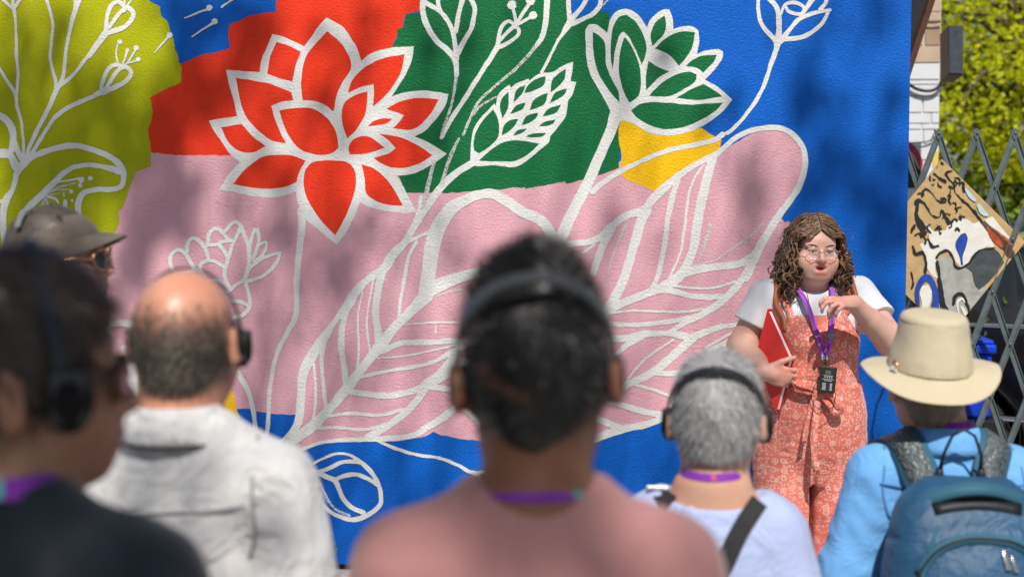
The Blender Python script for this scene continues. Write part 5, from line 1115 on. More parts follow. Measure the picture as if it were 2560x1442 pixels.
# seams: centre front below the waist, waist casing
F.displace(lambda X, Y, Z: -.010 * np.exp(-(X / .007) ** 2) * (Z < .97) * (Y < 0) - .012 * np.exp(-(X / .008) ** 2) * np.clip((.74 - Z) / .06, 0, 1) - .006 * np.exp(-((Z - 1.075 + .01 * np.sin(14 * X)) / .005) ** 2) + .004 * np.exp(-((Z - 1.055) / .010) ** 2))
me, V = F.mesh('jumpsuit', 1); suit = link('jumpsuit', me, coral, G, True)
bpy.context.view_layer.update()
for sx, xb, xt in ((-1, -.118, -.108), (1, .112, .104)):
    pts = [(xb, -.16, 1.300), (xb, -.13, 1.325), (xb, -.10, 1.36), (xt, -.06, 1.41), (xt, 0, 1.44), (xt, .05, 1.42), (xt, .10, 1.36), (xb, .13, 1.31)]
    P_, N_ = on_shirt(tee, [tuple(p) for p in spline(pts, n=4)], .005); mb = MB(); mb.ribbon(P_, N_, .027, .003); mb.build('jumpsuit_strap', coral, suit, True)
def tie(pts, w, th=.003, nrm=(0, -1, .1), twist=0.0):
    S_ = [Vector(p) for p in spline(pts, n=6)]; n_ = [Matrix.Rotation(twist * math.sin(i * .5), 3, 'Z') @ Vector(nrm) for i in range(len(S_))]; mb = MB(); mb.ribbon(S_, n_, w, th); return mb.build('waist_tie', coral, suit, True)
tie([(-.02, -.172, 1.045), (-.045, -.182, 1.062), (-.075, -.186, 1.070), (-.098, -.180, 1.082), (-.085, -.176, 1.060), (-.05, -.180, 1.045), (-.02, -.174, 1.040)], .020, nrm=(0, -.8, .6))
tie([(.0, -.172, 1.045), (.025, -.184, 1.040), (.05, -.188, 1.018), (.072, -.184, .985), (.05, -.180, .968), (.03, -.184, 1.0), (.0, -.174, 1.035)], .024, nrm=(.2, -.9, .3))
tie([(-.02, -.176, 1.040), (-.042, -.188, .985), (-.055, -.186, .92), (-.062, -.180, .86)], .018, twist=.5); tie([(-.012, -.176, 1.040), (-.02, -.190, .96), (-.028, -.192, .88), (-.022, -.186, .80), (-.012, -.182, .755)], .026, twist=.4)
tie([(-.028, -.178, 1.038), (-.01, -.182, 1.030), (.008, -.178, 1.038)], .03)
shoes(G, .105, 1.66, var_mat('sandal_leather', (.20, .09, .04), .2, 20, .6))
# curly hair
hair_curl = hair_mat('hair_chestnut', (.018, .009, .005), (.26, .135, .070), .34, .6)
gr = np.random.RandomState(5); Vh = []; Qh = []; Rn = []; nb = 0
def lock(P, rad, turns, thick, tone):
    """one curl: a tube wound round a falling path"""
    global nb
    C_ = spline(P, n=11); n_ = len(C_); t_ = np.linspace(0, 1, n_); ph = gr.uniform(0, 6.28); sg = gr.choice([-1, 1])
    T_ = np.gradient(C_, axis=0); T_ /= np.linalg.norm(T_, axis=1)[:, None]; U = np.cross(T_, [0.3, 1, 0.2]); U /= np.linalg.norm(U, axis=1)[:, None]; B_ = np.cross(T_, U)
    rr = rad * np.clip((t_ - .22) / .5, 0, 1) ** .8 + .0034 * np.sin(t_ * gr.uniform(9, 22) + ph); a = sg * 2 * math.pi * turns * t_ ** 1.25 + ph
    Q_ = C_ + U * (np.cos(a) * rr)[:, None] + B_ * (np.sin(a) * rr)[:, None]
    for ss in range(2):
        off = np.stack([np.cos(a * .7 + ss * 3.1), np.sin(a * .7 + ss * 3.1), np.zeros(n_)], 1) * thick * .9; th = thick * (1 - .55 * t_ ** 3)
        for k in range(4):
            Vh.append(Q_ + off + (U * math.cos(k * 1.57) + B_ * math.sin(k * 1.57)) * th[:, None])
        b = nb; idx = np.arange(n_ - 1)
        for k in range(4): k2 = (k + 1) % 4; Qh.append(np.stack([b + k * n_ + idx, b + k2 * n_ + idx, b + k2 * n_ + idx + 1, b + k * n_ + idx + 1], 1))
        nb += 4 * n_; Rn.append(np.full(4 * n_, np.clip(tone + gr.randn() * .12, 0, 1)))
HP = lambda x, y, z: np.array(TG @ Vector((x * HS, y * HS, z * HS)))
for i in range(330):
    sx = gr.choice([-1, 1]); y0 = gr.uniform(-.082, .10); fr = max(0, -y0 / .082); q = gr.rand(); ln = gr.uniform(.6, 1.08)
    out = .088 + .034 * q; yl = y0 + gr.randn() * .012 + .012
    top_ = .140 + .004 * q - 3.0 * (y0 - .012) ** 2 - .026 * fr
    lowz = -.04 - .125 * ln - (.03 if sx < 0 else .015)
    P = [HP(sx * .004, y0 * .95, top_), HP(sx * (.040 + .01 * q), y0 * 1.02 - .010 * fr, top_ - .008 - .022 * fr), HP(sx * (.078 + .008 * q), y0 * .9 - .004 * fr, .070 - .012 * fr + .012 * q), HP(sx * (.088 + .014 * q), yl * .9 + .012 * fr, .016),
         HP(sx * (out + .004), yl, -.045), HP(sx * (out + gr.randn() * .014), yl + gr.randn() * .012, (lowz - .045) / 2), HP(sx * (out + gr.randn() * .016 + .006), yl + gr.randn() * .014, lowz)]
    lock(P, gr.uniform(.007, .0135), gr.uniform(4.0, 7.5), gr.uniform(.0017, .0028), .32 + .42 * gr.rand())
for i in range(110):                                                         # back and crown
    a = gr.uniform(-1.25, 1.25); ln = gr.uniform(.7, 1.05); rr_ = .100 + .024 * gr.rand()
    P = [HP(math.sin(a) * .02, .02 + .02 * gr.rand(), .136), HP(math.sin(a) * .07, .015 + math.cos(a) * .07, .112), HP(math.sin(a) * .098, .018 + math.cos(a) * .105, .04), HP(math.sin(a) * rr_, .02 + math.cos(a) * rr_, -.05), HP(math.sin(a) * rr_ * 1.05, .02 + math.cos(a) * rr_, -.05 - .13 * ln)]
    lock(P, gr.uniform(.007, .012), gr.uniform(3.5, 6), gr.uniform(.0018, .0028), .25 + .3 * gr.rand())
for i in range(16):                                                          # flyaway ringlets
    sx = gr.choice([-1, 1]); z0 = gr.uniform(-.12, .09); y0 = gr.uniform(-.03, .05)
    P = [HP(sx * .088, y0, z0 + .02), HP(sx * .105, y0, z0), HP(sx * (.120 + .02 * gr.rand()), y0 - .01, z0 - .012 + .02 * gr.randn()), HP(sx * (.126 + .02 * gr.rand()), y0 - .01, z0 - .04)]
    lock(P, .006, 2.4, .0009, .55)
me = mesh_fast('hair', np.concatenate(Vh), np.concatenate(Qh)); set_attr(me, 'rnd', np.concatenate(Rn)); hairG = link('hair', me, hair_curl, G, True)
F = Field(np.array(TG.translation) - .17, np.array(TG.translation) + .17, .0055)
ML = np.array(TG.to_3x3())
F.ell(hl(0, .016, .034), (.081, .096, .093), .01, M=ML); F.ell(hl(0, .035, -.035), (.088, .070, .105), .03, M=ML)
F.plane_cut(tuple(TG.to_3x3() @ Vector((0, -1, -.62))), hl(0, -.056, .062)); F.ell(hl(0, -.085, -.02), (.070, .10, .088), .008, 'c', ML)
F.displace(lambda X, Y, Z: .0045 * vnoise(9, 14, 60, 260, an=(1.6, .6, .6))(X, Y, Z))
me, V = F.mesh('hair_mass'); set_attr(me, 'rnd', np.clip(.22 + .2 * vnoise(4, 12, 80, 400)(V[:, 0], V[:, 1], V[:, 2]), 0, 1)[:len(me.vertices)]); link('hair_mass', me, hair_curl, hairG, True)
def worn(name, label, cat): o = empty(name); o.location = G.location; o.rotation_euler = G.rotation_euler; return tag(o, label, cat)
# glasses
gl = worn('eyeglasses', 'thin clear-framed eyeglasses on the curly-haired guide', 'glasses')
wire = NT('clear_frame').set(Base_Color=(.72, .52, .48, 1), Roughness=.2, Metallic=.5).m
lensm = NT('lens_glass'); lensm.set(Base_Color=(1, .97, .96, 1), Roughness=.02, Alpha=.10); lensm = lensm.m
for sx in (-1, 1):
    rp = [TG @ Vector((sx * (.0345 + .0245 * math.cos(a)) * HS, (-.1075 + (.004 if math.cos(a) > .3 else 0)) * HS, (.0005 + .0215 * math.sin(a) * (1 if math.sin(a) > 0 else 1.08)) * HS)) for a in [2 * math.pi * k / 28 for k in range(28)]]
    mb = MB(); mb.tube(rp, .0011, 6, closed=True); fr = mb.build('rim', wire, gl, True)
    mb = MB(); mb.add([sum(rp, Vector()) / 28] + rp, [(0, 1 + k, 1 + (k + 1) % 28) for k in range(28)]); mb.build('lens', lensm, fr)
    mb = MB(); mb.tube([rp[1], TG @ Vector((sx * .074 * HS, -.085 * HS, .010 * HS)), TG @ Vector((sx * .083 * HS, 0, .012 * HS))], .0012, 6); mb.build('temple', wire, gl, True)
mb = MB(); mb.tube([TG @ Vector((x_ * HS, (-.1085 - .002 * (1 - (x_ / .01) ** 2)) * HS, (.008 + .002 * (1 - (x_ / .01) ** 2)) * HS)) for x_ in np.linspace(-.0105, .0105, 7)], .0012, 6); mb.build('bridge', wire, gl, True)
# headset microphone
hm = worn('headset_microphone', 'small black headset microphone beside the guide\'s cheek', 'microphone')
tip = TG @ Vector((-.068, -.070, -.066))
mb = MB(); mb.lathe([(.0105 * math.sin(R(a)) + 1e-5, .0125 * math.cos(R(a))) for a in range(0, 181, 15)], 16, Matrix.Translation(tip) @ Matrix.Rotation(R(75), 4, 'Y')); mb.build('foam_windshield', foam_black, hm, True)
mb = MB(); mb.tube([tip, TG @ Vector((-.082, -.045, -.045)), TG @ Vector((-.088, -.005, -.01)), TG @ Vector((-.086, .02, .02))], .0012, 6); mb.build('boom', black_cord, hm, True)
cordp = [(-.078, -.055, 1.475), (-.062, -.095, 1.44), (-.048, -.125, 1.40), (-.040, -.150, 1.35), (-.025, -.182, 1.28), (-.005, -.192, 1.22), (.012, -.192, 1.165), (.012, -.196, 1.145)]
mb = MB(); mb.tube([tuple(p) for p in spline([np.array(tip)] + [np.array(p) for p in cordp], n=5)], .0014, 5); mb.build('cable', black_cord, hm, True)
mb = MB(); mb.tube([tuple(p) for p in spline([(-.012, -.192, 1.10), (-.035, -.200, 1.06), (-.040, -.205, 1.02), (-.02, -.206, .99), (.015, -.204, .985), (.040, -.200, 1.0), (.048, -.198, 1.045)], n=6)], .0013, 5); mb.build('cable', black_cord, hm, True)
# lanyard with transmitter
ly = worn('lanyard', 'purple lanyard holding a black transmitter on the coral jumpsuit', 'lanyard')
lw = cloth_mat('bright_purple_webbing', (.42, .10, .58), 900, .1, .6, .1, 30, .05); lgreen = var_mat('lanyard_green_patch', (.10, .45, .16), .2); lgrey = var_mat('lanyard_silver', (.45, .52, .58), .1)
ldark = var_mat('lanyard_print', (.16, .03, .26), .1)
LL = [(-.066, .02, 1.425), (-.062, -.06, 1.405), (-.052, -.115, 1.375), (-.038, -.148, 1.33), (-.018, -.178, 1.255), (-.004, -.186, 1.21), (.006, -.186, 1.165)]
LR = [(.066, .02, 1.425), (.060, -.06, 1.405), (.052, -.115, 1.375), (.042, -.150, 1.32), (.030, -.182, 1.255), (.020, -.190, 1.21), (.008, -.190, 1.165)]
for S_ in (LL, LR):
    pts = [Vector(p) for p in spline(S_, n=4)]; mb = MB(); mb.ribbon(pts, [Vector((0, -.7, .7)) if p.z > 1.39 else Vector((0, -1, .25)) for p in pts], .019, .0016); wb_ = mb.build('webbing', lw, ly, True)
    if S_ is LR:
        for i0, i1, m_ in ((12, 15, ldark), (16, 18, lgreen), (19, 22, ldark)):
            mb = MB(); mb.ribbon([p + Vector((0, -.0012, .0003)) for p in pts[i0:i1]], [Vector((0, -1, .25))] * (i1 - i0), .017 if m_ is lgreen else .007, .0006); mb.build('printed_patch', m_, wb_)
mb = MB(); mb.box((.007, -.190, 1.172), (.0105, .002, .008)); mb.build('clasp', lgrey, ly)
mb = MB(); mb.tube([(.006, -.19, 1.165), (.008, -.193, 1.155), (.010, -.193, 1.145)], .0028, 6); mb.build('clip', black_plastic, ly, True)
txM = Matrix.Rotation(R(6), 3, 'Y') @ Matrix.Rotation(R(-6), 3, 'X'); txc = Vector((.018, -.194, 1.092))
mb = MB(); mb.box(txc, (.0300, .0085, .0475), txM, .005); tx = mb.build('transmitter', black_plastic, ly)
scrm = NT('lcd_grey').set(Base_Color=(.10, .12, .09, 1), Roughness=.2).m; prt = var_mat('white_print', (.6, .6, .62), .05)
mb = MB(); mb.box(txc + txM @ Vector((-.002, -.0088, .026)), (.010, .0006, .007), txM); mb.build('display', scrm, tx)
for i in range(4): mb = MB(); mb.box(txc + txM @ Vector((-.012 + .008 * i, -.0088, .0085)), (.0018, .0005, .0018), txM); mb.build('button_mark', prt, tx)
for zz, ww in ((.014, .017), (.001, .020), (-.004, .014)): mb = MB(); mb.box(txc + txM @ Vector((-.001, -.0088, zz)), (ww, .0005, .0007), txM); mb.build('printed_line', prt, tx)
for cx_ in (-.013, .012):
    for i in range(6): mb = MB(); mb.box(txc + txM @ Vector((cx_, -.0088, -.014 - .0045 * i)), (.0065 if cx_ < 0 else .004, .0005, .0009), txM); mb.build('printed_line', prt, tx)
# red ring binder
bd = worn('ring_binder', 'red ring binder of white paper tucked under the guide\'s arm', 'binder')
redp = NT('red_polypropylene'); cc_ = redp.coord('Object'); redp.set(Base_Color=redp.ramp(redp.noise(cc_, 8.0), [(.3, (.66, .022, .018, 1)), (.7, (.78, .035, .028, 1))]), Roughness=.34); redp.bump(redp.noise(cc_, 300.0), .15, .0008); redp = redp.m
A_, B_, C_ = Vector((-.186, -.115, 1.338)), Vector((-.118, -.190, 1.168)), Vector((-.160, -.168, .972)); D_ = A_ + C_ - B_
nb_ = (B_ - A_).cross(C_ - B_).normalized()
if nb_.y > 0: nb_ = -nb_
def slabq(q, n_, th, name, mat, par):
    mb = MB(); mb.add(list(q) + [p - n_ * th for p in q], [(0, 1, 2, 3), (7, 6, 5, 4), (0, 4, 5, 1), (1, 5, 6, 2), (2, 6, 7, 3), (3, 7, 4, 0)]); return mb.build(name, mat, par)
slabq([A_, B_, C_, D_], nb_, .003, 'front_cover', redp, bd)
back = [p - nb_ * .030 for p in (A_, B_, C_, D_)]; slabq(back, nb_, .003, 'back_cover', redp, bd)
slabq([A_, A_ - nb_ * .033, D_ - nb_ * .033, D_], (A_ - B_).normalized(), -.003, 'spine', redp, bd)
ins = lambda p: p.lerp((A_ + C_) / 2, .04)
slabq([ins(p) - nb_ * .008 for p in (A_, B_, C_, D_)], nb_, .016, 'paper_stack', var_mat('paper', (.78, .79, .84), .03), bd)
mb = MB(); c0 = A_.lerp(D_, .05) - nb_ * .015 + (B_ - A_).normalized() * .02; mb.tube([c0 + (nb_ * math.cos(a) + (B_ - A_).normalized() * math.sin(a)) * .010 for a in [2 * math.pi * k / 14 for k in range(14)]], .0016, 6, closed=True); mb.build('ring', silver, bd, True)
# brown leather bag carried on the back
lb = worn('leather_backpack', 'small brown leather backpack with shoulder straps worn by the guide', 'bag')
leather = var_mat('brown_leather', (.30, .085, .030), .2, 25, .45, .3, 200, .001)
for sx in (-1, 1):
    pts = [(sx * .150, -.14, 1.26), (sx * .150, -.12, 1.31), (sx * .145, -.09, 1.36), (sx * .140, -.04, 1.42), (sx * .135, .02, 1.45), (sx * .125, .08, 1.40), (sx * .11, .12, 1.32)]
    P_, N_ = on_shirt(tee, [tuple(p) for p in spline(pts, n=4)], .009); mb = MB(); mb.ribbon(P_, N_, .022, .005); mb.build('strap', leather, lb, True)
mb = MB(); mb.box((0, .19, 1.19), (.105, .055, .135), bev=.03); mb.build('pouch', leather, lb, True)
# ------------------------------------------------------------------ ground
asph = var_mat('pavement', (0.30, 0.29, 0.27), .2, 1.5, .92, .6, 90, .006)
mb = MB(); mb.add([(-90, -60, 0), (90, -60, 0), (90, 160, 0), (-90, 160, 0)], [(0, 1, 2, 3)]); tag(mb.build('ground', asph), kind='structure')

# ------------------------------------------------------------------ leaves and trees
def leaf_mat(name, lo, hi, trans=.35):
    t = NT(name); at = t.new('Attribute', _attribute_name='rnd'); cc = t.ramp(at.outputs['Fac'], [(0, lo), (1, hi)])
    t.set(Base_Color=cc, Roughness=.5); t.b.inputs['Specular IOR Level'].default_value = .25
    tr = t.new('BsdfTranslucent'); t.link(cc, tr.inputs[0]); mx = t.new('MixShader'); mx.inputs[0].default_value = trans
    t.link(t.b.outputs[0], mx.inputs[1]); t.link(tr.outputs[0], mx.inputs[2]); t.link(mx.outputs[0], t.out.inputs[0]); return t.m
def leaves(name, C, size, mat, parent, seed=1, flat=.0):
    """one pointed, slightly folded leaf of four faces at each centre"""
    r = np.random.RandomState(seed); n = len(C); u = r.randn(n, 3); u[:, 2] *= .7; u /= np.linalg.norm(u, axis=1)[:, None]
    w = r.randn(n, 3); w -= u * (w * u).sum(1)[:, None]; w /= np.linalg.norm(w, axis=1)[:, None]; nn = np.cross(u, w); L = (size * r.uniform(.65, 1.3, n))[:, None]
    P = [C - u * L * .5, C - u * L * .1 + w * L * .30 + nn * L * .06, C + u * L * .22 + w * L * .26 + nn * L * .06, C + u * L * .55, C + u * L * .22 - w * L * .26 + nn * L * .06, C - u * L * .1 - w * L * .30 + nn * L * .06]
    V = np.stack(P, 1).reshape(-1, 3); b = np.arange(n)[:, None] * 6
    Q = np.concatenate([b + np.array([[0, 1, 2, 3]]), b + np.array([[0, 3, 4, 5]])]); me = mesh_fast(name, V, Q)
    set_attr(me, 'rnd', np.repeat(r.rand(n), 6)); return link(name, me, mat, parent)
bark = var_mat('bark', (.10, .075, .055), .35, 9, .95, .9, 40, .02)
def limb(mb, a, b, r0, r1, wob, rs, n=7):
    a = np.array(a, float); b = np.array(b, float); L = np.linalg.norm(b - a); pts = []
    for k in range(n + 1):
        t = k / n; pts.append(a + (b - a) * t + rs.randn(3) * wob * L * math.sin(math.pi * t) + np.array([0, 0, .06 * L * math.sin(math.pi * t)]))
    mb.tube([tuple(p) for p in pts], [r0 + (r1 - r0) * k / n for k in range(n + 1)], 7); return pts
# the tree behind the camera whose crown dapples the wall and the listeners
shade = empty('shade_tree', (-3.9, -9.6, 0)); tag(shade, 'tall leafy tree behind the listeners that dapples the mural wall with shade', 'tree')
so = Vector(shade.location); rs = np.random.RandomState(17); cl = []
S_ = np.array(SUN); U_ = np.cross([0, 0, 1], S_); U_ /= np.linalg.norm(U_); W_ = np.cross(S_, U_)
def shade_at(P, r, cov, t=None, sq=1.0):
    """a spray of twigs whose shadow falls round P"""
    t = t or rs.uniform(9.5, 12.5); c = np.array(P) + S_ * t; n = max(1, int(cov * math.pi * r * r / .0021))
    q = rs.randn(n, 2) * r * .62; cl.append((c, r, c + U_ * q[:, :1] + W_ * (q[:, 1:] * sq) + S_ * rs.uniform(-.5, .5, (n, 1))))
def sw(px, py, r, cov, sq=1.0): shade_at(at_y(px, py, 0), r / 605.0 * .74, cov * (4.2 if px < 430 else 3.0 if px < 960 else 2.2 if px > 1400 else 1.6), sq=sq)
for a in ((20, 250, 90, .8), (90, 380, 90, .85), (180, 270, 70, .8), (150, 60, 60, .55), (40, 30, 50, .5), (250, 280, 80, .9), (340, 330, 80, .95), (200, 420, 90, .8), (330, 440, 60, .7), (80, 520, 90, .8), (220, 560, 50, .5), (120, 170, 50, .5), (400, 380, 70, .8), (240, 180, 40, .5), (390, 40, 40, .5), (60, 120, 40, .3),
          (480, 60, 80, .9), (600, 90, 80, .8), (640, 20, 60, .7), (450, 200, 80, .7), (520, 230, 70, .7), (430, 330, 60, .7), (600, 170, 60, .5), (680, 110, 60, .4), (700, 230, 50, .4), (640, 300, 40, .3), (820, 220, 70, .5), (900, 130, 60, .55), (920, 40, 40, .6), (780, 90, 40, .35), (760, 340, 50, .4), (860, 330, 50, .35),
          (420, 450, 80, .95), (360, 560, 80, .9), (450, 560, 60, .8), (330, 660, 60, .8), (480, 470, 50, .7), (600, 500, 50, .55), (660, 470, 60, .6), (720, 520, 60, .75), (700, 610, 45, .8), (650, 690, 40, .7), (670, 760, 40, .7), (720, 850, 40, .55), (760, 640, 60, .6), (830, 620, 60, .7), (850, 680, 45, .6), (900, 600, 60, .4), (930, 540, 60, .35), (580, 690, 40, .4), (760, 740, 40, .4), (640, 860, 40, .3), (600, 960, 50, .3),
          (1030, 240, 80, .55), (1100, 330, 70, .45), (1060, 100, 60, .5), (1180, 60, 60, .4), (1290, 60, 60, .35), (1000, 420, 60, .4), (1150, 180, 50, .3), (1480, 80, 60, .7), (1530, 150, 50, .55), (1600, 60, 40, .3), (1660, 150, 60, .3), (1560, 250, 50, .3), (1440, 380, 60, .3),
          (1000, 610, 60, .45), (1120, 560, 60, .4), (1160, 640, 60, .4), (880, 780, 50, .3), (940, 900, 60, .3), (820, 950, 50, .3), (1040, 800, 60, .22), (1090, 930, 50, .25), (960, 1160, 60, .35), (860, 1200, 50, .3), (1000, 1300, 50, .4), (650, 1060, 40, .3), (1540, 570, 46, .8), (1660, 650, 36, .6), (1600, 480, 40, .35), (1480, 640, 40, .4), (1560, 760, 40, .25), (1500, 900, 40, .25), (1540, 1000, 50, .3),
          (1900, 440, 50, 1.3), (1890, 520, 46, 1.3), (1880, 590, 34, .9), (1830, 560, 30, .4), (1960, 620, 40, .6), (2000, 170, 55, .9), (2030, 260, 60, 1.0), (2070, 350, 60, .9), (2130, 410, 50, .9), (2210, 440, 60, 1.3), (2230, 540, 60, 1.3), (2060, 470, 60, 1.0), (2000, 520, 46, 1.0), (2130, 520, 50, .6), (2180, 620, 50, .6), (2230, 700, 60, .8), (2080, 60, 50, .5), (2200, 30, 60, .7), (2240, 250, 40, .7), (1760, 330, 50, .8), (1830, 270, 40, .6), (1640, 310, 30, .3), (1960, 60, 40, .3), (2200, 800, 60, .45), (2220, 950, 60, .5), (2190, 1080, 60, .6), (1480, 1150, 60, .4), (1640, 1130, 50, .4)):
    sw(*a)
def sp(px, py, d, r, cov): shade_at(at_d(px, py, d), r / FPX * d, cov, rs.uniform(9, 12))
for a in ((20, 700, 1.55, 200, 1.6), (60, 950, 1.55, 230, 1.3), (150, 1150, 1.5, 230, 1.6), (350, 1350, 1.5, 200, 2.0), (-100, 1250, 1.5, 250, 2.0), (140, 580, 2.95, 130, 1.3), (250, 640, 2.9, 60, .8),
          (1420, 760, 1.62, 110, .45), (1340, 980, 1.62, 170, 1.2), (1450, 640, 1.65, 90, .4), (1240, 640, 1.65, 60, .8), (1340, 1120, 1.6, 150, 1.8), (1180, 1270, 1.6, 130, 1.0), (1480, 1260, 1.6, 130, 1.2), (1700, 1330, 1.6, 130, 1.4), (1000, 1390, 1.6, 70, .8), (1380, 1330, 1.58, 110, .5), (1780, 1430, 1.6, 90, 1.0),
          (470, 1130, 2.2, 80, 1.5), (330, 1060, 2.2, 80, 1.9), (640, 1250, 2.2, 80, 1.3), (560, 1080, 2.2, 50, .6), (720, 1350, 2.2, 70, 1.2), (520, 860, 2.25, 60, .9), (400, 1250, 2.2, 80, 1.0), (540, 1330, 2.2, 80, .8), (400, 900, 2.25, 60, .8)): sp(*a)
allp = np.concatenate([c[2] for c in cl])
gap = rs.uniform(0, 1, (2600, 3)) * np.array([9, 5, 4.5]) + np.array([-9.5, -17.5, 7.0])          # the rest of the crown, behind the group
allp = np.concatenate([allp, gap])
lm = leaf_mat('leaf_green', (.05, .10, .012, 1), (.16, .24, .03, 1))
leaves('crown', allp - np.array(so), .085, lm, shade, 3)
mb = MB(); top = np.array([-3.9, -9.8, 6.2]); limb(mb, np.array([-3.9, -9.6, -.1]) - np.array(so), top - np.array(so), .26, .17, .01, rs); mains = []
for q in ((-2.2, -7.6, 8.6), (-.4, -8.2, 9.4), (1.0, -8.6, 9.8), (-3.2, -11.5, 9.2), (-1.2, -11.2, 9.6), (-5.6, -10.6, 9.0), (.6, -11.0, 10.2), (-2.6, -6.8, 9.6)):
    mains.append(np.array(limb(mb, top - np.array(so), np.array(q) - np.array(so), .10, .03, .03, rs, 9)))
mp_ = np.concatenate(mains)
for c, r, L_ in cl:
    if r < .06 and rs.rand() < .5: continue
    c2 = c - np.array(so); d = np.linalg.norm(mp_ - c2, axis=1); a = mp_[np.argmin(d + rs.rand(len(d)) * .6)]; limb(mb, a, c2, .016, .004, .04, rs, 5)
mb.build('trunk', bark, shade, True)

# ------------------------------------------------------------------ beyond the wall: building corner, sign box, canopy
stone_b = var_mat('buff_stone', (.50, .38, .27), .12, 5, .9, .4, 60, .004); stone_d = var_mat('brown_stone', (.36, .245, .165), .15, 5, .9, .4, 60, .004); stone_w = var_mat('whitewashed_block', (.66, .67, .69), .05, 5, .85, .4, 60, .004)
mortar = var_mat('mortar', (.58, .56, .55), .1, 10, .95)
bld = empty('corner_building', at_d(2310, 470, 9.2)); bld.location.z = 0; tag(bld, 'corner of a stone building, buff above and whitewashed below, beyond the wall end', 'building')
bo = Vector(bld.location); BY = bo.y; bx1 = at_y(2350, 300, BY).x; bx0 = at_y(2180, 300, BY).x
mb = MB(); mb.box(((bx0 - 3 + bx1) / 2 - bo.x, 1.993, 3.0), ((bx1 - bx0 + 3) / 2 - .008, 2.0, 3.0)); mb.build('wall_core', mortar, bld)
def course(y0, y1, xs, mats):
    for (xa, xb), m in zip(xs, mats):
        p = at_y(xa, y1, BY); q = at_y(xb, y0, BY); zt, zb = at_y(2310, y0, BY).z, at_y(2310, y1, BY).z; g = .003
        mb = MB(); mb.box(((p.x + q.x) / 2 - bo.x, .02, (zt + zb) / 2), ((q.x - p.x) / 2 - g, .035 + rs.uniform(0, .004), (zt - zb) / 2 - g), bev=.0025); mb.build('stone_block', m, bld)
for y0, y1, xs, ms in ((-130, -60, [(2190, 2350)], [stone_b]), (-60, 0, [(2190, 2300), (2300, 2351)], [stone_b, stone_d]), (0, 31, [(2190, 2353)], [stone_b]), (31, 55, [(2190, 2352)], [stone_b]), (57, 73, [(2190, 2352)], [stone_b]), (74, 115, [(2190, 2309), (2310, 2351)], [stone_b, stone_d]), (116, 158, [(2190, 2350)], [stone_b]),
        (159, 200, [(2190, 2349)], [stone_w]), (201, 212, [(2190, 2349)], [stone_w]), (213, 240, [(2190, 2349)], [stone_w]), (241, 282, [(2190, 2305), (2306, 2348)], [stone_w] * 2), (283, 309, [(2190, 2326), (2327, 2348)], [stone_w] * 2), (310, 324, [(2190, 2303), (2304, 2347)], [stone_w] * 2), (325, 360, [(2190, 2306), (2307, 2347)], [stone_w] * 2), (361, 400, [(2190, 2325), (2326, 2347)], [stone_w] * 2), (401, 450, [(2190, 2346)], [stone_w]), (451, 520, [(2190, 2300), (2301, 2346)], [stone_w] * 2), (521, 620, [(2190, 2345)], [stone_w]), (621, 760, [(2190, 2344)], [stone_w]), (761, 906, [(2190, 2343)], [stone_w])):
    course(y0, y1, xs, ms)
def wall_paint(name, pts, mat, k):
    P = [at_y(x_, y_, BY - .02 - .001 * k) for x_, y_ in outline(pts, .3)]; me = mesh_np(name, [tuple(p - bo) for p in P], [list(range(len(P)))]); return link(name, me, mat, bld)
wall_paint('graffiti', K0([(2240, 365), (2270, 370), (2292, 395), (2304, 430), (2300, 470), (2240, 470)]), var_mat('graffiti_black', (.03, .03, .035), .3), 1)
wall_paint('graffiti', K0([(2240, 352), (2268, 362), (2290, 385), (2303, 415), (2297, 425), (2284, 402), (2262, 384), (2240, 380)]), var_mat('graffiti_tan', (.55, .36, .25), .1), 2)
wall_paint('graffiti', K0([(2240, 340), (2268, 350), (2293, 373), (2308, 405), (2305, 422), (2297, 417), (2285, 388), (2262, 368), (2240, 360)]), var_mat('graffiti_crimson', (.42, .04, .09), .1), 3)
wall_paint('graffiti', K0([(2331, 382), (2346, 378), (2346, 420), (2332, 418)]), var_mat('graffiti_yellow', (.75, .50, .08), .1), 1)
def cable(name, label, pts, r): o = empty(name, pts[0]); tag(o, label, 'cable'); mb = MB(); mb.tube([tuple(Vector(p) - pts[0]) for p in spline([np.array(p) for p in pts], n=5)], r, 6); mb.build('wire', black_cord, o, True)
cable('cable', 'black cable sagging across the whitewashed blocks under the sign box', [at_y(x_, y_, BY - .05) for x_, y_ in ((2240, 200), (2268, 209), (2290, 222), (2315, 228), (2335, 225), (2349, 215), (2352, 205))], .010)
cable('cable', 'thin cable fixed along the stone above the buff blocks', [at_y(x_, y_, BY - .04) for x_, y_ in ((2250, 48), (2290, 53), (2330, 58), (2352, 55))], .005)
cable('cable', 'thin pale-lit cable running low across the whitewashed blocks', [at_y(x_, y_, BY - .04) for x_, y_ in ((2250, 358), (2290, 357), (2325, 352), (2335, 335), (2346, 326))], .004)
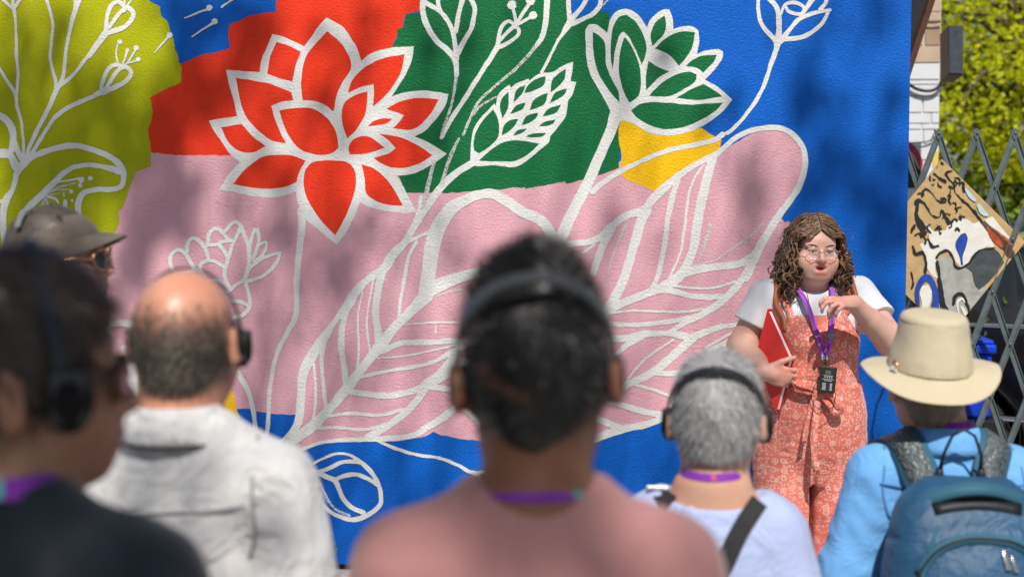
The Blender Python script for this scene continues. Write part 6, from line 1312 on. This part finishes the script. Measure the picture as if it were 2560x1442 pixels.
# projecting sign box
f_ = [at_d(x_, y_, 8.0) for x_, y_ in ((2372, 64), (2408, 64), (2408, 188), (2372, 186))]; b_ = [at_d(x_, y_, 8.62) for x_, y_ in ((2350, 86), (2384, 86), (2384, 206), (2350, 206))]
sb = empty('sign_box', f_[3]); tag(sb, 'dark grey projecting sign box with rusty side fixed to the stone building', 'sign'); o0 = Vector(sb.location)
q_ = [p - o0 for p in f_ + b_]; mb = MB(); mb.add(q_, [(0, 4, 7, 3), (4, 5, 6, 7), (1, 2, 6, 5), (0, 1, 5, 4), (3, 7, 6, 2), (0, 3, 2, 1)]); mb.build('housing', var_mat('rusty_brown', (.10, .058, .038), .4, 10, .8, .4, 60, .003), sb)
n_ = (CAM - f_[0]).normalized() * .012; w_ = .06; cc = sum(q_[:4], Vector()) / 4; mb = MB(); mb.add([p.lerp(cc, w_) + n_ for p in q_[:4]] + [p.lerp(cc, w_) for p in q_[:4]], [(0, 3, 2, 1), (0, 1, 5, 4), (1, 2, 6, 5), (2, 3, 7, 6), (3, 0, 4, 7)]); mb.build('face_panel', var_mat('slate_panel', (.040, .050, .065), .3, 20, .6), sb)
# canopy edge above the wall end
cn = empty('canopy', at_d(2275, 100, 7.2)); tag(cn, 'dark canopy with brown sloping edge beam behind the wall end', 'canopy'); o0 = Vector(cn.location)
a_, c_ = at_d(2348, -60, 7.2), at_d(2262, 200, 7.2); mb = MB(); dv = (c_ - a_).normalized(); M_ = dv.to_track_quat('Z', 'Y').to_matrix(); mb.box((a_ + c_) / 2 - o0, (.016, .016, (c_ - a_).length / 2), M_, .004); mb.build('edge_beam', var_mat('brown_beam', (.085, .032, .020), .3, 12, .6), cn)
mb = MB(); tri = [at_d(x_, y_, d_) - o0 for x_, y_, d_ in ((2340, -60, 7.22), (2256, 195, 7.22), (2200, 195, 7.22), (2200, -60, 7.22))]; mb.add(tri + [p + Vector((0, .04, 0)) for p in tri], [(0, 1, 2, 3), (7, 6, 5, 4), (0, 4, 5, 1), (1, 5, 6, 2), (2, 6, 7, 3), (3, 7, 4, 0)]); mb.build('underside', var_mat('dark_underside', (.012, .013, .016), .4, 8, .5), cn)

# ------------------------------------------------------------------ folding lattice gate
GY = .368; gx0 = at_y(2215, 400, GY).x; sp_ = at_y(2440.8, 334, GY).x - at_y(2346, 333, GY).x; ax0 = at_y(2346, 333, GY).x; gz = at_y(2440, 334, GY).z; hz = gz - at_y(2394, 466, GY).z; gx1 = ax0 + sp_ * 6
gate = empty('folding_gate', (gx0, GY, 0)); tag(gate, 'grey steel folding lattice gate fixed at the end of the mural wall', 'gate')
gm = var_mat('gate_steel', (.115, .145, .150), .25, 25, .45, .2, 150, .001, .5, .35); bars = {}
def bar(p, q, name='lattice_bar', y=0.0):
    p = Vector((p[0] - gx0, y, p[1])); q = Vector((q[0] - gx0, y, q[1])); L_ = (q - p).length; d = (q - p).normalized(); mb = MB()
    M_ = Matrix((Vector((-d.z, 0, d.x)), Vector((0, 1, 0)), d)).transposed(); c = (p + q) / 2; w = .0125
    mb.box(c, (w, .0022, L_ / 2), M_); mb.box(c + M_ @ Vector((w - .0015, -.005, 0)), (.0018, .0055, L_ / 2 - .001), M_); mb.box(c + M_ @ Vector((-w + .0015, -.005, 0)), (.0018, .0055, L_ / 2 - .001), M_); mb.build(name, gm, gate)
slope = (sp_ / 2) / hz; nlev = int((gz - .12) / hz)
for k in range(-12, 22):
    X = ax0 + k * sp_
    for sg, yy in ((-1, -.010), (1, .010)):
        t0, t1 = 0.0, gz - .12
        xa, xb = X, X + sg * slope * t1
        def clipx(xl, lo):  # keep within the gate
            return (xl - X) / (sg * slope)
        lo_t, hi_t = (clipx(gx1, 0), clipx(gx0, 0)) if sg < 0 else (clipx(gx0, 0), clipx(gx1, 0))
        lo_t = max(0, lo_t); hi_t = min(t1, hi_t)
        if hi_t - lo_t < .12: continue
        if X > gx1 + .01 and sg > 0 or X < gx0 - .01 and sg < 0: continue
        bar((X + sg * slope * lo_t, gz - lo_t), (X + sg * slope * hi_t, gz - hi_t), y=yy)
for k in range(0, 7):
    mb = MB(); c = Vector((ax0 + k * sp_ - gx0, 0, gz + .004)); V_ = [(-.006, 0, -.03), (.006, 0, -.03), (.018, 0, .012), (.009, 0, .006), (0, 0, .018), (-.009, 0, .006), (-.018, 0, .012)]; mb.add([c + Vector(v) + Vector((0, -.018, 0)) for v in V_] + [c + Vector(v) + Vector((0, .012, 0)) for v in V_], [tuple(range(7)), tuple(range(13, 6, -1))] + [(i, i + 7, (i + 1) % 7 + 7, (i + 1) % 7) for i in range(7)]); mb.build('top_cap', gm, gate)
    for j in range(0, nlev, 1):
        xx = ax0 + k * sp_ + (sp_ / 2 if j % 2 else 0)
        if xx > gx1: continue
        mb = MB(); mb.lathe([(.001, .004), (.005, .003), (.006, 0)], 8, Matrix.Translation((xx - gx0, -.020, gz - j * hz)) @ Matrix.Rotation(R(90), 4, 'X')); mb.build('rivet', gm, gate, True)
for xx in (gx0, gx1): mb = MB(); mb.box((xx - gx0, 0, 1.02), (.016, .016, 1.0), bev=.003); mb.build('end_post', gm, gate)

# ------------------------------------------------------------------ painted boards leaning in the gate
KP = K(2250, 300, .2773); KQ = K(2230, 640, .333)
def artmat(n, col, a=.15): return var_mat(n, col, a, 18, .55, .5, 45, .004, .4)
AM = dict(tan=artmat('paint_ochre', (.46, .31, .14)), white=artmat('paint_offwhite', (.66, .64, .58), .08), grey=artmat('paint_warm_grey', (.33, .33, .30), .25), char=artmat('paint_charcoal', (.05, .062, .068), .4), blue=artmat('paint_cobalt', (.012, .05, .30), .3), black=artmat('paint_black', (.012, .012, .014), .4), red=artmat('paint_rust', (.42, .055, .02), .5), sky=artmat('paint_pale_blue', (.42, .58, .62), .15), brown=artmat('paint_umber', (.09, .04, .025), .4))
class Board:
    def __init__(s, name, label, pts):            # pts: (px, py, y) T, R, L ; the fourth corner follows
        s.T, s.R, s.L = [at_y(*p) for p in pts]; s.B = s.L + s.R - s.T; s.n = (s.R - s.T).cross(s.L - s.T).normalized()
        if s.n.y > 0: s.n = -s.n
        s.o = empty(name, s.B); tag(s.o, label, 'painting'); s.k = 0
        q = [s.T, s.R, s.B, s.L]; mb = MB(); mb.add([p - s.B for p in q] + [p - s.B - s.n * .008 for p in q], [(0, 1, 2, 3), (7, 6, 5, 4), (0, 4, 5, 1), (1, 5, 6, 2), (2, 6, 7, 3), (3, 7, 4, 0)]); mb.build('board', AM['tan'], s.o)
        s.u = (s.R - s.T); s.v = (s.L - s.T)
    def on(s, x, y):
        r = ray(x, y); p = CAM + r * ((s.T - CAM).dot(s.n) / r.dot(s.n)); d = p - s.T
        a = min(.995, max(.005, d.dot(s.u) / s.u.length_squared)); b = min(.995, max(.005, d.dot(s.v) / s.v.length_squared)); return s.T + s.u * a + s.v * b
    def paint(s, name, faces, mat):
        s.k += 1; v, keep = union2d(faces)
        me = mesh_np(name, [tuple(s.on(p.x, p.y) - s.B + s.n * (.0008 + .0004 * s.k)) for p in v], keep); bm = bmesh.new(); bm.from_mesh(me)
        for g in bm.faces:
            if g.normal.dot(s.n) < 0: g.normal_flip()
        bm.to_mesh(me); bm.free(); link(name, me, AM[mat], s.o)
bd1 = Board('painted_board', 'square board with abstract ochre, black and grey brushwork, tilted in the gate', ((2355, 398, .3245), (2564, 604, .364), (2163, 637, .288)))
bd1.paint('brush_area', [outline(KP([(215, 885), (300, 950), (410, 940), (450, 880), (530, 850), (620, 850), (690, 880), (760, 850), (800, 900), (890, 1070), (760, 1100), (640, 1200), (560, 1250), (420, 1110), (330, 1160), (300, 1260), (330, 1340), (280, 1330), (215, 1240), (190, 1130), (150, 1060), (250, 1030)]), 1.0)], 'white')
bd1.paint('brush_area', [outline(KP([(790, 850), (870, 820), (1040, 990), (1030, 1010), (950, 960), (850, 900)]), .6)], 'white')
bd1.paint('brush_area', [outline(KQ([(335, 60), (330, -30), (352, -45), (400, -60), (470, -20), (490, 40), (560, 20), (620, 60), (640, 160), (720, 150), (785, 190), (700, 320), (640, 370), (600, 420), (560, 480), (480, 420), (400, 330), (350, 230)]), .8)], 'grey')
bd1.paint('brush_area', [outline(KP([(640, 1200), (700, 1140), (760, 1100), (890, 1090), (940, 1130), (980, 1200), (900, 1300), (860, 1340), (780, 1400), (730, 1430), (680, 1360), (660, 1280), (600, 1240)]), .8)], 'char')
bd1.paint('brush_area', [outline(KP([(560, 970), (600, 960), (625, 1000), (600, 1090), (570, 1160), (580, 1220), (560, 1230), (540, 1150), (505, 1080), (510, 1030)]), .5)], 'blue')
bd1.paint('brush_stroke', stroke(KQ([(165, 300, 30), (155, 200, 40), (190, 120, 45), (240, 90, 50), (290, 130, 50), (315, 220, 55), (310, 300, 60), (330, 400, 60)]), jit=1.2), 'blue')
bd1.paint('brush_area', [outline(KQ([(200, 150), (250, 140), (280, 190), (270, 260), (245, 320), (240, 380), (180, 330), (200, 270), (180, 200)]), .6)], 'white')
bl = []
for s_ in ([(290, 470, 14), (350, 510, 20), (410, 540, 24)], [(410, 480, 18), (430, 455, 14), (480, 448, 10)], [(410, 470, 14), (440, 510, 16), (490, 560, 18), (500, 620, 18), (560, 680, 16), (640, 740, 20), (720, 820, 22), (800, 900, 26), (860, 960, 26)], [(580, 570, 20), (592, 612, 30)], [(165, 645, 14), (220, 600, 14), (280, 640, 10), (320, 690, 12), (370, 710, 14), (415, 703, 10)],
        [(110, 720, 30), (150, 700, 20), (200, 720, 14), (240, 780, 10), (280, 820, 12), (350, 830, 14), (370, 780, 22), (400, 820, 22), (440, 885, 28)], [(130, 730, 34), (120, 830, 44), (160, 890, 64), (190, 950, 64), (170, 985, 40)], [(60, 960, 12), (100, 905, 24)], [(230, 1005, 14), (270, 1070, 20), (340, 1065, 12)], [(80, 1080, 20), (110, 1140, 26), (180, 1130, 32), (210, 1200, 26), (200, 1290, 26)], [(505, 755, 20), (522, 778, 18)], [(305, 935, 16), (355, 905, 14)], [(60, 1290, 12), (80, 1380, 14), (60, 1430, 12)], [(530, 830, 10), (600, 825, 12)],
        [(310, 1170, 16), (350, 1125, 16), (420, 1105, 18), (480, 1170, 20), (500, 1240, 24), (560, 1250, 20), (640, 1200, 18), (740, 1105, 20), (890, 1085, 14)], [(320, 1200, 24), (340, 1300, 28), (345, 1440, 36)]): bl += stroke(KP(s_), jit=1.6, step=3)
for s_ in ([(340, 100, 30), (360, 220, 40), (390, 320, 50), (440, 400, 50), (540, 470, 44)], [(455, 270, 24), (478, 212, 26), (530, 200, 26), (562, 250, 24), (595, 325, 20)]): bl += stroke(KQ(s_), jit=1.6, step=3)
rb = random.Random(4)
for _ in range(34):                               # loose flecks of black over the ochre
    x0_, y0_ = rb.uniform(60, 560), rb.uniform(420, 1000); a0_ = rb.uniform(0, 6.28); l0_ = rb.uniform(20, 60)
    bl += stroke(KP([(x0_, y0_, rb.uniform(5, 12)), (x0_ + l0_ * math.cos(a0_), y0_ + l0_ * math.sin(a0_), rb.uniform(8, 20)), (x0_ + l0_ * 1.5 * math.cos(a0_ + .6), y0_ + l0_ * 1.5 * math.sin(a0_ + .6), rb.uniform(4, 10))]), jit=1.8, step=3)
bd1.paint('brush_stroke', bl, 'black')
bd1.paint('brush_stroke', stroke(KP([(790, 880, 40), (900, 990, 70), (1060, 1130, 70)]), jit=2), 'brown'); bd1.paint('brush_stroke', stroke(KP([(820, 915, 16), (900, 1010, 44), (960, 1070, 26)]), jit=2) + stroke(KP([(960, 985, 16), (1050, 1050, 22)]), jit=1.5), 'red')
bd1.paint('brush_stroke', stroke(KP([(610, 600, 22), (650, 650, 36), (700, 690, 22)]), jit=1.2) + stroke(KP([(735, 735, 40), (770, 780, 52), (815, 808, 26)]), jit=1.2), 'sky')
bd1.paint('brush_stroke', stroke(KQ([(500, 330, 14), (490, 260, 16), (530, 232, 14), (550, 260, 10)]), jit=1) + [outline(KQ([(510, 280), (540, 290), (590, 350), (630, 380), (610, 400), (550, 350)]), .4)], 'white')
bd2 = Board('painted_board', 'board with grey and orange brushwork standing low behind the tilted board', ((2300, 700, .420), (2420, 760, .43), (2200, 900, .42)))
bd2.paint('brush_area', [outline(K0([(2255, 740), (2300, 720), (2310, 780), (2260, 800)]), .5)], 'grey'); bd2.paint('brush_stroke', stroke(K0([(2275, 800, 6), (2290, 745, 8), (2300, 735, 6)]), jit=.5), 'red'); bd2.paint('brush_stroke', stroke(K0([(2262, 790, 8), (2285, 745, 8)]), jit=.5), 'char')

# ------------------------------------------------------------------ parked cars
def car_paint(n, col): t = NT(n); t.set(Base_Color=col, Roughness=.22, Metallic=.1); t.b.inputs['Coat Weight'].default_value = 1.0; t.b.inputs['Coat Roughness'].default_value = .04; return t.m
glassd = NT('car_glass').set(Base_Color=(.02, .024, .026, 1), Roughness=.04).m; chrome = NT('chrome').set(Base_Color=(.75, .75, .76, 1), Metallic=1.0, Roughness=.18).m
rubber = var_mat('tyre_rubber', (.018, .018, .019), .2, 30, .85); rimm = NT('alloy').set(Base_Color=(.45, .45, .47, 1), Metallic=1.0, Roughness=.35).m; lampr = NT('tail_lamp').set(Base_Color=(.35, .01, .01, 1), Roughness=.15).m
def make_car(label, loc, rz, paint, group=None):
    o = empty('parked_car', loc, rz); tag(o, label, 'car', group)
    F = Field((-2.3, -.95, .12), (2.3, .95, 1.55), .045)
    prof = np.array([(-2.2, .78, .25, .78), (-2.05, .98, .22, .86), (-1.2, 1.02, .20, .88), (1.0, .98, .20, .88), (1.9, .88, .22, .84), (2.2, .70, .28, .72)])
    F.op(lambda X, Y, Z: np.maximum(np.maximum(np.abs(Y) - np.interp(X, prof[:, 0], prof[:, 3]) + .10 * np.clip((Z - .55) / .5, 0, 1) ** 2, Z - np.interp(X, prof[:, 0], prof[:, 1])), np.maximum(np.interp(X, prof[:, 0], prof[:, 2]) - Z, np.abs(X) - 2.2)), (-2.2, -.9, .2), (2.2, .9, 1.05), .06)
    F.op(lambda X, Y, Z: np.maximum(np.maximum(np.abs(Y) - (.80 - .36 * np.clip(Z - .95, 0, 1)), Z - 1.47 + .05 * (X + .3) ** 2), np.maximum(X - (1.05 - 1.15 * (Z - .95)), -X - 1.95 + .45 * (Z - .95))), (-2.1, -.85, .8), (1.2, .85, 1.5), .09)
    for wx in (-1.35, 1.38): F.op(lambda X, Y, Z, wx=wx: np.maximum(np.sqrt((X - wx) ** 2 + (Z - .33) ** 2) - .38, .62 - np.abs(Y)), (wx - .4, -.95, 0), (wx + .4, .95, .75), .02, 'c')
    me, V = F.mesh('body', 3); body = link('body', me, paint, o, True)
    for sy in (-1, 1):
        def pane(pts, name, mat, off=.006, par=o):
            V_ = [Vector((x_, sy * (.80 - .36 * max(0, z_ - .95) + off), z_)) for x_, z_ in pts]; mb = MB(); n_ = len(V_); mb.add(V_ + [v - Vector((0, sy * .05, 0)) for v in V_], [tuple(range(n_)), tuple(range(2 * n_ - 1, n_ - 1, -1))] + [(i, i + n_, (i + 1) % n_ + n_, (i + 1) % n_) for i in range(n_)]); return mb.build(name, mat, par)
        pane([(-1.72, 1.02), (-1.60, 1.30), (-1.05, 1.39), (-1.0, 1.03)], 'window', glassd); pane([(-.92, 1.03), (-.97, 1.40), (-.20, 1.41), (-.14, 1.03)], 'window', glassd); pane([(-.04, 1.03), (-.10, 1.41), (.42, 1.34), (.86, 1.03)], 'window', glassd)
        mb = MB(); mb.tube([(-1.85, sy * .815, 1.0), (0, sy * .815, 1.0), (.95, sy * .815, 1.0)], .014, 6); mb.build('window_trim', chrome, o, True); mb = MB(); mb.tube([(-1.8, sy * .885, .50), (0, sy * .905, .47), (1.7, sy * .885, .48)], .018, 6); mb.build('side_moulding', chrome, o, True)
        for hx_ in (-.78, .08): mb = MB(); mb.box((hx_, sy * .885, .88), (.09, .014, .014), bev=.006); mb.build('door_handle', chrome, o)
        mb = MB(); mb.box((.78, sy * .95, 1.06), (.07, .10, .065), bev=.03); mb.build('mirror', paint, o, True)
        mb = MB(); mb.box((-2.12, sy * .66, .80), (.07, .13, .09), bev=.03); mb.build('tail_light', lampr, o, True); mb = MB(); mb.box((2.06, sy * .60, .66), (.10, .15, .07), bev=.03); mb.build('headlight', NT('lamp_glass').set(Base_Color=(.7, .72, .74, 1), Roughness=.1).m if not bpy.data.materials.get('lamp_glass') else bpy.data.materials['lamp_glass'], o, True)
        for wx in (-1.35, 1.38):
            M_ = Matrix.Translation((wx, sy * .78, .33)) @ Matrix.Rotation(R(-90) * sy, 4, 'X'); mb = MB(); mb.lathe([(.20, -.10), (.30, -.11), (.33, -.08), (.33, .07), (.30, .105), (.21, .10)], 28, M_); w = mb.build('wheel', rubber, o, True)
            mb = MB(); mb.lathe([(.21, .09), (.17, .06), (.06, .05), (.05, .08), (.001, .085)], 20, M_); mb.build('rim', rimm, w, True)
    for pts in ([(1.00, .66, 1.0), (1.00, -.66, 1.0), (.52, -.56, 1.38), (.52, .56, 1.38)], [(-1.98, .66, 1.02), (-1.98, -.66, 1.02), (-1.80, -.56, 1.36), (-1.80, .56, 1.36)]):
        mb = MB(); off = Vector((.035 if pts[0][0] > 0 else -.035, 0, .03)); V_ = [Vector(p) + off for p in pts]; mb.add(V_ + [v - off * 2 for v in V_], [(0, 1, 2, 3), (7, 6, 5, 4), (0, 4, 5, 1), (1, 5, 6, 2), (2, 6, 7, 3), (3, 7, 4, 0)]); mb.build('windscreen', glassd, o)
    return o
c1 = at_d(2760, 470, 8.0); make_car('black car with chrome trim parked just behind the lattice gate', (c1.x + .75, c1.y + .35, 0), R(-20), car_paint('black_lacquer', (.004, .004, .0045, 1)))
c2 = at_d(2600, 470, 15.5); make_car('dark blue car parked beneath the trees', (c2.x + .6, c2.y, 0), R(8), car_paint('blue_lacquer', (.02, .035, .07, 1)))
c3 = at_d(2720, 470, 11.0); make_car('white car parked between the black and the blue car', (c3.x + .9, c3.y, 0), R(10), car_paint('white_lacquer', (.72, .73, .74, 1)))
# blue recycling tub on a dark crate
tb = at_d(2372, 470, 6.75); tub = empty('recycling_tub', (tb.x, tb.y, .70)); tag(tub, 'bright blue plastic recycling tub behind the gate, mostly behind the sun hat', 'tub'); tbm = var_mat('blue_plastic', (.004, .045, .50), .15, 10, .4)
mb = MB(); mb.box((0, 0, .155), (.185, .15, .155), bev=.02); mb.build('tub_body', tbm, tub, True); mb = MB(); mb.box((0, 0, .330), (.20, .165, .022), bev=.012); mb.build('rim', tbm, tub, True); mb = MB(); mb.box((0, 0, .360), (.19, .155, .012), bev=.01); mb.build('lid', tbm, tub, True)
mb = MB(); mb.box((-.12, -.1515, .10), (.05, .002, .02)); mb.build('printed_label', var_mat('white_label', (.7, .7, .7), .05), tub)
cr = empty('crate', (tb.x, tb.y, 0)); tag(cr, 'dark crate under the blue recycling tub', 'crate'); dk = var_mat('dark_crate', (.012, .012, .013), .3, 10, .7)
mb = MB(); mb.box((0, 0, .66), (.24, .19, .04), bev=.008); mb.build('top_board', dk, cr)
for sx in (-1, 1):
    for j in range(4): mb = MB(); mb.box((0, sx * .17, .09 + .15 * j), (.23, .01, .055), bev=.004); mb.build('slat', dk, cr)
    for sy in (-1, 1): mb = MB(); mb.box((sx * .215, sy * .165, .31), (.02, .02, .31), bev=.003); mb.build('corner_post', dk, cr)
# ------------------------------------------------------------------ trees beyond
spring = leaf_mat('leaf_spring', (.46, .52, .014, 1), (.80, .80, .03, 1), .55); dgreen = leaf_mat('leaf_dark', (.05, .10, .012, 1), (.20, .30, .03, 1))
def bg_tree(label, base, H, crown, n_cl, n_leaf, size, mat, seed, rad=.45, tr=.16):
    o = empty('leafy_tree', base); tag(o, label, 'tree', 'trees beyond the wall'); r = np.random.RandomState(seed); c = np.array(crown[:3]); R_ = np.array(crown[3:]); q = r.randn(n_cl, 3); q /= np.linalg.norm(q, axis=1)[:, None]; q = c + q * (r.rand(n_cl, 1) ** .45) * R_
    L_ = np.concatenate([p + r.randn(n_leaf, 3) * np.array([rad, rad, rad * .45]) * r.uniform(.5, 1.1) for p in q]); leaves('crown', L_, size, mat, o, seed)
    mb = MB(); ax = limb(mb, (0, 0, 0), (c[0] * .6, c[1] * .6, c[2] + R_[2] * .2), tr, tr * .45, .02, r, 8)
    for p in q[::2]: a = ax[3 + r.randint(0, 6)]; limb(mb, a, p, tr * .28, .012, .05, r, 5)
    mb.build('trunk', bark, o, True)
t1 = at_d(2520, 470, 17.0); bg_tree('tall spring-green tree filling the view beyond the stone building', (t1.x + .6, t1.y, 0), 7, (-.4, 0, 3.2, 2.6, 2.0, 1.9), 230, 84, .085, spring, 5, .30)
t2 = at_d(2700, 470, 22.0); bg_tree('taller thin-crowned tree behind the spring-green tree', (t2.x + .8, t2.y, 0), 9, (-.8, 0, 4.6, 3.4, 2.2, 2.6), 170, 70, .10, spring, 8, .38)
for i, (px, d, s_, lab) in enumerate(((2450, 16.0, 1.0, 'dark green shrub under the spring-green tree'), (2560, 18.5, 1.3, 'broad dark shrub behind the parked blue car'), (2300, 8.7, .5, 'low green shrub at the foot of the stone building'))):
    p = at_d(px, 470, d); o = empty('shrub', (p.x, p.y, 0)); tag(o, lab, 'shrub'); r = np.random.RandomState(40 + i); q = r.randn(int(2600 * s_), 3) * np.array([.9, .6, .42]) * s_ + np.array([0, 0, .95 * (1 if i < 2 else 1.5)]) * (s_ if i < 2 else .75); q[:, 2] = np.abs(q[:, 2]); leaves('foliage', q, .10 if i < 2 else .06, dgreen if i < 2 else lm, o, 60 + i)
    mb = MB(); [limb(mb, (0, 0, 0), (r.randn() * .4 * s_, r.randn() * .2, .9 * s_), .02, .006, .05, r, 4) for _ in range(5)]; mb.build('stems', bark, o, True)
# sprig growing out of the joint at the foot of the wall
w0 = at_y(826, 1398, -.02); sg_ = empty('weed', w0); tag(sg_, 'small green weed growing at the foot of the blue wall', 'plant'); wm = leaf_mat('leaf_weed', (.18, .32, .02, 1), (.30, .42, .05, 1))
mb = MB(); mb.tube([(0, .02, -.012), (.004, 0, .02), (.012, -.02, .055), (.010, -.03, .085)], [.002, .0018, .0014, .0008], 5); mb.build('stem', wm, sg_, True)
for i, (px_, pz_, l_, a_) in enumerate(((.002, .012, .03, 2.4), (.006, .028, .034, .5), (.014, .05, .03, .35), (.012, .06, .026, 2.2), (.010, .08, .03, 1.3))):
    d_ = Vector((math.cos(a_), -.45, math.sin(a_))); p_ = Vector((px_, -.01 - pz_ * .2, pz_)); s2 = Vector((-d_.z, 0, d_.x)) * .3; mb = MB(); mb.add([p_, p_ + d_ * l_ * .5 + s2 * l_ + Vector((0, -.004, 0)), p_ + d_ * l_, p_ + d_ * l_ * .5 - s2 * l_ + Vector((0, -.004, 0))], [(0, 1, 2), (0, 2, 3)]); mb.build('leaf', wm, sg_)
